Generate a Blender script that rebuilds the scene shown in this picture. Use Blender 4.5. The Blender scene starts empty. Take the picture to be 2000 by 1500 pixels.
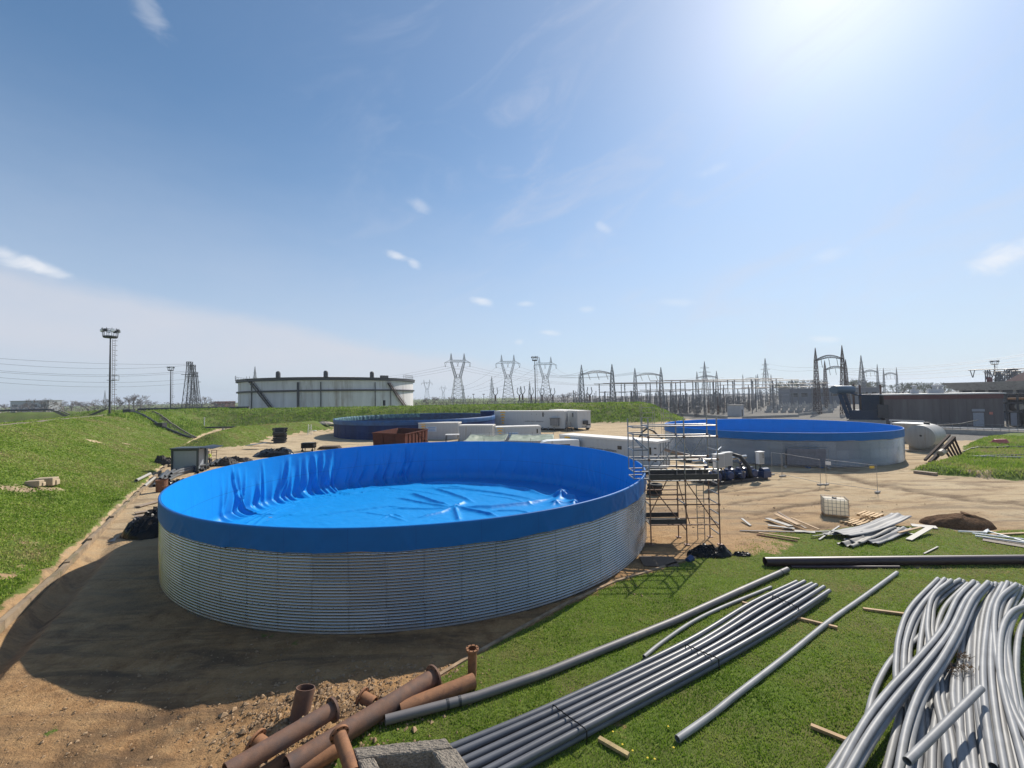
import bpy, math, random
import numpy as np
from mathutils import Vector, Matrix, noise as mnoise

random.seed(7)
rng = np.random.default_rng(7)
SC = bpy.context.scene
COL = SC.collection
R = math.radians

# ---------------------------------------------------------------- camera model
FPX = 825.0
PITCH, ROLL, HC = R(1.687), R(-0.999), 7.588
_f = Vector((0, math.cos(PITCH), math.sin(PITCH)))
_u0 = Vector((0, -math.sin(PITCH), math.cos(PITCH)))
_x0 = Vector((1, 0, 0))
CX = _x0 * math.cos(ROLL) + _u0 * math.sin(ROLL)
CU = _u0 * math.cos(ROLL) - _x0 * math.sin(ROLL)
CF = _f
CO = Vector((0, 0, HC))

def ray(px, py):
    return CX * ((px - 1000) / FPX) - CU * ((py - 750) / FPX) + CF

def G(px, py, z=0.0):
    """survey point: where the sight line meets the level z"""
    d = ray(px, py)
    t = (z - HC) / d.z
    return CO + d * t

def D(px, py, y):
    d = ray(px, py)
    return CO + d * (y / d.y)

def ZT(p, py):
    """height above p seen on row py"""
    k = (750 - py) / FPX
    a = p.x * CU.x + p.y * CU.y - k * (p.x * CF.x + p.y * CF.y)
    b = CU.z - k * CF.z
    return HC - a / b

def hyp(a, b):
    return math.hypot(a, b)

# ---------------------------------------------------------------- materials
MATS = {}
def nlink(nt, a, b):
    nt.links.new(a, b)

def mat(name, col, rough=0.6, metal=0.0, var=0.12, scale=3.0, bump=0.0, bscale=30.0, spec=0.5,
        stain=None, stain_amt=0.0, stain_scale=1.2, coat=0.0, streak=False, trans=0.0):
    if name in MATS:
        return MATS[name]
    m = bpy.data.materials.new(name)
    m.use_nodes = True
    nt = m.node_tree
    N = nt.nodes
    b = N['Principled BSDF']
    tc = N.new('ShaderNodeTexCoord')
    src = tc.outputs['Object']
    if streak:
        mp = N.new('ShaderNodeMapping'); mp.inputs['Scale'].default_value = (1, 1, 0.12)
        nlink(nt, src, mp.inputs['Vector']); ssrc = mp.outputs['Vector']
    else:
        ssrc = src
    nz = N.new('ShaderNodeTexNoise'); nz.inputs['Scale'].default_value = scale
    nz.inputs['Detail'].default_value = 6; nz.inputs['Roughness'].default_value = 0.65
    nlink(nt, ssrc, nz.inputs['Vector'])
    rp = N.new('ShaderNodeValToRGB')
    c = Vector(col)
    rp.color_ramp.elements[0].position = 0.3
    rp.color_ramp.elements[1].position = 0.7
    rp.color_ramp.elements[0].color = (*(c * (1 - var)), 1)
    rp.color_ramp.elements[1].color = (*(c * (1 + var)), 1)
    nlink(nt, nz.outputs['Fac'], rp.inputs['Fac'])
    out = rp.outputs['Color']
    if stain:
        n2 = N.new('ShaderNodeTexNoise'); n2.inputs['Scale'].default_value = stain_scale
        n2.inputs['Detail'].default_value = 8; n2.inputs['Roughness'].default_value = 0.7
        nlink(nt, ssrc, n2.inputs['Vector'])
        r2 = N.new('ShaderNodeValToRGB')
        r2.color_ramp.elements[0].position = 0.62 - 0.3 * stain_amt
        r2.color_ramp.elements[1].position = 0.80 - 0.2 * stain_amt
        nlink(nt, n2.outputs['Fac'], r2.inputs['Fac'])
        mx = N.new('ShaderNodeMixRGB')
        nlink(nt, r2.outputs['Color'], mx.inputs['Fac'])
        nlink(nt, out, mx.inputs['Color1'])
        mx.inputs['Color2'].default_value = (*stain, 1)
        out = mx.outputs['Color']
    nlink(nt, out, b.inputs['Base Color'])
    b.inputs['Roughness'].default_value = rough
    b.inputs['Metallic'].default_value = metal
    b.inputs['Specular IOR Level'].default_value = spec
    b.inputs['Coat Weight'].default_value = coat
    if bump:
        n3 = N.new('ShaderNodeTexNoise'); n3.inputs['Scale'].default_value = bscale
        n3.inputs['Detail'].default_value = 5
        nlink(nt, src, n3.inputs['Vector'])
        bp = N.new('ShaderNodeBump'); bp.inputs['Strength'].default_value = bump
        bp.inputs['Distance'].default_value = 0.03
        nlink(nt, n3.outputs['Fac'], bp.inputs['Height'])
        nlink(nt, bp.outputs['Normal'], b.inputs['Normal'])
    if trans:
        tr = N.new('ShaderNodeBsdfTranslucent')
        nlink(nt, out, tr.inputs['Color'])
        ms = N.new('ShaderNodeMixShader'); ms.inputs[0].default_value = trans
        o = N['Material Output']
        nlink(nt, b.outputs[0], ms.inputs[1]); nlink(nt, tr.outputs[0], ms.inputs[2])
        nlink(nt, ms.outputs[0], o.inputs['Surface'])
    MATS[name] = m
    return m

# ---------------------------------------------------------------- mesh builder
class MB:
    def __init__(s):
        s.v = []; s.f = []
    def add(s, vs, fs):
        o = len(s.v)
        s.v.extend([tuple(p) for p in vs])
        s.f.extend([tuple(i + o for i in f) for f in fs])
        return s
    def box(s, c, d, rz=0.0, M=None):
        c = Vector(c); hx, hy, hz = d[0] / 2, d[1] / 2, d[2] / 2
        m = M if M is not None else Matrix.Rotation(rz, 3, 'Z')
        vs = [c + m @ Vector((sx * hx, sy * hy, sz * hz)) for sz in (-1, 1) for sy in (-1, 1) for sx in (-1, 1)]
        return s.add(vs, [(0, 2, 3, 1), (4, 5, 7, 6), (0, 1, 5, 4), (2, 6, 7, 3), (0, 4, 6, 2), (1, 3, 7, 5)])
    def bar(s, a, b, w, h=None, up=(0, 0, 1)):
        a = Vector(a); b = Vector(b); h = h or w
        z = (b - a)
        L = z.length
        if L < 1e-6: return s
        z.normalize(); up = Vector(up)
        if abs(z.dot(up)) > 0.99: up = Vector((0, 1, 0))
        x = z.cross(up).normalized(); y = x.cross(z)
        vs = []
        for p in (a, b):
            for sx, sy in ((-1, -1), (1, -1), (1, 1), (-1, 1)):
                vs.append(p + x * sx * w / 2 + y * sy * h / 2)
        return s.add(vs, [(3, 2, 1, 0), (4, 5, 6, 7), (0, 1, 5, 4), (1, 2, 6, 5), (2, 3, 7, 6), (3, 0, 4, 7)])
    def tri(s, a, b, r):
        """thin three-sided rod"""
        a = Vector(a); b = Vector(b); z = b - a
        if z.length < 1e-6: return s
        z.normalize(); up = Vector((0, 0, 1)) if abs(z.z) < 0.95 else Vector((1, 0, 0))
        x = z.cross(up).normalized(); y = x.cross(z)
        vs = []
        for p in (a, b):
            for k in range(3):
                t = k * 2.0944
                vs.append(p + x * r * math.cos(t) + y * r * math.sin(t))
        return s.add(vs, [(0, 1, 4, 3), (1, 2, 5, 4), (2, 0, 3, 5)])
    def tube(s, pts, r, n=10, cap=True, inner=0.0):
        pts = [Vector(p) for p in pts]; k = len(pts)
        rr = r if isinstance(r, (list, tuple)) else [r] * k
        tang = []
        for i in range(k):
            t = pts[min(i + 1, k - 1)] - pts[max(i - 1, 0)]
            tang.append(t.normalized())
        up = Vector((0, 0, 1)) if abs(tang[0].z) < 0.9 else Vector((1, 0, 0))
        x = tang[0].cross(up).normalized()
        rings = []
        for i in range(k):
            x = (x - tang[i] * x.dot(tang[i])).normalized()
            y = tang[i].cross(x)
            rings.append([pts[i] + (x * math.cos(2 * math.pi * j / n) + y * math.sin(2 * math.pi * j / n)) * rr[i] for j in range(n)])
        vs = [p for rg in rings for p in rg]
        fs = []
        for i in range(k - 1):
            for j in range(n):
                a, b = i * n + j, i * n + (j + 1) % n
                fs.append((a, b, b + n, a + n))
        if inner:
            o = len(vs)
            ins = []
            for i in range(k):
                c = pts[i]
                ins.append([c + (p - c) * inner for p in rings[i]])
            vs += [p for rg in ins for p in rg]
            for i in range(k - 1):
                for j in range(n):
                    a, b = o + i * n + j, o + i * n + (j + 1) % n
                    fs.append((b, a, a + n, b + n))
            e = (k - 1) * n
            for j in range(n):
                j2 = (j + 1) % n
                fs.append((j2, j, o + j, o + j2))
                fs.append((e + j, e + j2, o + e + j2, o + e + j))
        elif cap:
            fs.append(tuple(range(n - 1, -1, -1)))
            fs.append(tuple((k - 1) * n + j for j in range(n)))
        return s.add(vs, fs)
    def lathe(s, prof, n=48, c=(0, 0, 0), a0=0.0, a1=None):
        c = Vector(c); full = a1 is None
        a1 = a0 + 2 * math.pi if full else a1
        m = n if full else n + 1
        vs = []
        for r, z in prof:
            for j in range(m):
                a = a0 + (a1 - a0) * j / n
                vs.append((c.x + r * math.cos(a), c.y + r * math.sin(a), c.z + z))
        fs = []
        for i in range(len(prof) - 1):
            for j in range(n):
                j2 = (j + 1) % m
                fs.append((i * m + j, i * m + j2, (i + 1) * m + j2, (i + 1) * m + j))
        return s.add(vs, fs)
    def grid(s, nx, ny, fn):
        vs = [fn(i / nx, j / ny) for j in range(ny + 1) for i in range(nx + 1)]
        fs = []
        for j in range(ny):
            for i in range(nx):
                a = j * (nx + 1) + i
                fs.append((a, a + 1, a + nx + 2, a + nx + 1))
        return s.add(vs, fs)
    def prism(s, poly, z0, z1):
        n = len(poly)
        vs = [(p[0], p[1], z0) for p in poly] + [(p[0], p[1], z1) for p in poly]
        fs = [tuple(range(n - 1, -1, -1)), tuple(range(n, 2 * n))]
        fs += [(i, (i + 1) % n, n + (i + 1) % n, n + i) for i in range(n)]
        return s.add(vs, fs)
    def build(s, name, m, parent=None, smooth=False, loc=None, rz=0.0, bevel=0.0, solid=0.0, world=False):
        """one mesh object; top-level ones get their origin at the foot of the mesh; world=True: coordinates are world ones"""
        V = np.array(s.v, dtype=np.float64).reshape(-1, 3)
        o_loc = Vector((0, 0, 0))
        if parent is None and loc is None and len(V):
            mn, mx = V.min(0), V.max(0)
            o_loc = Vector(((mn[0] + mx[0]) / 2, (mn[1] + mx[1]) / 2, mn[2]))
            V = V - np.array(o_loc)
        elif parent is not None and world:
            pl = parent.matrix_local if parent.parent is None else (parent.parent.matrix_local @ parent.matrix_local)
            iv = np.array(pl.inverted())
            V = V @ iv[:3, :3].T + iv[:3, 3]
        elif loc is not None:
            o_loc = Vector(loc)
        me = bpy.data.meshes.new(name)
        me.from_pydata(V.tolist(), [], s.f)
        me.validate(clean_customdata=False)
        if smooth:
            me.shade_smooth()
        if m is not None:
            me.materials.append(m)
        o = bpy.data.objects.new(name, me)
        COL.objects.link(o)
        o.location = o_loc
        o.rotation_euler = (0, 0, rz)
        if parent is not None:
            o.parent = parent
        if bevel:
            md = o.modifiers.new('bevel', 'BEVEL'); md.width = bevel; md.segments = 2; md.limit_method = 'ANGLE'
        if solid:
            md = o.modifiers.new('solid', 'SOLIDIFY'); md.thickness = solid; md.offset = 0
        return o

def smooth_angle(o, deg=35):
    me = o.data
    me.shade_smooth()
    try:
        me.set_sharp_from_angle(angle=R(deg))
    except Exception:
        pass
    return o

def tag(o, label=None, cat=None, group=None, kind=None):
    if label: o['label'] = label
    if cat: o['category'] = cat
    if group: o['group'] = group
    if kind: o['kind'] = kind
    return o

def thing(name, label, cat, loc=(0, 0, 0), rz=0.0, group=None):
    o = bpy.data.objects.new(name, None)
    COL.objects.link(o)
    o.location = loc; o.rotation_euler = (0, 0, rz)
    o.empty_display_size = 0.3
    bpy.context.view_layer.update() if False else None
    o.matrix_local = Matrix.Translation(Vector(loc)) @ Matrix.Rotation(rz, 4, 'Z')
    return tag(o, label, cat, group)

KIDS = {}
def kids(o):
    return [c for c in bpy.data.objects if c.parent is o]

def dup(root, loc=None, rz=None, label=None, group=None, scale=None, parent=None):
    r = root.copy(); COL.objects.link(r)
    if parent is not None: r.parent = parent
    if loc is not None: r.location = loc
    if rz is not None: r.rotation_euler = (0, 0, rz)
    if scale is not None: r.scale = scale if hasattr(scale, '__len__') else (scale,) * 3
    if label: r['label'] = label
    if group: r['group'] = group
    for c in list(root.children):
        dup(c, parent=r)
    return r

def lattice(mb, a, wa, b, wb, n, leg=0.09, br=0.045, dirx=(1, 0, 0), diry=(0, 1, 0), box=True):
    """four-legged braced mast from a (half width wa) to b (half width wb)"""
    a = Vector(a); b = Vector(b); dx = Vector(dirx); dy = Vector(diry)
    def cor(t):
        c = a.lerp(b, t); w = wa + (wb - wa) * t
        return [c + dx * sx * w + dy * sy * w for sx, sy in ((-1, -1), (1, -1), (1, 1), (-1, 1))]
    c0 = cor(0); c1 = cor(1)
    for k in range(4):
        mb.bar(c0[k], c1[k], leg)
    prev = c0
    for i in range(n):
        # panels shorten towards the narrow end
        t = (i + 1) / n
        cur = cor(t)
        for k in range(4):
            k2 = (k + 1) % 4
            mb.tri(prev[k], cur[k2], br); mb.tri(prev[k2], cur[k], br)
            mb.tri(cur[k], cur[k2], br)
        prev = cur
    return mb

def text_mesh(name, body, size, m, parent, loc, rot, extrude=0.004):
    cu = bpy.data.curves.new(name, 'FONT')
    cu.body = body; cu.size = size; cu.extrude = extrude; cu.align_x = 'CENTER'; cu.align_y = 'CENTER'
    o = bpy.data.objects.new(name + '_src', cu)
    COL.objects.link(o)
    dg = bpy.context.evaluated_depsgraph_get()
    me = bpy.data.meshes.new_from_object(o.evaluated_get(dg))
    bpy.data.objects.remove(o); bpy.data.curves.remove(cu)
    me.name = name
    me.materials.clear(); me.materials.append(m)
    q = bpy.data.objects.new(name, me)
    COL.objects.link(q); q.parent = parent
    q.location = loc; q.rotation_euler = rot
    return q
# ---------------------------------------------------------------- camera, sun, sky
cam = bpy.data.cameras.new('camera')
cam.sensor_width = 36.0; cam.sensor_fit = 'HORIZONTAL'; cam.lens = 36.0 * FPX / 2000.0
cam.clip_start = 0.1; cam.clip_end = 20000
co = bpy.data.objects.new('camera', cam); COL.objects.link(co)
co.matrix_world = Matrix(((CX.x, CU.x, -CF.x, CO.x), (CX.y, CU.y, -CF.y, CO.y), (CX.z, CU.z, -CF.z, CO.z), (0, 0, 0, 1)))
SC.camera = co

SUN = Vector((math.sin(R(39.6)) * math.cos(R(41.1)), math.cos(R(39.6)) * math.cos(R(41.1)), math.sin(R(41.1))))
SUN_EL = math.asin(SUN.z)
SUN_AZ = math.atan2(SUN.x, SUN.y)
sl = bpy.data.lights.new('sun', 'SUN'); sl.energy = 5.0; sl.angle = R(0.53); sl.color = (1.0, 0.93, 0.82)
so = bpy.data.objects.new('sun', sl); COL.objects.link(so)
so.rotation_euler = (-SUN).to_track_quat('-Z', 'Y').to_euler()
so.location = (30, 40, 60)

W = bpy.data.worlds.new('World'); SC.world = W; W.use_nodes = True
nt = W.node_tree; N = nt.nodes
for n in list(N): N.remove(n)
def val(x):
    if isinstance(x, (int, float)):
        v = N.new('ShaderNodeValue'); v.outputs[0].default_value = x; return v.outputs[0]
    return x
def M(op, a, b=None, c=None, clamp=False):
    n = N.new('ShaderNodeMath'); n.operation = op; n.use_clamp = clamp
    for i, x in enumerate((a, b, c)):
        if x is None: continue
        if isinstance(x, (int, float)): n.inputs[i].default_value = x
        else: nt.links.new(x, n.inputs[i])
    return n.outputs[0]
def ramp(x, a, b):
    n = N.new('ShaderNodeMapRange'); n.interpolation_type = 'SMOOTHSTEP'
    nt.links.new(x, n.inputs['Value'])
    n.inputs['From Min'].default_value = a; n.inputs['From Max'].default_value = b
    return n.outputs['Result']
def mixc(f, a, b, blend='MIX'):
    n = N.new('ShaderNodeMixRGB'); n.blend_type = blend
    if isinstance(f, (int, float)): n.inputs[0].default_value = f
    else: nt.links.new(f, n.inputs[0])
    for i, x in ((1, a), (2, b)):
        if isinstance(x, tuple): n.inputs[i].default_value = (*x, 1)
        else: nt.links.new(x, n.inputs[i])
    return n.outputs[0]
tc = N.new('ShaderNodeTexCoord'); DIR = tc.outputs['Generated']
sky = N.new('ShaderNodeTexSky'); sky.sky_type = 'NISHITA'; sky.sun_disc = False
sky.sun_elevation = SUN_EL; sky.sun_rotation = SUN_AZ; sky.altitude = 20
sky.air_density = 1.0; sky.dust_density = 0.42; sky.ozone_density = 2.0
sx = N.new('ShaderNodeSeparateXYZ'); nt.links.new(DIR, sx.inputs[0])
dx, dy, dz = sx.outputs
az = M('MULTIPLY', M('ARCTAN2', dx, dy), 57.29578)
el = M('MULTIPLY', M('ARCSINE', dz), 57.29578)
# light scattered by thin air round the sun
dt = N.new('ShaderNodeVectorMath'); dt.operation = 'DOT_PRODUCT'
nt.links.new(DIR, dt.inputs[0]); dt.inputs[1].default_value = SUN
ang = M('MULTIPLY', M('ARCCOSINE', M('MINIMUM', dt.outputs['Value'], 0.999999)), 57.29578)
g1 = M('EXPONENT', M('MULTIPLY', M('POWER', M('DIVIDE', ang, 8.5), 2.0), -1.0))
g2 = M('EXPONENT', M('DIVIDE', ang, -20.0))
g3 = M('EXPONENT', M('DIVIDE', ang, -42.0))
STR = 0.085
def sc3(c, k): return tuple(x * k * 0.92 / STR for x in c)
tint = mixc(1.0, sky.outputs[0], (0.77, 1.20, 1.36), 'MULTIPLY')
def addg(base, fac, c):
    return mixc(fac, base, mixc(1.0, base, c, 'ADD'))
tint = mixc(g3, tint, mixc(1.0, sky.outputs[0], (0.92, 0.95, 1.02), 'MULTIPLY'))
c0 = addg(tint, g1, sc3((1.0, 1.0, 0.98), 0.13))
c0 = addg(c0, g2, sc3((1.0, 0.98, 1.0), 0.06))
c0 = addg(c0, g3, sc3((0.90, 0.95, 1.05), 0.135))
# high thin cirrus veil near the skyline, thicker to the left, plus small fair-weather clouds
def nz(scale, vec, detail=6, rough=0.6, dist=0.0):
    n = N.new('ShaderNodeTexNoise'); n.inputs['Scale'].default_value = scale
    n.inputs['Detail'].default_value = detail; n.inputs['Roughness'].default_value = rough
    n.inputs['Distortion'].default_value = dist
    nt.links.new(vec, n.inputs['Vector']); return n.outputs['Fac']
cv = N.new('ShaderNodeCombineXYZ')
nt.links.new(M('MULTIPLY', az, 0.035), cv.inputs[0]); nt.links.new(M('MULTIPLY', el, 0.09), cv.inputs[1])
CV = cv.outputs[0]
veil = ramp(M('ADD', el, M('MULTIPLY', M('SUBTRACT', nz(1.6, CV, 5), 0.5), 7.0)), 34.0, -2.0)
c1 = mixc(M('MULTIPLY', veil, 0.80), c0, sc3((0.57, 0.625, 0.75), 1.0))
# cirrus bank low on the left: upper edge slants down to the right
edge = M('ADD', M('ADD', M('MULTIPLY', az, -0.155), 4.4), M('MULTIPLY', M('SUBTRACT', nz(2.2, CV, 6), 0.5), 4.0))
bank = M('MULTIPLY', ramp(M('SUBTRACT', el, edge), 0.9, -1.6), ramp(M('SUBTRACT', el, M('MULTIPLY', edge, 0.45)), -4.5, 1.0))
bank = M('MULTIPLY', bank, ramp(az, 22.0, -12.0))
c1 = mixc(M('MULTIPLY', bank, M('ADD', 0.36, M('MULTIPLY', nz(3.0, CV, 7), 0.55))), c1, sc3((0.66, 0.67, 0.73), 1.0))
# faint combed wisps high up
wv = N.new('ShaderNodeCombineXYZ'); nt.links.new(M('ADD', M('MULTIPLY', az, 0.03), M('MULTIPLY', el, 0.035)), wv.inputs[0]); nt.links.new(M('SUBTRACT', M('MULTIPLY', el, 0.11), M('MULTIPLY', az, 0.05)), wv.inputs[1])
wisp = M('MULTIPLY', ramp(nz(1.3, wv.outputs[0], 9, 0.62, 1.2), 0.46, 0.80), ramp(az, -38.0, 8.0))
c1 = mixc(M('MULTIPLY', wisp, 0.36), c1, sc3((0.64, 0.67, 0.78), 1.0))
def pa(px, py):
    d = ray(px, py).normalized()
    return math.degrees(math.atan2(d.x, d.y)), math.degrees(math.asin(d.z))
cw = N.new('ShaderNodeCombineXYZ')
nt.links.new(M('MULTIPLY', az, 0.22), cw.inputs[0]); nt.links.new(M('MULTIPLY', el, 0.42), cw.inputs[1])
n_small = nz(1.5, cw.outputs[0], 8, 0.62, 0.6)
for (px, py, wa, we, k, tilt) in [(20, 505, 2.6, 1.0, 1.0, -.22), (90, 525, 2.2, .8, .9, -.3), (775, 500, 2.0, .75, .75, -.3), (808, 515, 1.3, .8, .8, -.3),
        (945, 590, 2.0, .8, .85, -.2), (1030, 594, 1.6, .5, .5, 0), (1075, 650, 2.0, .5, .6, -.1), (1015, 668, .9, .5, .4, 0),
        (1965, 498, 3.4, 1.4, 1.0, .25), (1180, 445, 1.6, .9, .4, -.5), (820, 402, 2.0, 1.0, .4, -.2), (1320, 590, 3, .7, .35, -.1),
        (1615, 662, 1.8, .5, .5, -.1), (1145, 605, 1.4, .6, .35, 0), (1620, 498, 2.2, 1.0, .3, 0), (285, 15, 2.5, 1.8, .35, -.6), (1390, 332, 2.5, .8, .25, .1)]:
    a0, e0 = pa(px, py)
    da = M('SUBTRACT', az, a0); de = M('SUBTRACT', M('SUBTRACT', el, e0), M('MULTIPLY', da, tilt))
    q = M('ADD', M('POWER', M('DIVIDE', da, wa), 2.0), M('POWER', M('DIVIDE', de, we), 2.0))
    msk = M('EXPONENT', M('MULTIPLY', q, -1.0))
    f = ramp(M('ADD', M('MULTIPLY', msk, 0.62), M('MULTIPLY', n_small, 0.75)), 0.60, 1.12)
    c1 = mixc(M('MULTIPLY', M('MULTIPLY', f, ramp(msk, 0.02, 0.3)), 0.75 * k), c1, sc3((0.88, 0.89, 0.92), 1.0))
bg = N.new('ShaderNodeBackground'); bg.inputs['Strength'].default_value = STR
nt.links.new(c1, bg.inputs['Color'])
ow = N.new('ShaderNodeOutputWorld'); nt.links.new(bg.outputs[0], ow.inputs['Surface'])

SC.view_settings.view_transform = 'Standard'; SC.view_settings.look = 'None'
SC.view_settings.exposure = 0.2; SC.view_settings.gamma = 1.0
SC.cycles.max_bounces = 6; SC.cycles.diffuse_bounces = 3; SC.cycles.glossy_bounces = 3
SC.cycles.transparent_max_bounces = 6
try:
    SC.cycles.use_denoising = True
    SC.cycles.denoiser = 'OPENIMAGEDENOISE'
    SC.cycles.denoising_input_passes = 'RGB_ALBEDO_NORMAL'
    SC.cycles.denoising_prefilter = 'ACCURATE'
    SC.cycles.use_adaptive_sampling = False
    SC.cycles.sample_clamp_indirect = 2.0
    SC.cycles.blur_glossy = 1.0
except Exception:
    pass
# ---------------------------------------------------------------- terrain
def P2(lst, z=0.0):
    return np.array([[G(a, b, z).x, G(a, b, z).y] for a, b in lst])

KERB_PX = [(0, 1232), (53, 1184), (112, 1128), (187, 1051), (235, 1000), (280, 957), (325, 912), (352, 884), (378, 862)]
kerb = P2(KERB_PX)
d0 = kerb[0] - kerb[1]; d0 /= np.linalg.norm(d0)
FOOT = np.vstack([kerb[0] + d0 * 40, kerb, [[-71, 98], [-79, 114]]])
LAWN = P2([(655, 1500), (700, 1445), (745, 1405), (830, 1338), (905, 1292), (1000, 1238), (1100, 1183), (1200, 1137), (1300, 1107), (1350, 1092), (1400, 1075), (1440, 1050),
           (1500, 1040), (1600, 1036), (1700, 1024), (1840, 1030), (1880, 1040), (2000, 1034), (2200, 1030), (2600, 1035), (2600, 1500), (2300, 1700)])
LAWN = np.vstack([LAWN, [[9, 2], [2, 3], [-2.6, 6.5]]])
RLAWN = P2([(1778, 918), (1830, 905), (1872, 893), (1882, 872), (1905, 862), (1950, 852), (2010, 850), (2300, 842), (2300, 945), (2010, 940), (1900, 935), (1830, 928)])
ROAD = np.array([[52, 74], [75, 64], [140, 40], [150, 54], [82, 80], [60, 92], [56, 84]])
CONC = P2([(480, 880), (520, 862), (600, 848), (660, 838), (800, 836), (900, 838), (980, 846), (880, 870), (700, 880), (560, 900)])
BERM = np.array([[-230, 165], [-98, 128], [-40, 126], [5, 126], [36, 122.0]])
SPUR = np.array([[-49.0, 71], [-54.5, 85], [-49, 103]])

MUD = [P2([(1640, 928), (1700, 944), (1780, 958), (1880, 974), (2060, 992)]), P2([(60, 1530), (150, 1455), (260, 1415), (330, 1398)]), P2([(180, 1530), (260, 1470), (340, 1430), (420, 1402)]), P2([(1470, 1005), (1540, 990), (1640, 975)]), P2([(1560, 1026), (1640, 1030), (1730, 1024)]), P2([(1420, 985), (1560, 962), (1640, 950)]), P2([(1330, 965), (1420, 960), (1500, 948)])]
MUDW = [.75, .45, .35, .3, .5, .22, .25]
def seg_dist(X, Y, poly, closed=True):
    n = len(poly); best = np.full(X.shape, 1e9); sgn = np.zeros(X.shape)
    for i in range(n if closed else n - 1):
        a = poly[i]; b = poly[(i + 1) % n]; e = b - a; L2 = (e ** 2).sum() + 1e-12
        t = np.clip(((X - a[0]) * e[0] + (Y - a[1]) * e[1]) / L2, 0, 1)
        d = np.hypot(X - a[0] - t * e[0], Y - a[1] - t * e[1])
        c = e[0] * (Y - a[1]) - e[1] * (X - a[0])
        m = d < best - 1e-9
        best = np.where(m, d, best); sgn = np.where(m, np.sign(c), sgn)
    return best, sgn
def inside(X, Y, poly):
    r = np.zeros(X.shape, bool); n = len(poly)
    for i in range(n):
        x1, y1 = poly[i]; x2, y2 = poly[(i + 1) % n]
        c = ((y1 > Y) != (y2 > Y)) & (X < (x2 - x1) * (Y - y1) / (y2 - y1 + 1e-12) + x1)
        r ^= c
    return r
def sdp(X, Y, poly):
    d, _ = seg_dist(X, Y, poly)
    return np.where(inside(X, Y, poly), d, -d)     # positive inside
def vnoise(X, Y, seed=0):
    xi = np.floor(X).astype(np.int64); yi = np.floor(Y).astype(np.int64)
    fx = X - xi; fy = Y - yi
    fx = fx * fx * (3 - 2 * fx); fy = fy * fy * (3 - 2 * fy)
    def h(a, b):
        k = (a * 374761393 + b * 668265263 + seed * 1442695041) & 0x7fffffff
        k = ((k ^ (k >> 13)) * 1274126177) & 0x7fffffff
        return ((k ^ (k >> 16)) & 0xffff) / 65535.0
    return (h(xi, yi) * (1 - fx) + h(xi + 1, yi) * fx) * (1 - fy) + (h(xi, yi + 1) * (1 - fx) + h(xi + 1, yi + 1) * fx) * fy
def fbm(X, Y, seed=0, o=4):
    s = 0; a = 0.5
    for k in range(o):
        s = s + a * vnoise(X * 2 ** k, Y * 2 ** k, seed + k * 17); a *= 0.5
    return s - 0.5 * (1 - 0.5 ** o)
def S01(t):
    t = np.clip(t, 0, 1)
    return 0.55 * t + 0.45 * t * t * (3 - 2 * t)

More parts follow.
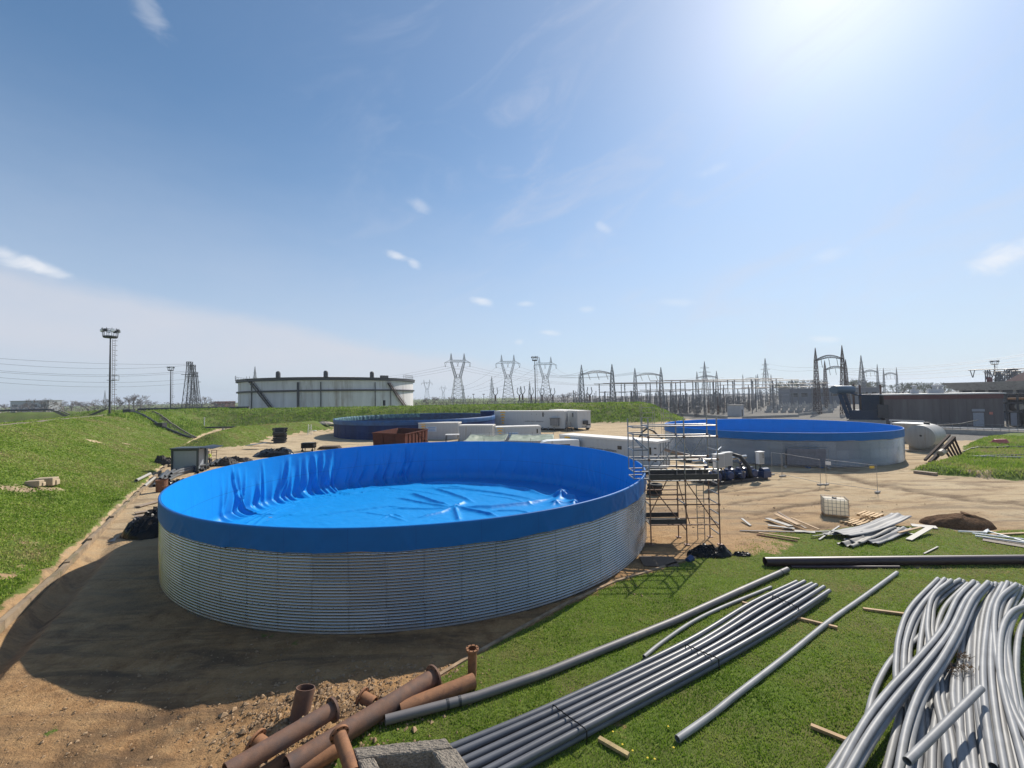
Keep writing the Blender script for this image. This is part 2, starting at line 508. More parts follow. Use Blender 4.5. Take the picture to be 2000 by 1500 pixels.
def mud(X, Y):
    m = np.zeros(X.shape)
    wob = fbm(X * .9, Y * .9, 91) * 1.1
    for pl_, w_ in zip(MUD, MUDW):
        d, _ = seg_dist(X + wob, Y + wob * .5, pl_, False); m = np.maximum(m, np.clip(1.3 - d / w_, 0, 1))
    return m * np.clip(.75 + fbm(X * 2.3, Y * 2.3, 92) * 1.6, 0, 1)
def terrain(X, Y):
    X = np.asarray(X, float); Y = np.asarray(Y, float)
    d, s = seg_dist(X, Y, FOOT, False)
    dl = np.where(s > 0, d, -d)                       # positive on the bank side
    up = 5.3 * S01((dl - 0.3) / 13.0); down = 5.3 * (1 - S01((dl - 18) / 13.0))
    hl = np.where(dl < 15, up, down)
    hl = np.where(dl > 0.15, hl + 0.25 * np.clip((dl - .15) / .3, 0, 1) * np.clip((8 - dl) / 8, 0, 1), 0)
    db, _ = seg_dist(X, Y, BERM, False)
    hb = 5.0 * S01(1 - (db - 2.0) / 12.0)
    ds, _ = seg_dist(X, Y, SPUR, False)
    hs = 2.5 * np.exp(-(ds / 4.2) ** 2)
    lawn = sdp(X, Y, LAWN); rl = sdp(X, Y, RLAWN)
    h = np.maximum(np.maximum(hl, hb), hs)
    grassy = np.maximum(np.maximum(np.clip((hl - .15) * 4, 0, 1), np.clip((hb - .2) * 2, 0, 1)), np.clip((hs - .3) * 3, 0, 1))
    n1 = fbm(X * .45, Y * .45, 3); n2 = fbm(X * 1.7, Y * 1.7, 9)
    h = h + grassy * (n1 * 0.32 + n2 * 0.14) * np.clip(h / 1.2, 0, 1)
    h = h + np.clip((hb - .3), 0, 1) * (np.abs(fbm(X * .9, Y * .5, 21)) * 0.7)
    h = h + 0.05 * np.clip(lawn / .35, 0, 1) + np.clip(lawn / .5, 0, 1) * n2 * 0.05
    h = h + 0.6 * S01(rl / 1.2) + np.clip(rl, 0, 1) * n1 * .3
    flat = (1 - np.clip(grassy, 0, 1)) * (lawn < 0) * (rl < 0) * (np.hypot(X, Y) < 120)
    rut = fbm(X * .25 + Y * .1, Y * 1.1 - X * .5, 31)
    h = h + flat * (n2 * 0.09 + n1 * 0.05 + rut * 0.07 + np.abs(fbm(X * 4.2, Y * 4.2, 51)) * .06 * np.clip((20 - np.hypot(X, Y)) / 6, 0, 1))
    tr_ = np.clip(1 - np.abs(dl + .75) / .55, 0, 1); h = h - .42 * tr_ ** .7 * np.clip((25 - Y) / 5, 0, 1) * (lawn < 0)
    h = h - flat * mud(X, Y) * (.05 + .22 * np.abs(fbm(X * 3.1, Y * 3.1, 93)))
    # loose soil and rubble strewn between the tank and the rusty pipes
    g = np.exp(-(((X + 4.7) / 1.9) ** 2 + ((Y - 10.3) / 1.5) ** 2))
    h = h + g * (0.22 + 0.5 * np.abs(fbm(X * 3, Y * 3, 77)))
    return h, dl, lawn, rl, hb, hs, db

def H(x, y):
    return float(terrain(np.array([x]), np.array([y]))[0][0])

fine = np.radians(np.arange(-66, 66.01, 0.22)); coarse = np.radians(np.arange(70, 290.1, 5.0))
A = np.concatenate([fine, coarse]); nA = len(A)
rr = [1.0, 2.5, 4.0]
while rr[-1] < 140: rr.append(rr[-1] * 1.0125)
while rr[-1] < 2400: rr.append(rr[-1] * 1.035)
rr = np.array(rr); nR = len(rr)
RR, AA = np.meshgrid(rr, A, indexing='ij')
X = RR * np.sin(AA); Y = RR * np.cos(AA)
Hh, dl, lawn, rl, hb, hs, db = terrain(X, Y)
conc = sdp(X, Y, CONC); road = sdp(X, Y, ROAD)
beyond = (Y > 127) | (X > 60 + 0 * Y) & (Y > 96)
edge = fbm(X * 1.3, Y * 1.3, 5) * 1.6 + fbm(X * 5, Y * 5, 6) * .5
def soft(d, w): return np.clip(d / w + 0.5, 0, 1)
gr = np.maximum.reduce([soft(lawn + edge * .45 - .1, .5), soft(rl + edge * .5, .6), soft(dl - 0.45 + edge * .4, .6),
                        np.where(Y > 104, soft(hb - .35 + edge * .5, .6), 0), soft(hs - .45 + edge * .8, .5)])
# trodden brown patches on the lawn beside the scaffold
worn = np.exp(-(((X - 10.5) / 2.6) ** 2 + ((Y - 22) / 2.4) ** 2)) + .8 * np.exp(-(((X - 13) / 2.5) ** 2 + ((Y - 24.5) / 1.6) ** 2))
gr = np.where(lawn > -0.5, gr * np.clip(1.25 - worn * 1.5 + edge * .7, 0, 1), gr)
BALD = lambda x, y: np.clip((fbm(x * .33, y * .33, 95) + .3 * fbm(x * 1.7, y * 1.7, 96) - .16) * 7, 0, 1)
gr = gr * (1 - .75 * BALD(X, Y) * (np.hypot(X, Y) < 100))
far_f = np.where(Y > 128, 1.0, 0.0) * np.clip((db - 10) / 8, 0, 1)
gravel = far_f * (X > 5) * (np.hypot(X, Y) < 330)
gravel = np.maximum(gravel, ((X > 52) & (Y > 62) & (rl < 0.3)).astype(float))
gr = np.where((far_f > .5) & (gravel < .5), .75 + edge * .3, gr)
gr = np.where(gravel > .5, np.clip(.18 + edge * .5, 0, 1), gr)
gr = np.where((dl > 30), np.maximum(gr, .85 + edge * .3), gr)
path = np.clip(1 - np.abs(dl - 15.6) / 1.3, 0, 1) * (dl > 10) * (Y < 100)      # beaten track along the crest
gr = gr * (1 - path * .85)
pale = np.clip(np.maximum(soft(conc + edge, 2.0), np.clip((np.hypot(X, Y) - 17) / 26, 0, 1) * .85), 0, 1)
gravel = np.maximum(gravel, soft(road, .6)); gravel = np.maximum(gravel, path * .8)
roadm = mud(X, Y)
# class per face -> separate ground objects sharing one set of vertices
cls = np.zeros(X.shape, int)                       # 0 dirt yard
cls = np.where(dl > 0.45, 1, cls)                  # embankment
cls = np.where((hb > .35) & (Y > 104), 2, cls)     # far berm
cls = np.where((hs > .5) & (dl < .45), 3, cls)     # grass mound
cls = np.where(lawn > 0, 4, cls)
cls = np.where(rl > 0, 5, cls)
cls = np.where(road > 0, 6, cls)
cls = np.where((Y > 127) & (hb < .35) & (dl < .45), 7, cls)
cls = np.where((cls == 7) & (gravel > .5), 8, cls)
cls = np.where((cls == 0) & (gravel > .5), 8, cls)
cls = np.where((dl > 31) & (cls != 2), 7, cls)

def ground_material():
    m = bpy.data.materials.new('earth_and_grass'); m.use_nodes = True
    nt = m.node_tree; N = nt.nodes; L = nt.links.new
    b = N['Principled BSDF']
    at = N.new('ShaderNodeAttribute'); at.attribute_name = 'mask'
    sp = N.new('ShaderNodeSeparateColor'); L(at.outputs['Color'], sp.inputs[0])
    geo = N.new('ShaderNodeNewGeometry'); POS = geo.outputs['Position']
    def noise(sc, det=6, ro=.62, vec=None, dist=0):
        n = N.new('ShaderNodeTexNoise'); n.inputs['Scale'].default_value = sc; n.inputs['Detail'].default_value = det
        n.inputs['Roughness'].default_value = ro; n.inputs['Distortion'].default_value = dist
        L(vec or POS, n.inputs['Vector']); return n.outputs['Fac']
    def rampc(f, stops):
        r = N.new('ShaderNodeValToRGB')
        while len(r.color_ramp.elements) < len(stops): r.color_ramp.elements.new(.5)
        for e, (p, c) in zip(r.color_ramp.elements, stops):
            e.position = p; e.color = (*c, 1)
        L(f, r.inputs[0]); return r.outputs[0]
    def mix(f, a, c, bl='MIX'):
        n = N.new('ShaderNodeMixRGB'); n.blend_type = bl
        if isinstance(f, (int, float)): n.inputs[0].default_value = f
        else: L(f, n.inputs[0])
        for i, x in ((1, a), (2, c)):
            if isinstance(x, tuple): n.inputs[i].default_value = (*x, 1)
            else: L(x, n.inputs[i])
        return n.outputs[0]
    def mth(op, a, c=None, clamp=False):
        n = N.new('ShaderNodeMath'); n.operation = op; n.use_clamp = clamp
        for i, x in enumerate((a, c)):
            if x is None: continue
            if isinstance(x, (int, float)): n.inputs[i].default_value = x
            else: L(x, n.inputs[i])
        return n.outputs[0]
    # stretched coordinates: wheel tracks and scraped soil run from lower left to upper right
    mp = N.new('ShaderNodeMapping'); mp.inputs['Rotation'].default_value = (0, 0, R(-35)); mp.inputs['Scale'].default_value = (.22, 1.0, 1)
    L(POS, mp.inputs['Vector'])
    big = noise(.22, 5); med = noise(1.6, 8, .68, None, .4); fin = noise(14, 6, .7); trk = noise(1.1, 7, .66, mp.outputs[0], .5)
    dirt = rampc(med, [(.28, (.17, .092, .042)), (.44, (.36, .205, .095)), (.6, (.47, .29, .142)), (.78, (.58, .42, .245))])
    dirt = mix(mth('MULTIPLY', rampc(trk, [(.48, (0, 0, 0)), (.62, (1, 1, 1))]), .85), dirt, (.15, .098, .06))
    dirt = mix(mth('MULTIPLY', rampc(big, [(.42, (0, 0, 0)), (.62, (1, 1, 1))]), .55), dirt, (.44, .27, .13))
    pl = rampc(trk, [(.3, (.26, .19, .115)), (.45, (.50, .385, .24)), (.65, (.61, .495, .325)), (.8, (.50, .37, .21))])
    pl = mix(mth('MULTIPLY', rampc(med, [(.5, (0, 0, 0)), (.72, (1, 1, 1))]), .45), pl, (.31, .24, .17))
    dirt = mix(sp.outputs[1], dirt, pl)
    dirt = mix(mth('MULTIPLY', fin, .55), dirt, mix(1.0, dirt, rampc(fin, [(.35, (.45, .45, .45)), (.6, (1.15, 1.15, 1.15))]), 'MULTIPLY'))
    ruts = rampc(noise(.55, 8, .7, mp.outputs[0], 1.2), [(.52, (0, 0, 0)), (.6, (1, 1, 1))])
    dirt = mix(mth('MULTIPLY', ruts, .5), dirt, (.13, .09, .062))
    gravel = rampc(noise(3.0, 9, .8), [(.3, (.085, .08, .072)), (.5, (.17, .158, .14)), (.7, (.29, .27, .24))])
    dirt = mix(sp.outputs[2], dirt, gravel)
    g1 = noise(.5, 6, .65); g2 = noise(5.0, 6, .7); g3 = noise(30, 3, .6)
    grass = rampc(g2, [(.3, (.075, .12, .02)), (.5, (.15, .215, .038)), (.68, (.22, .28, .06)), (.82, (.29, .27, .11))])
    grass = mix(mth('MULTIPLY', rampc(g1, [(.45, (0, 0, 0)), (.68, (1, 1, 1))]), .7), grass, (.20, .155, .075))
    grass = mix(mth('MULTIPLY', g3, .5), grass, (.03, .045, .01))
    gm = mth('ADD', sp.outputs[0], mth('MULTIPLY', mth('SUBTRACT', noise(7, 6, .75), .5), .9), True)
    gm = rampc(gm, [(.42, (0, 0, 0)), (.58, (1, 1, 1))])
    dirt = mix(mth('MULTIPLY', at.outputs['Alpha'], .85), dirt, mix(med, (.065, .042, .026), (.15, .10, .062)))
    col = mix(gm, dirt, grass)
    L(col, b.inputs['Base Color'])
    b.inputs['Roughness'].default_value = .95; b.inputs['Specular IOR Level'].default_value = .15
    bp = N.new('ShaderNodeBump'); bp.inputs['Strength'].default_value = .9; bp.inputs['Distance'].default_value = .11
    hh = mth('ADD', mth('MULTIPLY', noise(5, 8, .72), 1.0), mth('MULTIPLY', noise(26, 4, .7), .35))
    L(hh, bp.inputs['Height']); L(bp.outputs[0], b.inputs['Normal'])
    return m
GMAT = ground_material()

idx = np.arange(nR * nA).reshape(nR, nA)
nx_ = np.roll(idx, -1, axis=1)
Q = np.stack([idx[:-1], nx_[:-1], nx_[1:], idx[1:]], -1)      # (nR-1, nA, 4)
fc = cls[:-1]
Vx = np.stack([X, Y, Hh], -1).reshape(-1, 3)
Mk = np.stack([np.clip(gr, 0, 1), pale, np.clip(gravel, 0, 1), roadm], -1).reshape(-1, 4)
GROUND_NAMES = {0: ('dirt_yard', 'bare trodden earth of the yard round the tanks', 'ground'), 1: ('embankment', 'long sunlit grass bank down the left side', 'ground'),
    2: ('berm', 'rough grass berm across the back of the yard', 'ground'), 3: ('grass_mound', 'low grass mound between the drain and the dirt road', 'ground'),
    4: ('lawn', 'mown grass under the pipes in front', 'ground'), 5: ('grass_verge', 'raised patch of grass right of the farther tank', 'ground'),
    6: ('road', 'grey road past the brown building', 'road'), 7: ('field', 'flat fields beyond the berm', 'ground'), 8: ('gravel_yard', 'pale gravel under the substation', 'ground')}
for k, (nm, lb, ct) in GROUND_NAMES.items():
    q = Q[fc == k]
    if len(q) == 0: continue
    u, inv = np.unique(q.reshape(-1), return_inverse=True)
    me = bpy.data.meshes.new(nm)
    me.vertices.add(len(u)); me.vertices.foreach_set('co', Vx[u].astype(np.float32).reshape(-1))
    nf = len(q)
    me.loops.add(nf * 4); me.loops.foreach_set('vertex_index', inv.astype(np.int32).reshape(-1)[::1])
    me.polygons.add(nf); me.polygons.foreach_set('loop_start', np.arange(0, nf * 4, 4, dtype=np.int32))
    me.update(calc_edges=True)
    at = me.attributes.new('mask', 'FLOAT_COLOR', 'POINT'); at.data.foreach_set('color', Mk[u].astype(np.float32).reshape(-1))
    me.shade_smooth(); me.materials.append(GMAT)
    me.flip_normals()
    o = bpy.data.objects.new(nm, me); COL.objects.link(o)
    tag(o, lb, ct, kind='structure')
# ---------------------------------------------------------------- liner tanks
def galv_material():
    m = bpy.data.materials.new('galvanised_sheet'); m.use_nodes = True
    nt = m.node_tree; N = nt.nodes; L = nt.links.new; b = N['Principled BSDF']
    tc = N.new('ShaderNodeTexCoord'); sp = N.new('ShaderNodeSeparateXYZ'); L(tc.outputs['Object'], sp.inputs[0])
    def mth(op, a, c=None):
        n = N.new('ShaderNodeMath'); n.operation = op
        for i, x in enumerate((a, c)):
            if x is None: continue
            if isinstance(x, (int, float)): n.inputs[i].default_value = x
            else: L(x, n.inputs[i])
        return n.outputs[0]
    ring = mth('FLOOR', mth('DIVIDE', sp.outputs[2], .85))
    pa_ = mth('FLOOR', mth('ADD', mth('MULTIPLY', mth('ARCTAN2', sp.outputs[1], sp.outputs[0]), 34 / 6.28318), mth('MULTIPLY', ring, .5)))
    cb = N.new('ShaderNodeCombineXYZ'); L(pa_, cb.inputs[0]); L(ring, cb.inputs[1])
    wn = N.new('ShaderNodeTexWhiteNoise'); wn.noise_dimensions = '2D'; L(cb.outputs[0], wn.inputs['Vector'])
    nz_ = N.new('ShaderNodeTexNoise'); nz_.inputs['Scale'].default_value = 2.5; nz_.inputs['Detail'].default_value = 7; L(tc.outputs['Object'], nz_.inputs['Vector'])
    t = mth('ADD', mth('MULTIPLY', wn.outputs['Value'], .24), mth('MULTIPLY', nz_.outputs['Fac'], .12))
    r = N.new('ShaderNodeValToRGB'); r.color_ramp.elements[0].color = (.17, .185, .20, 1); r.color_ramp.elements[1].color = (.52, .55, .58, 1)
    L(mth('ADD', t, .27), r.inputs[0]); # mud splashed up the foot of the wall
    sl_ = mth('ADD', mth('MULTIPLY', sp.outputs[2], -2.6), mth('ADD', mth('MULTIPLY', nz_.outputs['Fac'], 1.6), .0))
    ms_ = N.new('ShaderNodeMapRange'); ms_.inputs['From Min'].default_value = .1; ms_.inputs['From Max'].default_value = .8; L(sl_, ms_.inputs['Value'])
    mm = N.new('ShaderNodeMixRGB'); L(mth('MULTIPLY', ms_.outputs[0], .7), mm.inputs[0]); 
    sm_ = mth('LESS_THAN', mth('ABSOLUTE', mth('SUBTRACT', mth('FRACT', mth('ADD', mth('MULTIPLY', mth('ARCTAN2', sp.outputs[1], sp.outputs[0]), 34 / 6.28318), mth('MULTIPLY', ring, .5))), .5)), .012)
    m0 = N.new('ShaderNodeMixRGB'); L(mth('MULTIPLY', sm_, .26), m0.inputs[0]); L(r.outputs[0], m0.inputs[1]); m0.inputs[2].default_value = (.06, .065, .07, 1); L(m0.outputs[0], mm.inputs[1]); mm.inputs[2].default_value = (.20, .15, .105, 1)
    L(mm.outputs[0], b.inputs['Base Color'])
    L(mth('SUBTRACT', .9, mth('MULTIPLY', ms_.outputs[0], .6)), b.inputs['Metallic'])
    rg = N.new('ShaderNodeMapRange'); rg.inputs['To Min'].default_value = .15; rg.inputs['To Max'].default_value = .27
    L(nz_.outputs['Fac'], rg.inputs['Value']); L(rg.outputs[0], b.inputs['Roughness'])
    return m
GALV = galv_material()
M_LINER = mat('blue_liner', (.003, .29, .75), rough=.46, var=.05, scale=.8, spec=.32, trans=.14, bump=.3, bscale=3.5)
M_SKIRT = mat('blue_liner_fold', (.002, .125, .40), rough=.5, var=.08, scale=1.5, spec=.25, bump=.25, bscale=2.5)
def weld_seams(m, z0, per):
    # sheet seams welded into the liner: thin slightly darker lines
    nt = m.node_tree; N = nt.nodes; L = nt.links.new; b = N['Principled BSDF']; tc = N.new('ShaderNodeTexCoord'); sp = N.new('ShaderNodeSeparateXYZ'); L(tc.outputs['Object'], sp.inputs[0])
    def mth(op, a, c=None):
        n = N.new('ShaderNodeMath'); n.operation = op
        for i, x in enumerate((a, c)):
            if x is None: continue
            if isinstance(x, (int, float)): n.inputs[i].default_value = x
            else: L(x, n.inputs[i])
        return n.outputs[0]
    a = mth('ABSOLUTE', mth('SUBTRACT', mth('FRACT', mth('MULTIPLY', mth('ARCTAN2', sp.outputs[1], sp.outputs[0]), per / 6.28318)), .5))
    s1 = mth('LESS_THAN', a, .0055); s2 = mth('LESS_THAN', mth('ABSOLUTE', mth('SUBTRACT', sp.outputs[2], z0)), .022)
    f = mth('MULTIPLY', mth('MAXIMUM', s1, s2), .30)
    src = b.inputs['Base Color'].links[0].from_socket; mx = N.new('ShaderNodeMixRGB'); L(f, mx.inputs[0]); L(src, mx.inputs[1]); mx.inputs[2].default_value = (.002, .05, .22, 1); L(mx.outputs[0], b.inputs['Base Color'])
weld_seams(M_LINER, 1.72, 38); weld_seams(M_SKIRT, -9, 38)
M_BOLT = mat('bolt_steel', (.12, .12, .12), rough=.5, metal=.6)

def corrugated_wall(Rr, Hh_, n=300, pitch=.10):
    nring = 4; rh = Hh_ / nring
    prof = []
    steps = int(round(Hh_ / pitch)) * 10
    for i in range(steps + 1):
        z = Hh_ * i / steps
        k = min(int(z / rh), nring - 1)
        prof.append((Rr + .034 * abs(math.sin(math.pi * z / pitch))**.75 - .014 + (.006 if k % 2 else 0), z))
    mb = MB(); mb.lathe(prof, n)
    return mb
def bolts_and_seams(Rr, Hh_):
    mb = MB(); rh = Hh_ / 4
    def bolt(a, z, s=.011):
        ca, sa = math.cos(a), math.sin(a); t = Vector((-sa, ca, 0)); c = Vector((ca * (Rr + .024), sa * (Rr + .024), z)); o = Vector((ca, sa, 0)) * .02
        vs = [c + t * s + Vector((0, 0, s)), c - t * s + Vector((0, 0, s)), c - t * s - Vector((0, 0, s)), c + t * s - Vector((0, 0, s)), c + o]
        mb.add(vs, [(0, 1, 4), (1, 2, 4), (2, 3, 4), (3, 0, 4)])
    for k in range(1, 4):
        for j in range(340):
            bolt(j * 2 * math.pi / 340, k * rh + .02)
    for k in range(4):
        for j in range(34):
            a = (j + .5 * (k % 2)) * 2 * math.pi / 34
            for q in range(10):
                for da in (-.0035, .0035):
                    bolt(a + da, k * rh + .05 + q * .085, .009)
    return mb

def ang(px, py, z, c):
    p = G(px, py, z); return math.atan2(p.y - c[1], p.x - c[0])

def liner_mesh(Rr, Hh_, c, detail=True):
    """inside of the liner: wall drapes and wrinkled floor in one sheet (local coordinates)"""
    nT = 1080 if detail else 360
    th = np.linspace(0, 2 * np.pi, nT, endpoint=False)
    rs = np.random.default_rng(11)
    folds = []
    def add(t, w, a, zt, drift):
        folds.append((t, w, a, zt, drift))
    # loose drapes on the sunlit left and back-left wall, tight thin creases on the shaded back
    for t in np.concatenate([rs.uniform(R(100), R(182), 46)]):
        add(t, rs.uniform(.010, .028), rs.uniform(.10, .28), rs.uniform(.8, 1.25), rs.uniform(-.02, .10))
    for t in [R(176), R(169), R(161), R(154), R(147), R(140), R(133), R(126), R(120), R(114)]:
        add(t, rs.uniform(.03, .045), rs.uniform(.22, .38), rs.uniform(.62, .88), rs.uniform(.06, .15))
    for t in rs.uniform(R(182), R(215), 8):
        add(t, rs.uniform(.015, .03), rs.uniform(.02, .05), rs.uniform(.4, .9), rs.uniform(-.04, .06))
    for t in rs.uniform(R(-15), R(98), 44):
        add(t, rs.uniform(.006, .016), rs.uniform(.03, .08), rs.uniform(.6, 1.1), rs.uniform(-.10, .10))
    for t in rs.uniform(R(215), R(345), 20):
        add(t, rs.uniform(.01, .02), rs.uniform(.02, .05), rs.uniform(.4, .9), rs.uniform(-.05, .05))
    nW = 44 if detail else 12
    fil = .55
    rows = []
    for i in range(nW + 1):
        u = i / nW
        z = Hh_ + .02 - (Hh_ - fil) * u
        d = np.zeros(nT)
        for t, w, a, zt, dr in folds:
            zz = z / Hh_
            prof_ = np.clip((zt - zz) / .55, 0, 1) ** 1.2
            tt = t + dr * np.clip(zt - zz, 0, 1) ** 2
            x = np.abs((th - tt + np.pi) % (2 * np.pi) - np.pi)
            d = np.maximum(d, 0) + a * prof_ * np.clip(1 - x / w, 0, 1) ** 1.6
        d = d * min(1, u * 6)
        belly = .10 * math.sin(min(u, 1) * math.pi * .8) * u
        rows.append((Rr - .05 - d - belly, np.full(nT, z), d))
    dlast = rows[-1][2]
    rlast = rows[-1][0]
    # fillet into the floor, then concentric floor rows
    nF = 9
    for i in range(1, nF + 1):
        a = i / nF * math.pi / 2
        rows.append((rlast - fil * (1 - math.cos(a)) * (1 + dlast * 2.5), fil - (fil - .05) * math.sin(a) + dlast * .35 * math.sin(a * 2), None))
    r_in = rows[-1][0]
    nC = 190 if detail else 10
    xs, ys, zs = [], [], []
    for r_, z_, _ in rows:
        xs.append(r_ * np.cos(th)); ys.append(r_ * np.sin(th)); zs.append(np.asarray(z_) * np.ones(nT))
    for i in range(1, nC + 1):
        f = 1 - i / (nC + .4)
        r_ = r_in * f
        xs.append(r_ * np.cos(th)); ys.append(r_ * np.sin(th)); zs.append(np.full(nT, .05))
    Xl = np.array(xs); Yl = np.array(ys); Zl = np.array(zs)
    if detail:
        XX, YY = Xl + c[0], Yl + c[1]
        rad = np.hypot(Xl, Yl)
        fl = np.clip((Rr - .75 - rad) / .7, 0, 1)
        add_z = np.zeros_like(Zl)
        add_z += fl * (fbm(XX * .8, YY * .8, 41) * .07 + np.abs(fbm(XX * 1.6 + YY, YY * 2.6, 42)) * .05 + fbm(XX * 3.2, YY * 3.2, 43) * .03)
        def ridge(pts, h, w, taper=True):
            Pw = np.array([[G(a, b, .05).x, G(a, b, .05).y] for a, b in pts])
            L = np.concatenate([[0], np.cumsum(np.hypot(*np.diff(Pw, axis=0).T))]); T = L[-1]
            best = np.full(XX.shape, 1e9); par = np.zeros(XX.shape)
            for i in range(len(Pw) - 1):
                a, b = Pw[i], Pw[i + 1]; e = b - a
                t = np.clip(((XX - a[0]) * e[0] + (YY - a[1]) * e[1]) / (e @ e), 0, 1)
                dd = np.hypot(XX - a[0] - t * e[0], YY - a[1] - t * e[1])
                m = dd < best; best = np.where(m, dd, best); par = np.where(m, (L[i] + t * (L[i + 1] - L[i])) / T, par)
            k = np.clip(np.minimum(par, 1 - par) * 5, 0, 1) if taper else 1
            return h * k * np.exp(-(best / w) ** 1.5)
        rd = [([(800, 963), (845, 980), (888, 992)], .20, .22), ([(770, 972), (830, 984), (888, 993)], .13, .16), ([(760, 994), (830, 995), (888, 993)], .12, .16),
              ([(843, 953), (890, 968), (930, 984)], .17, .2), ([(790, 948), (853, 944), (940, 947), (1027, 957), (1080, 975)], .22, .26), ([(815, 953), (900, 955), (985, 966), (1060, 980)], .14, .18),
              ([(860, 947), (940, 958), (1010, 968)], .10, .14), ([(888, 993), (930, 1000), (976, 1010)], .2, .2), ([(888, 993), (893, 1005), (897, 1018)], .2, .18),
              ([(888, 993), (860, 1003), (815, 1012)], .14, .2), ([(888, 993), (960, 992), (1030, 985), (1085, 976)], .20, .24), ([(893, 990), (910, 982)], .16, .2),
              ([(960, 998), (1010, 998), (1040, 1003)], .10, .15), ([(1096, 968), (1115, 975), (1130, 981)], .25, .22), ([(560, 957), (640, 955), (700, 948), (760, 946)], .07, .14),
              ([(600, 1012), (680, 1000), (760, 990), (800, 993)], .09, .14), ([(470, 1010), (560, 985), (640, 968), (700, 958)], .06, .12), ([(640, 970), (720, 960), (790, 957)], .05, .1),
              ([(520, 1020), (600, 995), (660, 985)], .05, .1), ([(700, 1000), (760, 1008), (800, 1020)], .06, .12), ([(740, 1015), (770, 1005), (790, 1012)], .08, .12),
              ([(930, 965), (1000, 975), (1050, 990)], .08, .12), ([(1000, 950), (1060, 962), (1090, 972)], .12, .16), ([(700, 950), (800, 957), (880, 970)], .07, .13)]
        for pts, h, w in rd: add_z += fl * ridge(pts, h * 1.0, w * .8)
        for (px, py, h, w) in [(1097, 973, .75, .55), (1086, 984, .3, .35), (1122, 984, .35, .4), (890, 992, .28, .3)]:
            p = G(px, py, .1); dd = np.hypot(XX - p.x, YY - p.y)
            pk = np.arctan2(YY - p.y, XX - p.x)
            add_z += fl * h * np.exp(-(dd / w)) * (1 + .35 * np.cos(pk * 5 + px) * np.clip(dd / .3, 0, 1))
        # pulled pleats that run along the foot of the left wall
        tt = np.arctan2(Yl, Xl)
        left = np.clip((tt - R(100)) / .2, 0, 1) * np.clip((R(200) - tt) / .3, 0, 1) + (tt < R(-150))
        dw = Rr - rad
        add_z += fl * left * (.06 * np.exp(-((dw - 1.15 - .25 * np.sin(tt * 7)) / .12) ** 2) + .05 * np.exp(-((dw - 1.7 - .4 * np.sin(tt * 4 + 1)) / .12) ** 2) + .04 * np.exp(-((dw - 2.5 + .5 * np.sin(tt * 5)) / .12) ** 2))
        Zl = Zl + add_z
    nRw = Xl.shape[0]
    V = np.stack([Xl, Yl, Zl], -1).reshape(-1, 3)
    V = np.vstack([V, [[0, 0, .06]]])
    i0 = np.arange(nRw * nT).reshape(nRw, nT); i1 = np.roll(i0, -1, axis=1)
    F = np.stack([i0[:-1], i0[1:], i1[1:], i1[:-1]], -1).reshape(-1, 4).tolist()
    ci = len(V) - 1
    F += [(int(i0[-1, j]), ci, int(i1[-1, j])) for j in range(nT)]
    me = bpy.data.meshes.new('liner'); me.from_pydata(V.tolist(), [], F); me.shade_smooth()
    return me

def skirt_mesh(Rr, Hh_, seed=0, detail=True):
    nT = 720 if detail else 240; nz_ = 14
    th = np.linspace(0, 2 * np.pi, nT, endpoint=False)
    rs = np.random.default_rng(seed)
    cre = [(rs.uniform(0, 2 * np.pi), rs.uniform(-.09, .09), rs.uniform(.004, .012), rs.uniform(.025, .065)) for _ in range(70)]
    mb = MB(); V = []
    prof = [(-.05, .0), (-.03, .022), (0.0, .03), (.03, .024), (.05, .0)]
    rows = []
    for dr, dz_ in prof: rows.append((Rr + dr, Hh_ + dz_, 0))
    for i in range(1, nz_ + 1):
        u = i / nz_; rows.append((Rr + .05, Hh_ - .76 * u, u))
    for r_, z_, u in rows:
        d = np.zeros(nT)
        if u:
            for t, sl_, w, a in cre:
                x = np.abs((th - t - sl_ * u + np.pi) % (2 * np.pi) - np.pi)
                d += a * u * np.clip(1 - x / w, 0, 1)
            d += .012 * u * np.sin(th * 17 + 1) * np.sin(th * 5)
        zz = z_ + (.018 * u * np.sin(th * 23) + .012 * u * np.sin(th * 41 + 2) if u > .9 else 0)
        V.append(np.stack([(r_ + d) * np.cos(th), (r_ + d) * np.sin(th), zz * np.ones(nT)], -1))
    V = np.array(V); n = V.shape[0]
    i0 = np.arange(n * nT).reshape(n, nT); i1 = np.roll(i0, -1, axis=1)
    F = np.stack([i0[:-1], i0[1:], i1[1:], i1[:-1]], -1).reshape(-1, 4).tolist()
    me = bpy.data.meshes.new('liner_skirt'); me.from_pydata(V.reshape(-1, 3).tolist(), [], F); me.shade_smooth()
    return me
def mesh_obj(name, me, m, parent):
    me.materials.append(m); o = bpy.data.objects.new(name, me); COL.objects.link(o); o.parent = parent; return o

T1 = (-5.389, 26.92); R1 = 13.1; HT = 3.4
tank1 = thing('storage_tank', 'large corrugated steel tank with a wrinkled bright blue liner, nearest the camera', 'tank', (*T1, 0), 0, 'corrugated tanks with blue liners')
w = corrugated_wall(R1, HT).build('corrugated_wall', GALV, tank1, smooth=True)
bolts_and_seams(R1, HT).build('seam_bolts', M_BOLT, tank1)
mesh_obj('liner', liner_mesh(R1, HT, T1), M_LINER, tank1)
mesh_obj('liner_skirt', skirt_mesh(R1, HT, 3), M_SKIRT, tank1)

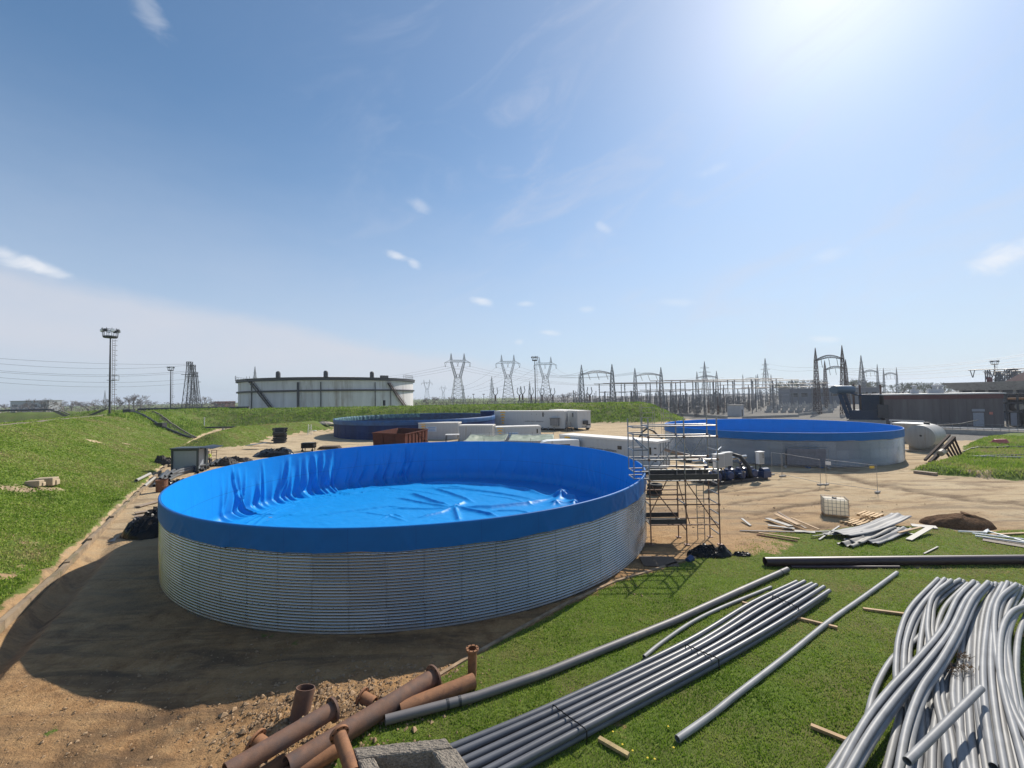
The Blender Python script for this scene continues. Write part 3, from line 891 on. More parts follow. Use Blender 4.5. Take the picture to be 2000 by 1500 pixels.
T2 = (33.1, 54.6); R2 = 12.7
tank2 = thing('storage_tank', 'corrugated steel tank with a smooth blue liner beside the pump skid, farther right', 'tank', (*T2, 0), 0, 'corrugated tanks with blue liners')
corrugated_wall(R2, HT, 200).build('corrugated_wall', GALV, tank2, smooth=True)
bolts_and_seams(R2, HT).build('seam_bolts', M_BOLT, tank2)
mesh_obj('liner', liner_mesh(R2, HT, T2, False), M_LINER, tank2)
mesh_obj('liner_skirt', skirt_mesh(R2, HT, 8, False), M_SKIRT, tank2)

# old navy tank farther back
T3 = (-21.3, 94.8); R3 = 17.3; H3 = 3.5
M_NAVY = mat('navy_sheet', (.005, .026, .115), rough=.6, spec=.25, var=.35, scale=.5, streak=True)
M_NAVY2 = mat('faded_blue_cover', (.015, .08, .23), rough=.5, var=.35, scale=.7, stain=(.06, .13, .18), stain_amt=.2)
M_ALGAE = mat('faded_green_liner', (.12, .24, .25), rough=.5, var=.5, scale=2.5, stain=(.01, .045, .10), stain_amt=.65)
tank3 = thing('storage_tank', 'old navy blue round tank with a faded greenish rim, beyond the rusty skip', 'tank', (*T3, 0))
mb = MB(); mb.lathe([(R3, 0), (R3, 1.2), (R3 + .03, 1.22), (R3 + .03, 1.3), (R3, 1.32), (R3, H3 - .7)], 160)
for j in range(56):
    a = j * 2 * math.pi / 56; mb.box((math.cos(a) * R3, math.sin(a) * R3, (H3 - .7) / 2), (.06, .08, H3 - .7), rz=a)
mb.build('wall', M_NAVY, tank3)
mb = MB(); mb.lathe([(R3 - .1, H3 - .05), (R3 + .02, H3 + .03), (R3 + .1, H3), (R3 + .12, H3 - .4), (R3 + .09, H3 - .85)], 160); mb.build('rim_cover', M_NAVY2, tank3, smooth=True)
nT = 480
def liner3(u, v):
    a = u * 2 * math.pi; z = H3 - .02 - v * (H3 - .2)
    pl_ = .12 * (math.sin(a * 95 + 2 * math.sin(a * 11)) ** 2) * min(1, v * 6) * (1.0 if 1.9 < a < 4.2 else .3)
    return ((R3 - .12 - pl_) * math.cos(a), (R3 - .12 - pl_) * math.sin(a), z)
mb = MB(); mb.grid(nT, 8, liner3); mb.build('liner', mat('dark_old_liner', (.010, .05, .13), rough=.5, var=.5, scale=1.5), tank3, smooth=True)
mb = MB(); mb.grid(150, 5, lambda u, v: (lambda a, pl_: ((R3 - .2 - pl_) * math.cos(a), (R3 - .2 - pl_) * math.sin(a), H3 + .02 - v * .95 + .05 * math.sin(a * 60)))(1.75 + u * 1.75, .16 * math.sin((1.75 + u * 1.75) * 48 + 2 * math.sin(u * 9)) ** 2 * min(1, v * 4))); mb.build('pleated_edge', M_ALGAE, tank3, smooth=True)
mb = MB(); mb.lathe([(R3 - .15, .9), (.01, .9)], 64); mb.build('water', mat('tank_water', (.01, .03, .04), rough=.08, var=.1), tank3)
# ---------------------------------------------------------------- far structures
M_LAT = mat('galvanised_lattice', (.20, .21, .22), rough=.55, metal=.4, var=.15)
M_DARKST = mat('dark_steel', (.055, .055, .06), rough=.55, metal=.4, var=.2)
M_RUSTST = mat('rusty_lattice', (.085, .055, .045), rough=.7, metal=.2, var=.3, scale=1)
M_WIRE = mat('wire', (.10, .10, .11), rough=.5, metal=.5)
M_WHITE = mat('white_paint', (.76, .76, .74), rough=.45, var=.05, stain=(.42, .38, .32), stain_amt=.12, streak=True)
M_OLDWHITE = mat('weathered_white_tank', (.63, .605, .61), rough=.6, var=.14, scale=.35, stain=(.24, .17, .12), stain_amt=.3, stain_scale=.22, streak=True)
M_GLASS = mat('dark_glass', (.02, .025, .03), rough=.08, var=.1)
M_LAMP = mat('lamp_glass', (.75, .78, .8), rough=.15, var=.02)
M_CONC = mat('concrete', (.36, .34, .31), rough=.9, var=.2, scale=2, bump=.4, bscale=20, stain=(.18, .16, .14), stain_amt=.25)

# --- oil tank
OT = (-75.3, 176.6); OR = 33.0
def on_shell(px, r=OR):
    best = None
    for k in range(1440):
        a = math.pi + math.pi * k / 1440
        p = Vector((OT[0] + r * math.cos(a), OT[1] + r * math.sin(a), 8))
        v = p - CO; q = 1000 + FPX * v.dot(CX) / v.dot(CF)
        e = abs(q - px)
        if best is None or e < best[0]: best = (e, a, p)
    return best[1], best[2]
a_, p_ = on_shell(640)
OTOP = ZT(p_, 737); OMID = ZT(p_, 762)
ot = thing('oil_tank', 'huge weathered white oil tank with dark rim and outside stairs, behind the berm', 'oil tank', (*OT, 0))
mb = MB(); mb.lathe([(OR, 0), (OR, OTOP)], 200); mb.lathe([(OR, OTOP), (OR * .6, OTOP + .9), (.02, OTOP + 1.2)], 200)
mb.build('shell', M_OLDWHITE, ot)
mb = MB(); mb.lathe([(OR + .02, OTOP - .95), (OR + .8, OTOP - .8), (OR + .8, OTOP - .1), (OR + .9, OTOP + .1), (OR - .2, OTOP + .1)], 200); mb.build('wind_girder', M_DARKST, ot)
mb = MB(); mb.lathe([(OR + .01, OMID - .35), (OR + .6, OMID - .35), (OR + .6, OMID + .2), (OR + .01, OMID + .2)], 200); mb.build('stiffening_ring', M_DARKST, ot)
for px, w_ in [(493, .35), (583, .75), (627, .35), (732, .3), (762, .3)]:
    a, p = on_shell(px); mb = MB(); mb.tube([(math.cos(a) * (OR + .35), math.sin(a) * (OR + .35), 0), (math.cos(a) * (OR + .35), math.sin(a) * (OR + .35), OTOP - 1.6)], w_ / 2, 8); mb.build('down_pipe', M_DARKST, ot)
def ot_stair(px0, y0, px1, y1, m):
    a0, p0 = on_shell(px0); a1, p1 = on_shell(px1); z0 = ZT(p0, y0); z1 = max(0.5, ZT(p1, y1)); mb = MB(); n = 40
    AN = [on_shell(px0 + (px1 - px0) * i / n)[0] for i in range(n + 1)]
    for side in (.15, 1.15):
        pts = []
        for i in range(n + 1):
            t = i / n; a = AN[i]; r_ = OR + side; pts.append((r_ * math.cos(a), r_ * math.sin(a), z0 + (z1 - z0) * t))
        for p, q in zip(pts, pts[1:]):
            mb.bar(p, q, .12, .45); mb.tri(Vector(p) + Vector((0, 0, 1)), Vector(q) + Vector((0, 0, 1)), .05)
        for p in pts[::3]: mb.tri(p, Vector(p) + Vector((0, 0, 1)), .04)
    for i in range(n):
        t = i / n; a = AN[i]; mb.box((math.cos(a) * (OR + .65), math.sin(a) * (OR + .65), z0 + (z1 - z0) * t), (1.0, .45, .08), rz=a)
    mb.build('outside_stair', m, ot)
ot_stair(487, 746, 535, 801, M_DARKST); ot_stair(757, 748, 792, 798, M_RUSTST)
for px in (537, 636, 731):
    a, p = on_shell(px); mb = MB(); c = (math.cos(a) * (OR - 1.5), math.sin(a) * (OR - 1.5), OTOP)
    mb.lathe([(.75, 0), (.75, 1.6), (.7, 2.0), (.45, 2.35), (.01, 2.45)], 16, c); mb.build('roof_vent', M_DARKST, ot, smooth=True)
for px, w_, h_ in [(489, 1.6, 1.2), (752, 3, 1.0)]:
    a, p = on_shell(px); mb = MB(); mb.box((math.cos(a) * (OR - .4), math.sin(a) * (OR - .4), OTOP + h_ / 2), (1.2, w_, h_), rz=a); mb.build('roof_box', M_DARKST, ot)
for lo, hi in ((466, 486), (785, 806)):
    mb = MB()
    a0, _ = on_shell(lo); a1, _ = on_shell(hi); n = 8; pv = None
    for i in range(n + 1):
        a = a0 + (a1 - a0) * i / n; p = Vector((math.cos(a) * (OR + .9), math.sin(a) * (OR + .9), OTOP))
        mb.tri(p, p + Vector((0, 0, 1.6)), .06)
        if pv:
            for h_ in (.8, 1.6): mb.tri(pv + Vector((0, 0, h_)), p + Vector((0, 0, h_)), .06)
        pv = p
    mb.build('top_railing', M_DARKST, ot)
a, p = on_shell(750); zz = ZT(p, 787); mb = MB(); mb.box((math.cos(a) * (OR + .05), math.sin(a) * (OR + .05), zz), (.2, 1.1, 2.0), rz=a); mb.build('manhole_opening', M_GLASS, ot)
a, p = on_shell(746); mb = MB(); mb.box((math.cos(a) * (OR + .1), math.sin(a) * (OR + .1), zz), (.2, .35, 1.9), rz=a); mb.build('manhole_cover', M_WHITE, ot)

# --- flood light masts
def make_mast(name, label, loc, h, d, group='flood light masts', cage=True):
    t = thing(name, label, 'light mast', loc, 0, group)
    mb = MB(); mb.tube([(0, 0, 0), (0, 0, h * .5), (0, 0, h - 1.5)], [d, d * .85, d * .6], 10); mb.build('pole', M_DARKST, t)
    mb = MB(); x = d + .55; H0 = h * .38 if cage else h * .5
    for s in (-.28, .28): mb.tri((x, s, .5), (x, s, h - 2), .04)
    k = .5
    while k < h - 2: mb.tri((x, -.28, k), (x, .28, k), .03); k += .45
    k = 3
    while k < h - 2:
        pr = None
        for j in range(7):
            a = -1.6 + j * .533; p = Vector((x + .15 + .45 * math.cos(a), .42 * math.sin(a), k))
            if pr: mb.tri(pr, p, .03)
            pr = p
        k += 1.0
    mb.build('caged_ladder', M_RUSTST, t)
    mb = MB(); mb.box((.6, 0, h * .4), (1.5, 1.1, .1))
    for s in (-.55, .55): mb.tri((0, s, h * .4 + 1), (1.35, s, h * .4 + 1), .04); mb.tri((1.35, s, h * .4), (1.35, s, h * .4 + 1), .04)
    mb.tri((1.35, -.55, h * .4 + 1), (1.35, .55, h * .4 + 1), .04); mb.build('rest_platform', M_LAT, t)
    mb = MB(); mb.lathe([(.2, h - 1.75), (1.05, h - 1.7), (1.15, h - 1.55), (1.15, h - 1.3), (.2, h - 1.45)], 20)
    for hh in (.3, .0): mb.lathe([(1.28, h - hh), (1.35, h - hh), (1.35, h - hh + .07), (1.28, h - hh + .07), (1.28, h - hh)], 20)
    for j in range(10):
        a = j * .6283; mb.tri((1.13 * math.cos(a), 1.13 * math.sin(a), h - 1.5), (1.31 * math.cos(a), 1.31 * math.sin(a), h + .3), .05)
    mb.build('head_platform', M_DARKST, t)
    for j in range(8):
        a = j * .785 + .2; mb = MB(); c = Vector((1.34 * math.cos(a), 1.34 * math.sin(a), h - .25))
        mb.box(c, (.3, .55, .5), rz=a); mb.box(c + Vector((math.cos(a), math.sin(a), -.1)) * .18, (.05, .48, .42), rz=a)
        mb.build('floodlight', M_LAMP if j % 2 else M_DARKST, t)
    return t
b = G(214, 809, 5.4); make_mast('light_mast', 'tall flood light mast with caged ladder on the crest of the left bank', b, ZT(b, 644) - b.z, .18)
b = D(333, 797, 200); b.z = 0; make_mast('light_mast', 'smaller flood light mast between the tallest mast and the three lattice towers', b, ZT(b, 717), .28)
b = D(1046, 786, 180); b.z = 0; make_mast('light_mast', 'flood light mast standing between two of the cat head pylons', b, ZT(b, 697), .25)
b = D(1945, 760, 190); b.z = 0; make_mast('light_mast', 'flood light mast above the canopy roof at the far right', b, ZT(b, 705), .25)
for px, py in ((925, 770), (945, 770)):
    b = D(px, 790, 230); b.z = 0; mb = MB(); h_ = ZT(b, py); mb.tube([b, b + Vector((0, 0, h_))], .13, 6); mb.box(b + Vector((0, 0, h_)), (1.2, .5, .35))
    tag(mb.build('yard_lamp', M_DARKST), 'thin yard lamp post between the first pylons beyond the berm', 'lamp post', 'thin yard lamp posts')

# --- three lattice towers left of the oil tank
for (px, top, w, lb) in [(370, 707, 2.4, 'dark tapering lattice tower, tallest of three standing close together'), (376, 713, 2.3, 'dark lattice tower, middle height of three standing close together'),
                         (381, 727, 2.3, 'dark lattice tower, lowest of three standing close together')]:
    b = D(px, 790, {707: 185, 713: 196, 727: 215}[top]); b.z = 0; h = ZT(b, top)
    t = thing('lattice_tower', lb, 'lattice tower', b, R(12), 'three dark lattice towers')
    mb = MB(); lattice(mb, (0, 0, 0), w, (0, 0, h - 2.4), .8, 8, .2, .05); mb.build('mast', M_DARKST, t)
    mb = MB(); lattice(mb, (0, 0, h - 2.4), .8, (0, 0, h), .8, 1, .2, .08); mb.box((0, 0, h), (1.9, 1.9, .2)); mb.build('top_cage', M_DARKST, t)
    mb = MB(); mb.bar((-3.2, 0, h * .78), (2.5, 0, h * .78), .25); mb.build('cross_arm', M_DARKST, t)

# --- pylons with a cat head window
def make_pylon():
    t = thing('pylon', 'steel cat head pylon', 'pylon', (0, 0, 0), 0, 'cat head pylons')
    mb = MB(); lattice(mb, (0, 0, 0), 5.0, (0, 0, 20.5), 2.1, 8, .22, .065); mb.build('legs', M_LAT, t)
    mb = MB()
    for s in (-1, 1):
        lattice(mb, (s * 1.3, 0, 20.5), .85, (s * 4.4, 0, 31.5), .6, 6, .2, .08)
        mb.bar((s * 1.9, 0, 20.7), (-s * .2, 0, 23.5), .2)
    mb.build('window_arms', M_LAT, t)
    mb = MB()
    for y in (-.6, .6):
        mb.bar((-5, y, 32.6), (5, y, 32.6), .2); mb.bar((-5, y, 31.3), (5, y, 31.3), .2)
        for s in (-1, 1):
            mb.bar((s * 5, y, 32.6), (s * 8.6, 0, 30.9), .2); mb.bar((s * 5, y, 31.3), (s * 8.6, 0, 30.8), .2)
        for k in range(8):
            x0 = -5 + k * 1.25; mb.tri((x0, y, 31.3), (x0 + .62, y, 32.6), .07); mb.tri((x0 + .62, y, 32.6), (x0 + 1.25, y, 31.3), .07)
    mb.build('cross_arm', M_LAT, t)
    for s in (-1, 1):
        mb = MB(); lattice(mb, (s * 4.4, 0, 32.6), .75, (s * 4.4, 0, 37.2), .06, 4, .14, .07); mb.build('earth_peak', M_LAT, t)
    for x in (-8.3, 0, 8.3):
        mb = MB(); z1 = 30.8 if x else 31.3; mb.tri((x - .6, 0, z1), (x, 0, z1 - 3), .11); mb.tri((x + .6, 0, z1), (x, 0, z1 - 3), .11); mb.build('insulator', M_DARKST, t)
    return t
py0 = make_pylon()
PYL = [(895, 690, 285, .28, 'cat head pylon nearest the white oil tank'), (993, 693, 305, .05, 'cat head pylon second from the oil tank, left of a light mast'), (1066, 697, 318, -.05, 'cat head pylon close to the right of a light mast'),
       (834, 741, 640, .2, 'tiny distant cat head pylon just right of the oil tank'), (866, 753, 880, .1, 'faintest distant cat head pylon between the oil tank and the first big pylon')]
pyl_pos = []
for i, (px, top, dd, rz, lb) in enumerate(PYL):
    b = D(px, 780, dd); b.z = 0; s_ = ZT(b, top) / 37.2
    o = py0 if i == 0 else dup(py0)
    o.location = b; o.rotation_euler = (0, 0, rz); o.scale = (s_ * 1.0, s_ * 1.0, s_); o['label'] = lb
    pyl_pos.append((b, s_, rz))
def pyl_pt(i, x, z):
    b, s_, rz = pyl_pos[i]; return b + Vector((x * math.cos(rz), x * math.sin(rz), z)) * s_

# --- slender double circuit towers
def make_tower():
    t = thing('transmission_tower', 'slender lattice tower', 'pylon', (0, 0, 0), 0, 'slender lattice towers')
    mb = MB(); lattice(mb, (0, 0, 0), 3.2, (0, 0, 28), .9, 10, .28, .12); lattice(mb, (0, 0, 28), .9, (0, 0, 38), .1, 5, .2, .1); mb.build('mast', M_LAT, t)
    for z, w in ((24, 4.6), (28, 5.4), (32, 4.0)):
        mb = MB()
        for s in (-1, 1):
            mb.bar((s * .6, .5, z), (s * w, 0, z + .2), .18); mb.bar((s * .6, -.5, z), (s * w, 0, z + .2), .18); mb.bar((s * .5, 0, z + 1.3), (s * w, 0, z + .2), .15)
        mb.build('cross_arm', M_LAT, t)
    return t
tw0 = make_tower()
for i, (px, top, dd, lb) in enumerate([(1378, 706, 300, 'slender lattice tower rising behind an arched gantry in mid substation'), (1497, 700, 330, 'slender lattice tower left of the tallest arched gantry'),
        (1685, 694, 300, 'slender lattice tower just right of the tallest arched gantry'), (961, 735, 420, 'faint slender tower between the first two cat head pylons'), (1035, 744, 460, 'faint slender tower left of the mast between pylons'),
        (1132, 730, 330, 'slender tower left of the first arched gantry'), (498, 716, 420, 'top of a distant tower showing over the left end of the oil tank'), (205, 762, 700, 'very faint tower far left behind the tall mast'),
        (905, 752, 420, 'faint slender tower close behind the first big pylon')]):
    b = D(px, 780, dd); b.z = 0; s_ = ZT(b, top) / 38
    o = tw0 if i == 0 else dup(tw0)
    o.location = b; o.rotation_euler = (0, 0, .3 * i); o.scale = (s_, s_, s_); o['label'] = lb

# --- arched substation gantries
def make_gantry():
    t = thing('gantry', 'arched gantry', 'gantry', (0, 0, 0), 0, 'arched substation gantries')
    for s in (-1, 1):
        mb = MB(); lattice(mb, (s * 6, 0, 0), 1.35, (s * 6, 0, 17), .5, 10, .2, .09); lattice(mb, (s * 6, 0, 17), .5, (s * 6, 0, 20.5), .05, 3, .12, .08); mb.build('post', M_LAT, t)
    mb = MB(); n = 12
    for y in (-.45, .45):
        pv = None
        for i in range(n + 1):
            u = i / n; x = -6 + 12 * u; c = 16.6 + 1.3 * math.sin(math.pi * u); th_ = .25 + .55 * math.sin(math.pi * u)
            p, q = Vector((x, y, c)), Vector((x, y, c - th_))
            if pv:
                mb.bar(pv[0], p, .16); mb.bar(pv[1], q, .16); mb.tri(pv[0], q, .07)
            mb.tri(p, q, .07); pv = (p, q)
    mb.build('arched_beam', M_LAT, t)
    for x in (-3.5, 0, 3.5):
        mb = MB(); mb.tri((x, 0, 16.9), (x + .8, -.5, 14.2), .12); mb.build('insulator', M_DARKST, t)
    return t
gn0 = make_gantry()
for i, (px, top, dd, w, rz, lb) in enumerate([(1167, 712, 168, 1.0, .12, 'nearest arched gantry at the left edge of the substation'), (1267, 718, 203, 1.0, .12, 'arched gantry second from the left in the substation'),
        (1382, 725, 283, 1.0, .1, 'arched gantry with a slender tower rising through it'), (1467, 731, 390, 1.0, .1, 'distant arched gantry, left one of a joined pair'), (1493, 732, 390, 1.0, .1, 'distant arched gantry, right one of a joined pair'),
        (1622, 677, 138, .62, -.35, 'tallest dark arched gantry left of the grey transformer'), (1634, 703, 178, .62, -.35, 'arched gantry half hidden behind the tallest one'), (1702, 712, 205, .46, -.2, 'arched gantry right of the tallest, left of two small ones'),
        (1741, 718, 205, .40, -.2, 'arched gantry, rightmost small one above the brown building')]):
    b = D(px, 790, dd); b.z = 0; s_ = ZT(b, top) / 20.5
    o = gn0 if i == 0 else dup(gn0)
    o.location = b; o.rotation_euler = (0, 0, rz - math.atan2(b.x, b.y)); o.scale = (w, 1.0 if i < 5 else .8, s_); o['label'] = lb
    if i in (5, 6, 7, 8):
        for c in o.children:
            if i < 7 and c.name.startswith(('post', 'arched')):
                c.data = c.data.copy() if c.data.users > 1 else c.data; c.data.materials.clear(); c.data.materials.append(M_RUSTST if c.name.startswith('post') else M_DARKST)

# --- overhead wires
def wire(a, b, sag, label, r=.05, group='overhead power lines', n=16):
    a = Vector(a); b = Vector(b); mb = MB(); pv = None
    for i in range(n + 1):
        t = i / n; p = a.lerp(b, t) - Vector((0, 0, 4 * sag * t * (1 - t)))
        if pv: mb.tri(pv, p, r)
        pv = p
    return tag(mb.build('power_line', M_WIRE), label, 'power line', group)
for y0, y1, s_ in [(697, 711, 1), (706, 713, 2), (720, 724, 2), (723, 727, 2), (733, 740, 2), (743, 748, 2)]:
    wire(D(-60, y0 - 1, 135), D(372, y1, 187), s_, 'power line crossing the sky left of the three lattice towers', .045)
for x in (-8.3, 0, 8.3):
    wire(pyl_pt(0, x, 28.5), D(500 + x * 4, 752, 330), 5, 'power line sagging from the first big pylon to behind the oil tank')
    wire(pyl_pt(0, x, 28.5), D(1390 + x * 3, 737, 290), 9, 'power line sagging right from the first big pylon over the substation')
    wire(pyl_pt(1, x, 28.5), D(1250 + x * 1.5, 727, 204), 5, 'power line from the second big pylon to the second gantry')
    wire(pyl_pt(1, x, 28.5), D(900 + x * 3, 762, 280), 3, 'power line dropping left from the second big pylon')
    wire(pyl_pt(2, x, 28.5), D(1160 + x * 1.5, 722, 169), 4, 'power line from the third big pylon to the nearest gantry')
    wire(pyl_pt(2, x, 28.5), D(960 + x * 3, 765, 280), 3, 'power line dropping left from the third big pylon')
for y0, y1 in [(719, 684), (722, 687), (727, 696), (731, 703), (737, 716)]:
    wire(D(1640, y0, 178), D(2080, y1 - 6, 120), 2.2, 'power line rising to the right above the brown building', .04)
for x0, y0, x1, y1 in [(1497, 709, 1610, 716), (1497, 718, 1600, 722), (1382, 737, 1490, 741), (1640, 722, 1690, 719), (1700, 716, 1742, 722)]:
    wire(D(x0, y0, 300), D(x1, y1, 190), 1.5, 'short power line strung between two gantries in the substation', .045)
# ---------------------------------------------------------------- substation yard
M_INS = mat('grey_insulator', (.15, .15, .155), rough=.4, var=.25)
M_INSB = mat('brown_insulator', (.12, .07, .05), rough=.3, var=.2)
M_ALU = mat('aluminium_tube', (.30, .27, .24), rough=.4, metal=.5, var=.1)
def post_mesh(h, ins, dbl=False):
    mb = MB(); p = h - ins
    for sx in ((-.9, .9) if dbl else (0,)):
        lattice(mb, (sx, 0, 0), .26, (sx, 0, p), .2, 3, .09, .035)
        prof = [(.16, p)]
        n = max(4, int(ins / .28))
        for i in range(n):
            z = p + ins * i / n; d = ins / n
            prof += [(.10, z + d * .3), (.19, z + d * .65), (.10, z + d)]
        mb.lathe(prof, 7, (sx, 0, 0)); mb.box((sx, 0, h + .05), (.4, .4, .14))
    if dbl: mb.bar((-1.0, 0, h + .2), (1.0, 0, h + .2), .14)
    return mb
protos = []
for h, ins, dbl, m in [(6.8, 2.6, False, M_INS), (7.4, 3.2, False, M_INS), (5.4, 2.0, True, M_INS), (6.2, 3.0, False, M_INSB), (8.6, 2.6, False, M_INS)]:
    o = post_mesh(h, ins, dbl).build('insulator_post', m, loc=(0, 0, 0)); protos.append(o)
used = set(); cnt = 0
rp = random.Random(5)
for row in range(8):
    y = 134 + row * 13.5
    x = 17 + row * 2.0
    while x < 62 + row * 12 and cnt < 285:
        px = 1000 + FPX * x / y
        k = rp.choice([0, 0, 1, 2, 3, 4])
        if px > 1112 and px < 1690 and rp.random() < .95:
            src = protos[k]; o = src if k not in used else src.copy()
            if k in used: COL.objects.link(o)
            used.add(k); o.location = (x + rp.uniform(-.3, .3), y + rp.uniform(-.6, .6), 0); o.rotation_euler = (0, 0, rp.choice([0, 1.57, .2]))
            s_ = rp.uniform(.9, 1.06); o.scale = (1, 1, s_)
            tag(o, 'grey insulator post in the crowded rows of the substation', 'insulator post', 'insulator posts filling the substation'); cnt += 1
        x += rp.choice([1.5, 1.8, 2.4, 2.4, 3.2])
# ring topped voltage transformers left of the substation
vt = None
for i, (px, top, lb) in enumerate([(968, 757, 'ring topped transformer post below the second big pylon'), (1015, 757, 'ring topped transformer post, left of a close pair'), (1021, 754, 'ring topped transformer post, right of a close pair'),
        (1038, 757, 'ring topped transformer post beside the light mast'), (1059, 758, 'ring topped transformer post under the third big pylon'), (1080, 758, 'ring topped transformer post right of the third big pylon'), (1152, 756, 'ring topped transformer post between the legs of the nearest gantry')]):
    b = D(px, 790, 190 if i < 6 else 165); b.z = 0
    if vt is None:
        vt = thing('voltage_transformer', lb, 'transformer post', b, 0, 'ring topped transformer posts')
        mb = MB(); lattice(mb, (0, 0, 0), .7, (0, 0, 5.2), .45, 5, .15, .07); mb.build('pedestal', M_LAT, vt)
        mb = MB(); mb.lathe([(.3, 5.2), (.42, 5.5), (.3, 5.8), (.42, 6.1), (.3, 6.4), (.42, 6.7), (.28, 7.0), (.4, 7.3), (.25, 7.5)], 8); mb.build('insulator', M_INSB, vt)
        for s in (-1, 1):
            mb = MB(); mb.tube([(0, 0, 7.4), (s * .75, 0, 8.2), (s * 1.0, 0, 9.1), (s * .75, 0, 9.9), (s * .7, 0, 10.7)], .17, 6); mb.build('ring_arm', M_LAT, vt)
        o = vt
    else:
        o = dup(vt, loc=b, label=lb)
    s_ = ZT(b, top) / 10.7; o.scale = (s_, s_, s_)
# tubular busbars on tall posts
for i, (px0, px1, y0, y1, dd) in enumerate([(1160, 1330, 750, 752, 140), (1178, 1400, 749, 751, 152), (1200, 1420, 748, 752, 165), (1270, 1480, 744, 747, 150), (1298, 1530, 743, 746, 162), (1340, 1560, 745, 748, 176),
        (1380, 1600, 746, 748, 190), (1170, 1350, 766, 768, 150), (1400, 1620, 752, 753, 168), (1450, 1680, 757, 757, 180), (1250, 1500, 762, 764, 172)]):
    a = D(px0, y0, dd); b_ = D(px1, y1, dd); b_.z = a.z
    t = thing('busbar', 'long tubular busbar on slim posts, one of many crossing the substation', 'busbar', (a.x, a.y, 0), math.atan2(b_.y - a.y, b_.x - a.x), 'tubular busbars of the substation')
    L_ = (b_ - a).length; mb = MB(); mb.tube([(0, 0, a.z), (L_ * .5, 0, a.z - .12), (L_, 0, a.z)], .13, 7); mb.build('tube', M_ALU, t)
    n = max(3, int(L_ / 9))
    for k in range(n + 1):
        x = L_ * (.06 + .88 * k / n); mb = MB(); mb.tube([(x, 0, 0), (x, 0, a.z - 2.2)], .14, 6); mb.lathe([(.12, a.z - 2.2), (.22, a.z - 1.8), (.12, a.z - 1.4), (.22, a.z - 1.0), (.12, a.z - .6), (.2, a.z - .3), (.1, a.z)], 7, (x, 0, 0))
        mb.build('post', M_INS, t)
    mb = MB()
    for k in range(n):
        x = L_ * (.06 + .88 * (k + .5) / n); mb.bar((x - 1.4, 0, a.z - 3.4), (x + 1.4, 0, a.z - 3.4), .12)
    # low cross rail between the posts
    mb.tube([(L_ * .06, 0, a.z * .55), (L_ * .94, 0, a.z * .55)], .07, 5); mb.build('cross_rail', M_LAT, t)
# white hut, plinths, low wall and rail
M_HUT = mat('pale_render', (.44, .44, .45), rough=.8, var=.08, scale=.8, stain=(.25, .24, .23), stain_amt=.12)
p = G(1421, 813, 0); q = G(1447, 813.5, 0)
ht = thing('hut', 'pale flat roofed hut in front of the substation posts', 'hut', p, math.atan2(q.y - p.y, q.x - p.x))
L_ = (q - p).length; hh_ = ZT(p, 792)
mb = MB(); mb.box((L_ / 2, 1.6, hh_ / 2), (L_, 3.2, hh_)); mb.build('wall', M_HUT, ht)
mb = MB(); mb.box((L_ / 2, 1.6, hh_ + .1), (L_ + .4, 3.6, .2)); mb.build('roof', M_CONC, ht)
mb = MB(); mb.box((L_ + .02, 1.5, 1.1), (.06, 1.0, 2.1)); mb.build('door', M_DARKST, ht)
for i, (px0, py0_, px1, py1_, hgt, lb) in enumerate([(1325, 812, 1420, 818, .8, 'low dark concrete wall in front of the substation, left of the hut'), (1450, 818, 1560, 814, .7, 'low dark concrete wall in front of the substation, right of the hut'), (1560, 812, 1622, 806, .8, 'low dark concrete wall running to the transformer')]):
    a = G(px0, py0_); b_ = G(px1, py1_); mb = MB(); mb.bar(a + Vector((0, 0, hgt / 2)), b_ + Vector((0, 0, hgt / 2)), .4, hgt); tag(mb.build('low_wall', M_CONC), lb, 'wall')
pl0 = None; rp = random.Random(9); kk = 0
for row in range(4):
    for i in range(9):
        px = 1500 + i * 15 + row * 4; b = G(px, 806 - row * 4.5)
        if pl0 is None:
            mb = MB(); mb.box((0, 0, .45), (2.2, 1.2, .9)); mb.box((0, 0, 1.25), (1.0, .7, .7)); mb.lathe([(.25, 1.6), (.35, 2.0), (.22, 2.4), (.3, 2.7)], 7); pl0 = mb.build('breaker_box', mat('pale_cabinet', (.36, .35, .33), rough=.6, var=.15), loc=(0, 0, 0)); o = pl0
        else:
            o = pl0.copy(); COL.objects.link(o)
        o.location = b; o.rotation_euler = (0, 0, rp.uniform(-.3, .3)); o.scale = (rp.uniform(.7, 1.2),) * 2 + (rp.uniform(.8, 1.3),)
        tag(o, 'pale equipment box on a plinth at the foot of the substation posts', 'equipment box', 'pale equipment boxes in the substation')
# long low grey shed behind
def shed(px0, px1, ybase, ytop, dd, depth, m, lb, name='shed', win=6, roof=None):
    a = D(px0, ybase, dd); a.z = 0; b_ = D(px1, ybase, dd * .97); b_.z = 0; h = ZT(a, ytop)
    t = thing(name, lb, 'building', a, math.atan2(b_.y - a.y, b_.x - a.x)); L_ = (b_ - a).length
    mb = MB(); mb.box((L_ / 2, depth / 2, h / 2), (L_, depth, h)); mb.build('wall', m, t)
    mb = MB(); mb.box((L_ / 2, depth / 2, h + .2), (L_ + .8, depth + .8, .4)); mb.build('roof', roof or M_CONC, t)
    for k in range(win):
        mb = MB(); mb.box((L_ * (k + .5) / win, -.02, h * .62), (L_ / win * .6, .1, h * .22)); mb.build('window', M_GLASS, t)
    return t
M_GSHED = mat('grey_cladding', (.15, .16, .18), rough=.6, var=.1, scale=.4)
shed(1543, 1720, 790, 760, 245, 14, M_GSHED, 'long low grey shed behind the tallest arched gantry', win=9)
shed(20, 95, 796, 784, 380, 9, M_HUT, 'low pale farm building among bare trees at the far left', 'farm_building', 4)
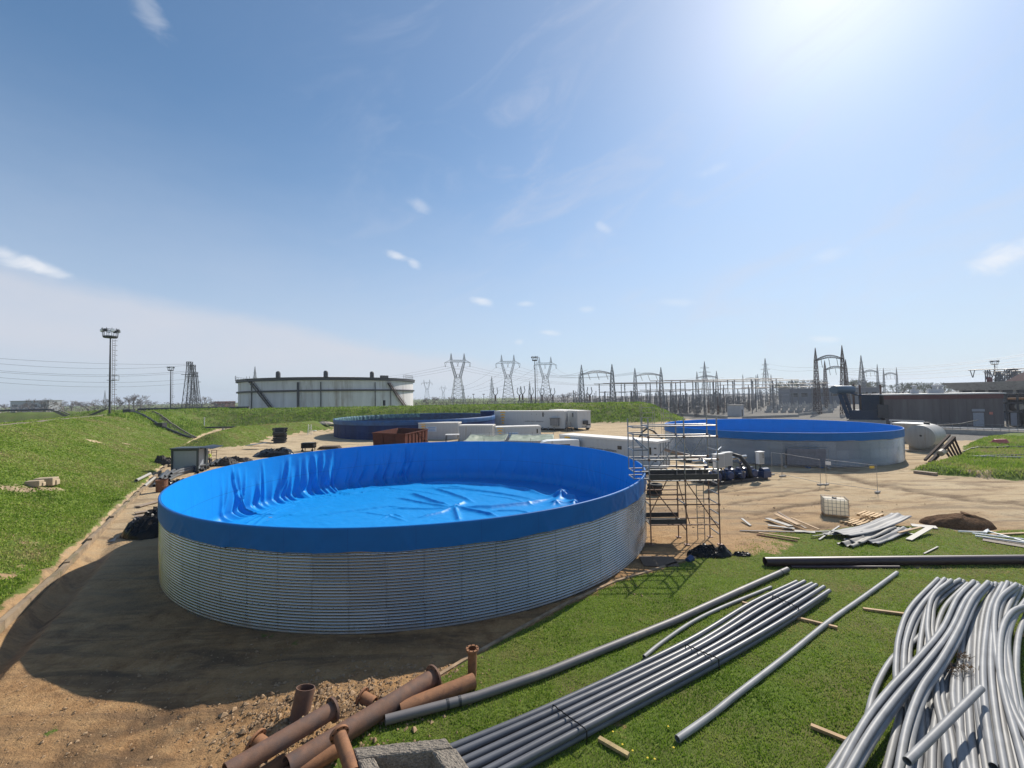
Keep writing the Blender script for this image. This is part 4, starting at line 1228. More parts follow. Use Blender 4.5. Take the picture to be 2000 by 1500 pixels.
shed(417, 440, 792, 785, 390, 8, mat('red_roof_wall', (.30, .12, .09), rough=.8), 'small red house left of the oil tank', 'house', 2, mat('red_tiles', (.34, .10, .07), rough=.8, var=.2))
shed(700, 790, 790, 781, 520, 8, M_HUT, 'distant pale sheds on the horizon beyond the oil tank', 'farm_building', 5)

# ---------------------------------------------------------------- transformer and brown building
M_TRF = mat('blue_grey_paint', (.012, .036, .08), spec=.25, rough=.5, var=.15, scale=1.2, stain=(.06, .07, .075), stain_amt=.15)
b = G(1672, 828, 0)
def rel(px, py, dd):  # survey offset from the transformer's foot
    return D(px, py, dd) - b
az_b = -math.atan2(b.x, b.y)
tr = thing('power_transformer', 'dark blue grey power transformer with a raised oil drum on slanting legs', 'transformer', b, az_b)
sc_ = b.length / FPX          # metres per photo pixel near the transformer (measured across the view)
def tp(dx, dz, dy=0): return Vector((dx, dy, dz))
m_px = math.hypot(b.x, b.y) * math.cos(math.atan2(b.x, b.y)) / FPX * math.cos(math.atan2(b.x, b.y))
def X_(px): 
    aa = math.atan2(px - 1000, FPX) - math.atan2(b.x, b.y); return math.tan(aa) * math.hypot(b.x, b.y)
def Z_(py): return ZT(b, py)
mb = MB(); mb.box((X_(1688), 1.5, .5), (X_(1725) - X_(1650), 6, 1.0)); mb.build('plinth', M_CONC, tr)
mb = MB(); z0, z1 = 1.0, Z_(801); mb.box(((X_(1655) + X_(1717)) / 2, 1.5, (z0 + z1) / 2), (X_(1717) - X_(1655), 4, z1 - z0)); 
for k in range(9): mb.box((X_(1657 + k * 7), -.55, (z0 + z1) / 2), (.15, .12, z1 - z0))
mb.build('main_body', M_TRF, tr)
mb = MB(); zr0, zr1 = Z_(803), Z_(772)
for k in range(14): mb.box((X_(1682) + k * (X_(1715) - X_(1682)) / 13, 1.2, (zr0 + zr1) / 2), (.14, 3.6, zr1 - zr0))
mb.box((X_(1698), 1.2, zr1), (X_(1716) - X_(1681), 1.4, .25)); mb.box((X_(1698), 1.6, (zr0 + zr1) / 2), (X_(1715) - X_(1682), 2.4, (zr1 - zr0) * .96)); mb.build('radiator', M_TRF, tr)
mb = MB(); rz_ = (Z_(752) - Z_(769)) / 2; zc = (Z_(752) + Z_(769)) / 2
mb.tube([(X_(1629), -1.2, zc), (X_(1629.4), -1.0, zc), (X_(1662), 1.6, zc - .1), (X_(1662.4), 1.7, zc - .1)], [rz_ * .9, rz_, rz_, rz_ * .9], 20); smooth_angle(mb.build('oil_drum', mat('oil_drum_paint', (.055, .10, .15), rough=.35, var=.12), tr))
for s, yo in ((0, -.9), (9, .4)):
    mb = MB(); mb.bar((X_(1639 + s), yo, zc - rz_), (X_(1655 + s), yo, 1.2), .75, .7); mb.build('slanting_leg', M_TRF, tr)
mb = MB()
for k in range(6):
    t_ = k / 6; mb.bar((X_(1639 + 16 * t_), -.9, zc - rz_ - t_ * (zc - rz_ - 1.2)), (X_(1648 + 16 * (t_ + .1)), .4, zc - rz_ - (t_ + .1) * (zc - rz_ - 1.2)), .18)
mb.build('leg_bracing', M_TRF, tr)
mb = MB(); mb.tube([(X_(1660), 0, zc - .8), (X_(1675), .3, zc - 1.3), (X_(1700), .6, zr1 + .1)], .15, 7); mb.tube([(X_(1676), 0, zc - 1.2), (X_(1677), 0, z1)], .09, 6); mb.build('oil_pipe', M_TRF, tr)
for px, top in ((1666, 749), (1679, 752), (1720, 752)):
    mb = MB(); zb = z1 if px != 1720 else 2; zt = Z_(top); prof = []
    for i in range(10): z = zt - 2.6 + 2.6 * i / 10; prof += [(.16, z), (.3, z + .13), (.16, z + .25)]
    mb.lathe(prof, 8, (X_(px), 2.4, 0)); mb.tube([(X_(px), 2.4, zb), (X_(px), 2.4, zt - 2.6)], .22, 7); mb.build('bushing', M_INSB, tr)
mb = MB(); mb.box((X_(1722), 0, (Z_(815) + Z_(790)) / 2), (X_(1732) - X_(1712), 3, Z_(790) - Z_(815)))
for k in range(4): mb.box((X_(1722), 0, Z_(815) + .4 + k * .7), (X_(1736) - X_(1712), 3.3, .1))
mb.build('cooler', M_DARKST, tr)

M_BRN = mat('brown_grey_panels', (.115, .10, .10), rough=.7, var=.3, scale=.25, stain=(.16, .15, .145), stain_amt=.45, stain_scale=.25, streak=True)
M_BRNB = mat('brown_band', (.12, .045, .045), rough=.7, var=.2)
p = G(1729, 830); q = G(1962, 833); hB = (ZT(p, 772) + ZT(q, 769)) / 2
bb = thing('industrial_building', 'long windowless brown and grey building with a white roof edge', 'building', p, math.atan2(q.y - p.y, q.x - p.x)); LB = (q - p).length
mb = MB(); mb.box((LB / 2, 6, hB / 2), (LB, 12, hB))
for k in range(1, 14): mb.box((LB * k / 14, -.02, hB / 2 - .3), (.08, .06, hB - .6))
mb.build('wall', M_BRN, bb)
mb = MB(); mb.box((LB / 2, -.06, hB - .45), (LB + .1, .14, .9)); mb.build('brown_band', M_BRNB, bb)
mb = MB(); mb.box((LB / 2, 6, hB + .12), (LB + .7, 12.7, .24)); mb.build('roof', mat('roof_sheet', (.55, .55, .54), rough=.5, var=.12), bb)
mb = MB(); mb.box((LB * .80, -.05, 1.35), (LB * .085, .12, 2.7)); mb.build('door', mat('grey_door', (.28, .30, .34), rough=.5), bb)
mb = MB(); mb.box((LB * .80, -.1, 3.2), (LB * .10, .2, .5)); mb.build('door_canopy', mat('grey_door', (.28, .30, .34)), bb)
mb = MB(); mb.box((LB * .9, -.08, 2.6), (.5, .1, .5)); mb.build('warning_sign', mat('sign_red', (.5, .16, .12), rough=.5), bb)
for k, (x, w_) in enumerate([(LB * .35, 1.2), (LB * .55, 2.2), (LB * .62, .8)]):
    mb = MB(); mb.box((x, 5 + k, hB + .7), (w_, 1.2, .9)); mb.lathe([(.35, 1.1), (.35, 1.7), (.6, 1.75), (.5, 2.0), (.01, 2.1)], 10, (x, 5 + k, hB)); mb.build('roof_unit', M_HUT, bb)
# canopy building and plant at the right edge
p = D(1866, 790, 112); p.z = 0; q = D(2060, 790, 96); q.z = 0
cb_ = thing('canopy_building', 'concrete building with a flared canopy roof behind the brown building', 'building', p, math.atan2(q.y - p.y, q.x - p.x)); LC = (q - p).length
zc0, zc1 = ZT(p, 763), ZT(p, 752)
mb = MB(); mb.add([(-2.2, -1, zc1 + .6), (LC, -1, zc1 + .6), (LC, 12, zc1 + .6), (-2.2, 12, zc1 + .6), (0, 0, zc0), (LC, 0, zc0), (LC, 11, zc0), (0, 11, zc0)], [(0, 1, 2, 3), (7, 6, 5, 4), (0, 4, 5, 1), (2, 6, 7, 3), (0, 3, 7, 4), (1, 5, 6, 2)]); mb.build('canopy', M_CONC, cb_)
mb = MB(); mb.box((LC / 2, 6, zc0 / 2), (LC - 1, 9, zc0 - .02)); mb.build('wall', M_GSHED, cb_)
for k in range(7):
    mb = MB(); mb.box((1 + k * LC / 7, .6, zc0 / 2), (.5, .5, zc0)); mb.build('column', M_CONC, cb_)
mb = MB(); mb.box((LC * .30, 4, zc1 + 1.2), (.8, .8, 1.2)); mb.build('roof_stack', M_BRNB, cb_)
mb = MB(); mb.add([(LC * .5, 2, zc1 + .6), (LC * .85, 2, zc1 + .6), (LC * .85, 9, zc1 + .6), (LC * .5, 9, zc1 + .6), (LC * .66, 5, zc1 + 3.2), (LC * .72, 5, zc1 + 3.2)], [(0, 1, 5, 4), (2, 3, 4, 5), (1, 2, 5), (3, 0, 4), (3, 2, 1, 0)]); mb.build('roof_ridge', M_BRNB, cb_)
# right-hand plant: cabinets, pipe columns and a pipe rack
p = G(1968, 833); q = G(2060, 836)
pr = thing('pipe_rack', 'dark plant structure with drums and grey cabinets at the right edge', 'plant', p, math.atan2(q.y - p.y, q.x - p.x)); LP = (q - p).length
mb = MB()
for k in range(5):
    for y in (0, 3): mb.box((k * LP / 4, y, 3.2), (.3, .3, 6.4))
for z in (2.9, 6.3, 4.6): 
    for y in (0, 3): mb.bar((-.5, y, z), (LP, y, z), .3)
mb.build('frame', M_DARKST, pr)
for k in range(5):
    mb = MB(); mb.box((1 + k * 1.9, .3, 1.5), (1.1, .7, 2.6)); mb.build('cabinet', mat('grey_cabinet', (.22, .23, .27), rough=.5), pr)
for k in range(3):
    mb = MB(); mb.tube([(1.6 + k * 3, .2, 3.9), (1.6 + k * 3, 3.4, 3.9)], .65, 14); mb.build('drum', mat('drum_paint', (.30, .28, .25), rough=.5), pr)
mb = MB(); mb.box((LP / 2, 1.7, 5.4), (LP, 2.6, .35)); mb.build('deck', mat('ochre_steel', (.32, .15, .06), rough=.7), pr)
for k in range(3):
    mb = MB(); mb.tube([(3 + k * 1.3, 2, 6.4), (3 + k * 1.3, 2, 10 + k * .4)], .35, 10); mb.build('riser_pipe', M_INS, pr)
mb = MB(); mb.box((LP / 2, 4.5, 3.2), (LP, 1.5, 6.4)); mb.build('back_wall', M_BRN, pr)
for i, (px0, px1, y0, y1, dd) in enumerate([(1891, 2030, 723, 719, 125), (1920, 2030, 726, 724, 130), (1925, 2030, 731, 730, 135)]):
    a = D(px0, y0, dd); b_ = D(px1, y1, dd * .86); t = thing('busbar', 'busbar on slim posts above the canopy roof at the right edge', 'busbar', (a.x, a.y, 0), math.atan2(b_.y - a.y, b_.x - a.x), 'busbars above the canopy roof'); L_ = Vector((b_.x - a.x, b_.y - a.y)).length
    mb = MB(); mb.tube([(0, 0, a.z), (L_, 0, b_.z)], .12, 7); mb.build('tube', M_ALU, t)
    for k in range(4):
        x = L_ * (.03 + .3 * k); z = a.z + (b_.z - a.z) * x / L_; mb = MB(); mb.tri((x, 0, z), (x + .6, 0, z - 2.2), .12); mb.tri((x + 1.3, 0, z), (x + .7, 0, z - 2.2), .12); mb.build('insulator', M_INS, t)
    for k in range(3):
        x = L_ * (.3 + .28 * k); z = a.z + (b_.z - a.z) * x / L_; mb = MB(); lattice(mb, (x, 0, 0), .4, (x, 0, z), .3, 8, .14, .06); mb.build('post', M_INS, t)

# ---------------------------------------------------------------- trees
M_BARK = mat('bare_twigs', (.16, .13, .12), rough=.9, var=.25)
M_BARK2 = mat('budding_twigs', (.15, .16, .09), rough=.9, var=.25)
M_CON = mat('conifer_needles', (.03, .045, .03), rough=.8, var=.3)
def bare_tree(seed, h, spread, m, dens=1.0):
    r_ = random.Random(seed); tk = MB(); cr = MB()
    def grow(p, d, L, rad, lvl, mb):
        q = p + d * L
        mb.tri(p, q, rad)
        if lvl == 0:
            return
        n = r_.choice([3, 3, 4]) if lvl > 1 else 4
        for k in range(n):
            t = .45 + .55 * (k + 1) / n; s = p.lerp(q, t)
            nd = (d + Vector((r_.uniform(-1, 1), r_.uniform(-1, 1), r_.uniform(-.35, .75))) * spread).normalized()
            grow(s, nd, L * r_.uniform(.55, .8), max(rad * .55, .022), lvl - 1, cr)
    grow(Vector((0, 0, 0)), Vector((r_.uniform(-.1, .1), 0, 1)).normalized(), h * .36, h * .022, 5, tk)
    return tk, cr
def tree_obj(seed, h, spread, m, lb, name='bare_tree', grp='bare trees on the skyline'):
    t = thing(name, lb, 'tree', (0, 0, 0), 0, grp); a, c = bare_tree(seed, h, spread, m)
    a.build('trunk', m, t); c.build('crown', m, t); return t
TP = [tree_obj(s, 10, sp, m, 'bare tree', 'bare_tree') for s, sp, m in ((1, .75, M_BARK), (2, .9, M_BARK), (3, .7, M_BARK2), (4, 1.0, M_BARK))]
TR = []
rt = random.Random(12)
for px, top, dd in [(86, 773, 240), (125, 778, 260), (140, 776, 300), (172, 778, 280), (185, 780, 290), (205, 775, 300), (228, 778, 310), (250, 768, 260), (262, 767, 270), (275, 776, 300), (290, 780, 320), (345, 783, 330), (360, 782, 330), (395, 770, 330),
        (408, 780, 380), (450, 780, 380), (60, 784, 330), (40, 786, 360), (15, 787, 360), (-20, 780, 340), (835, 772, 330), (845, 773, 340), (885, 772, 320), (1070, 765, 300), (1100, 768, 320), (1108, 765, 300), (1125, 762, 290), (1145, 766, 330)]:
    TR.append((px, top, dd, rt.choice([0, 1, 3]), 'bare leafless tree on the skyline beyond the berm'))
for px, top, dd in [(1530, 741, 310), (1545, 738, 300), (1572, 736, 300), (1590, 738, 310), (1560, 744, 330), (1665, 735, 310), (1680, 737, 330), (1695, 740, 340), (1710, 742, 340), (1655, 740, 330), (1762, 745, 330), (1775, 743, 320), (1790, 746, 340), (1805, 742, 320), (1818, 744, 330), (1832, 743, 320), (1845, 746, 330), (1750, 748, 340), (1785, 744, 300)]:
    TR.append((px, top, dd, rt.choice([2, 2, 1, 0]), 'hazy bare tree on the skyline beyond the substation'))
ut = set()
for px, top, dd, k, lb in TR:
    b = D(px, 785, dd); b.z = 0; s_ = max(4.0, ZT(b, top)) / 9.2
    o = TP[k] if k not in ut else dup(TP[k])
    ut.add(k); o.location = b; o.rotation_euler = (0, 0, rt.uniform(0, 6)); w_ = rt.uniform(1.0, 1.5); o.scale = (s_ * w_, s_ * w_, s_); o['label'] = lb
    o['group'] = 'bare trees left of and beyond the berm' if px < 1300 else 'hazy trees beyond the substation'
for k in range(4):
    if k not in ut: 
        for c in list(TP[k].children): bpy.data.objects.remove(c)
        bpy.data.objects.remove(TP[k])
def conifer(px, top, dd, w, lb):
    b = D(px, 780, dd); b.z = 0; h = ZT(b, top); t = thing('conifer', lb, 'tree', b, 0); r_ = random.Random(px)
    mb = MB(); mb.tube([(0, 0, 0), (0, 0, h)], [.4, .05], 6); mb.build('trunk', M_BARK, t)
    mb = MB(); z = 2.0
    while z < h:
        f = 1 - z / h; L_ = w * (f ** .8) + .3
        for k in range(9):
            a = r_.uniform(0, 6.28); l_ = L_ * r_.uniform(.6, 1.1); d = Vector((math.cos(a), math.sin(a), -.12)); s = Vector((-math.sin(a), math.cos(a), 0))
            for j in range(5):
                c = Vector((0, 0, z)) + d * l_ * (.25 + .17 * j); ww = .55 * (1 - j * .13)
                mb.add([c - s * ww + Vector((0, 0, r_.uniform(-.3, .1))), c + d * .9 + Vector((0, 0, r_.uniform(-.3, .2))), c + s * ww + Vector((0, 0, r_.uniform(-.3, .1))), c + Vector((0, 0, .3))], [(0, 1, 3), (1, 2, 3)])
        z += .55 + .5 * f
    mb.build('crown', M_CON, t)
conifer(1983, 718, 135, 5.0, 'dark broad conifer above the canopy roof at the right edge')
conifer(1953, 724, 150, 1.6, 'slim conifer behind the flood light mast at the right')
# low scrub on the skyline
def scrub(px0, px1, dd, h, n, m, lb, seed):
    r_ = random.Random(seed); mb = MB()
    for i in range(n):
        p = D(r_.uniform(px0, px1), 785, dd * r_.uniform(.94, 1.06)); p.z = 0; hh = h * r_.uniform(.4, 1.0)
        for k in range(14):
            c = p + Vector((r_.gauss(0, 1.8), r_.gauss(0, 1.8), r_.uniform(.1, 1) * hh)); s = r_.uniform(.25, .7)
            a = Vector((r_.uniform(-1, 1), r_.uniform(-1, 1), r_.uniform(-1, 1))) * s; b_ = Vector((r_.uniform(-1, 1), r_.uniform(-1, 1), r_.uniform(-1, 1))) * s
            mb.add([c - a, c + b_, c + a], [(0, 1, 2)])
    tag(mb.build('scrub', m), lb, 'scrub', kind='stuff')
scrub(-60, 465, 350, 8.5, 620, M_BARK, 'brown leafless scrub along the left skyline', 3)
scrub(800, 1130, 380, 8.5, 420, M_BARK, 'brown leafless scrub beyond the pylons', 4)
scrub(1500, 2000, 360, 13, 520, M_BARK2, 'hazy scrub and woodland beyond the substation', 5)
M_HEDGE = mat('evergreen_hedge', (.03, .055, .018), rough=.8, var=.35)
scrub(138, 180, 165, 3.2, 120, M_HEDGE, 'dark green bushes at the gap in the far left bank', 6)
# ---------------------------------------------------------------- yard: trailers, containers, skip, pumps
M_TRL = mat('trailer_white', (.50, .52, .53), rough=.45, var=.05, stain=(.42, .37, .30), stain_amt=.12, streak=True)
M_TRLR = mat('trailer_roof', (.74, .71, .66), rough=.6, var=.08, stain=(.5, .42, .33), stain_amt=.2)
M_GOLD = mat('golden_emblem', (.85, .47, .05), rough=.5, var=.06)
M_INK = mat('dark_lettering', (.08, .09, .12), rough=.5, var=.02)
M_BLUEINK = mat('blue_lettering', (.14, .34, .62), rough=.5, var=.02)
M_RUBBER = mat('rubber', (.02, .02, .02), rough=.8, var=.2)
M_RUST = mat('rust', (.20, .085, .045), rough=.8, var=.3, scale=6, bump=.25, bscale=40, stain=(.10, .05, .035), stain_amt=.35, stain_scale=3)
M_RUSTD = mat('rusty_skip', (.095, .032, .022), spec=.15, rough=.8, var=.2, scale=2, stain=(.06, .03, .03), stain_amt=.3)
M_SCAF = mat('scaffold_tube', (.30, .29, .28), rough=.4, metal=.6, var=.2, scale=4)
M_SCAFR = mat('scaffold_rust', (.20, .12, .085), rough=.6, metal=.3, var=.3, scale=4)
M_BLK = mat('black_sheet', (.007, .007, .008), rough=.3, spec=.22, var=.3, scale=4)
M_PUMP = mat('pump_blue', (.012, .035, .11), rough=.35, var=.15)
M_STAIN = mat('stainless', (.55, .56, .57), rough=.25, metal=.9, var=.06)
M_HOSE = mat('black_hose', (.025, .025, .025), rough=.55, var=.2)

def emblem(t, x, y, z, s):
    """stack of golden crescents, drawn as raised strips on a side facing -y"""
    for k in range(5):
        w = s * (1 - .15 * k); z0 = z - k * s * .46; mb = MB(); n = 10; vs = []
        for i in range(n + 1):
            u = -1 + 2 * i / n; arch = (1 - u * u) * s * .22
            vs.append((x + u * w * .5, y, z0 + arch)); vs.append((x + u * w * .5, y, z0 + arch - s * .30 * (1 - .55 * abs(u))))
        m_ = len(vs); vs = vs + [(a, b_ + .05, c_) for a, b_, c_ in vs]
        fs = [(2 * i, 2 * i + 1, 2 * i + 3, 2 * i + 2) for i in range(n)] + [(m_ + 2 * i + 2, m_ + 2 * i + 3, m_ + 2 * i + 1, m_ + 2 * i) for i in range(n)]
        fs += [(2 * i + 2, m_ + 2 * i + 2, m_ + 2 * i, 2 * i) for i in range(n)] + [(2 * i + 1, m_ + 2 * i + 1, m_ + 2 * i + 3, 2 * i + 3) for i in range(n)]
        mb.add(vs, fs); o = mb.build('emblem', M_GOLD, t)

def trailer(name, label, cat, p, q, L, Wd, Ht, z0=0.0, text=None, emb=None, group=None, wheels=False, door_right=True, ribs=0, window=None, textz=.5, blue=None, corr=False, tsize=.62):
    """p, q: ground points of the long side seen from the yard (left, right); body stands behind that line"""
    p = Vector((p.x, p.y, 0)); q = Vector((q.x, q.y, 0)); d = (q - p).normalized()
    t = thing(name, label, cat, p, math.atan2(d.y, d.x), group)
    mb = MB(); mb.box((L / 2, Wd / 2, z0 + (Ht - z0) / 2), (L, Wd, Ht - z0))
    if corr:
        n = int(L / .28)
        for k in range(n): mb.box((L * (k + .5) / n, -.02, z0 + (Ht - z0) / 2), (.13, .05, (Ht - z0) * .9))
    for k in range(1, ribs): mb.box((L * k / ribs, -.003, z0 + (Ht - z0) / 2), (.03, .02, Ht - z0 - .1))
    mb.build('body', M_TRL, t, bevel=0 if corr else .02)
    mb = MB(); mb.box((L / 2, Wd / 2, Ht + .03), (L + .06, Wd + .06, .06))
    for sx in (0, L):
        mb.box((sx, Wd / 2, Ht - .05), (.08, Wd + .07, .22))
    mb.box((L / 2, -.01, Ht - .05), (L, .06, .16)); mb.build('roof', M_TRLR, t)
    # end doors (right end) with bars
    for k in range(2):
        mb = MB(); mb.box((L + .02, Wd * (.27 + .46 * k), z0 + (Ht - z0) * .49), (.05, Wd * .43, (Ht - z0) * .86)); o = mb.build('door', M_TRL, t)
        for s in (-.12, .12):
            b2 = MB(); b2.tube([(L + .07, Wd * (.27 + .46 * k) + s * Wd, z0 + .1), (L + .07, Wd * (.27 + .46 * k) + s * Wd, Ht - .12)], .025, 6); b2.build('lock_bar', M_DARKST, o)
    if window:
        for (u, zz, w_, h_) in window:
            mb = MB(); mb.box((L * u, -.02, Ht * zz), (w_, .06, h_)); mb.build('window', M_GLASS, t)
    if text:
        u, sz = text; text_mesh('lettering', 'mobile water solutions', tsize * sz, M_INK, t, (L * u, -.035, z0 + (Ht - z0) * textz), (R(90), 0, 0))
    if emb:
        emblem(t, L * emb[0], -.035, Ht * emb[1], emb[2])
    if blue:
        u, zz = blue
        for k, w_ in enumerate((1.5, 1.25, 1.4)):
            mb = MB(); mb.box((L * u, -.03, Ht * zz - k * .28), (w_, .03, .10)); mb.build('blue_sign_strip', M_BLUEINK, t)
        mb = MB(); mb.box((L * u, -.018, Ht * zz - .28), (1.9, .025, .95)); mb.build('sign_panel', mat('pale_blue_panel', (.55, .62, .70), rough=.5), t)
    if wheels:
        mb = MB(); mb.box((L / 2, Wd / 2, z0 - .2), (L * .96, Wd * .5, .3)); mb.build('chassis', M_DARKST, t)
        for x in (L * .70, L * .78, L * .86):
            for y in (.15, Wd - .15):
                w_ = MB(); w_.tube([(x, y - .14, .48), (x, y + .14, .48)], .48, 18); wo = w_.build('wheel', M_RUBBER, t)
                h_ = MB(); h_.tube([(x, y - .16, .48), (x, y + .16, .48)], .24, 12); h_.build('rim', M_LAT, wo)
        for y in (.4, Wd - .4):
            w_ = MB(); w_.box((L * .18, y, .6), (.14, .14, 1.2)); w_.box((L * .18, y, .03), (.35, .3, .06)); w_.build('landing_leg', M_DARKST, t)
    return t
# front white container: surveyed from its roof corners
Zf = 2.7
A0, B0 = G(1092.5, 849, Zf), G(1284.5, 863.6, Zf)
tf = trailer('container', 'long white container with golden emblem and dark lettering just behind the nearest tank', 'container', A0, B0, (B0 - A0).length, 2.4, Zf, 0, text=(.475, .72), emb=(.10, .90, .95), ribs=9,
             window=[(.935, .64, .24, .75)], textz=.52, group='white containers with golden emblems')
L_ = (B0 - A0).length
mb = MB(); mb.box((L_ * .66, -.02, Zf * .66), (.5, .06, .36)); mb.build('vent', M_GLASS, tf)
for k in range(3):
    mb = MB(); mb.box((L_ - .28, -.03, .75 + k * .65), (.22, .06, .12)); mb.build('hinge', M_DARKST, tf)
Zb = 4.25
A1, B1 = G(966, 803, Zb), G(1102, 802.8, Zb)
ta = trailer('trailer', 'tall white trailer box with small dark lettering and golden emblem, left of its twin', 'trailer', A1, B1, (B1 - A1).length, 2.55, Zb, .5, text=(.58, .62), emb=(.125, .93, 1.35), ribs=12, wheels=True, textz=.40,
             window=[(.71, .82, .28, .95)], group='tall white trailers at the back', tsize=.78)
LA = (B1 - A1).length
mb = MB(); mb.box((LA * .88, -.5, 1.9), (1.8, 1.0, 1.5)); mb.box((LA * .88, -.5, 2.75), (2.1, 1.3, .12)); mb.build('side_unit', M_LAT, ta)
for u in (.55, .62, .735):
    mb = MB(); mb.box((LA * u, -.02, Zb * .84), (.12, .05, .12)); mb.build('marker_lamp', M_DARKST, ta)
pB, qB = G(1127.6, 802.8, 4.2), G(1155.8, 803, 4.2)
far = G(1042, 799, 4.2); dB = (pB - far); dB.z = 0; dB.normalize()
# the twin trailer shows its end to the yard
yB = (far - pB); yB.z = 0; yB.normalize(); wB = (qB - pB).length; qB = pB + Vector((yB.y, -yB.x, 0)) * wB
tB = trailer('trailer', 'tall white trailer seen end on, to the right of its twin', 'trailer', pB, qB, (qB - pB).length, 12.5, 4.2, .5, ribs=2, group='tall white trailers at the back')
mb = MB(); mb.box(((qB - pB).length * .55, -.25, 1.7), (1.1, .5, .8)); mb.build('end_unit', M_DARKST, tB)
mb = MB(); mb.box(((qB - pB).length * .8, -.04, 1.15), (1.0, .1, .25)); mb.build('bumper', M_DARKST, tB)
mb = MB(); mb.box((-.03, 1.8, 3.3), (.06, .3, .9)); mb.build('window', M_GLASS, tB)
for y in (.8, 1.2, 10, 10.8):
    for x in (.2, (qB - pB).length - .2):
        w_ = MB(); w_.tube([(x - .14, y, .48), (x + .14, y, .48)], .46, 16); w_.build('wheel', M_RUBBER, tB)
mb = MB(); mb.box(((qB - pB).length * .5, 6, .75), (1.4, 12, .3)); mb.build('chassis', M_DARKST, tB)
# small steps between the two trailers
p = G(1113, 843); st = thing('steps', 'small rusty steel steps between the two tall white trailers', 'steps', p, .2)
for k in range(4):
    mb = MB(); mb.box((0, .25 * k, .22 * k + .2), (.9, .25, .05)); mb.build('tread', M_RUSTST, st)
for s in (-.5, .5):
    mb = MB(); mb.bar((s, -.2, .1), (s, .9, .95), .06, .2); mb.tube([(s, -.1, .1), (s, -.1, 1.1), (s, .9, 1.9), (s, .9, .9)], .03, 6); mb.build('side_rail', M_RUSTST, st)
# dark blue container beside the left trailer
p = G(938, 803.5, 4.2); q = G(966.5, 803, 4.2); q = p + (q - p) * 1.0
bc = thing('container', 'dark navy container standing against the left end of the tall white trailer', 'container', (p.x, p.y + .4, 0), math.atan2(q.y - p.y, q.x - p.x)); Lq = (q - p).length
mb = MB(); mb.box((Lq / 2 - .1, 1.5, 2.1), (Lq - .2, 3, 4.2))
for k in range(9): mb.box((Lq * (k + .5) / 9 - .1, -.02, 2.1), (.14, .06, 3.9))
mb.build('body', M_NAVY, bc)
mb = MB(); mb.box((Lq / 2 - .1, 1.5, 4.23), (Lq, 3.1, .07)); mb.build('roof', M_NAVY2, bc)
mb = MB(); mb.box((Lq / 2, -.05, 1.3), (.9, .05, 2.2)); mb.build('door', M_NAVY2, bc)
# small white containers
pL, qL = G(817, 826.5, 3.0), G(895, 825.7, 3.0)
trailer('container', 'small white container with pale blue sign, next to the rusty skip', 'container', pL, qL, (qL - pL).length, 2.4, 3.0, 0, emb=(.12, .93, .9), blue=(.33, .72), ribs=3, group='white containers with golden emblems')
pL, qL = G(895.5, 831, 2.75), G(962, 830.6, 2.75)
trailer('container', 'white corrugated container in the middle of the row behind the green tarpaulin', 'container', pL, qL, (qL - pL).length, 2.3, 2.75, 0, corr=True, group='white containers with golden emblems')
pL, qL = G(968.5, 834.5, 2.75), G(1056, 832.2, 2.75)
trailer('container', 'white container with golden emblem, pale blue sign and slit window behind the green tarpaulin', 'container', pL, qL, (qL - pL).length, 2.3, 2.75, 0, emb=(.09, .93, .95), blue=(.37, .62), ribs=4, window=[(.92, .72, .22, .65)], group='white containers with golden emblems')
# white rounded cabin showing above the tank rim
p = G(1056, 862, 2.25); q = G(1132, 860.5, 2.25)
cbn = thing('cabin', 'white rounded cabin roof just above the rim of the nearest tank', 'cabin', (p.x, p.y, 0), math.atan2(q.y - p.y, q.x - p.x)); Lc = (q - p).length
prof = [(0, .3), (0, 1.55), (.1, 1.9), (.35, 2.15), (.8, 2.27), (Lc - .25, 2.36), (Lc - .05, 2.3), (Lc, 2.1), (Lc, .3)]
mb = MB(); n = len(prof); mb.add([(x, 0, z) for x, z in prof] + [(x, 1.9, z) for x, z in prof], [tuple(range(n - 1, -1, -1)), tuple(range(n, 2 * n))] + [(i, (i + 1) % n, n + (i + 1) % n, n + i) for i in range(n)])
mb.f = [tuple(reversed(f)) for f in mb.f]; mb.build('body', M_WHITE, cbn, bevel=.05)
mb = MB(); mb.box((Lc * .5, -.02, 1.6), (Lc * .5, .05, .5)); mb.build('window', M_GLASS, cbn)
mb = MB(); mb.bar((Lc + .03, -.03, .4), (Lc + .03, -.03, 2.2), .06); mb.build('corner_trim', M_LAT, cbn)
for x in (Lc * .2, Lc * .75):
    mb = MB(); mb.tube([(x, -.02, .35), (x, .25, .35)], .35, 14); mb.build('wheel', M_RUBBER, cbn)
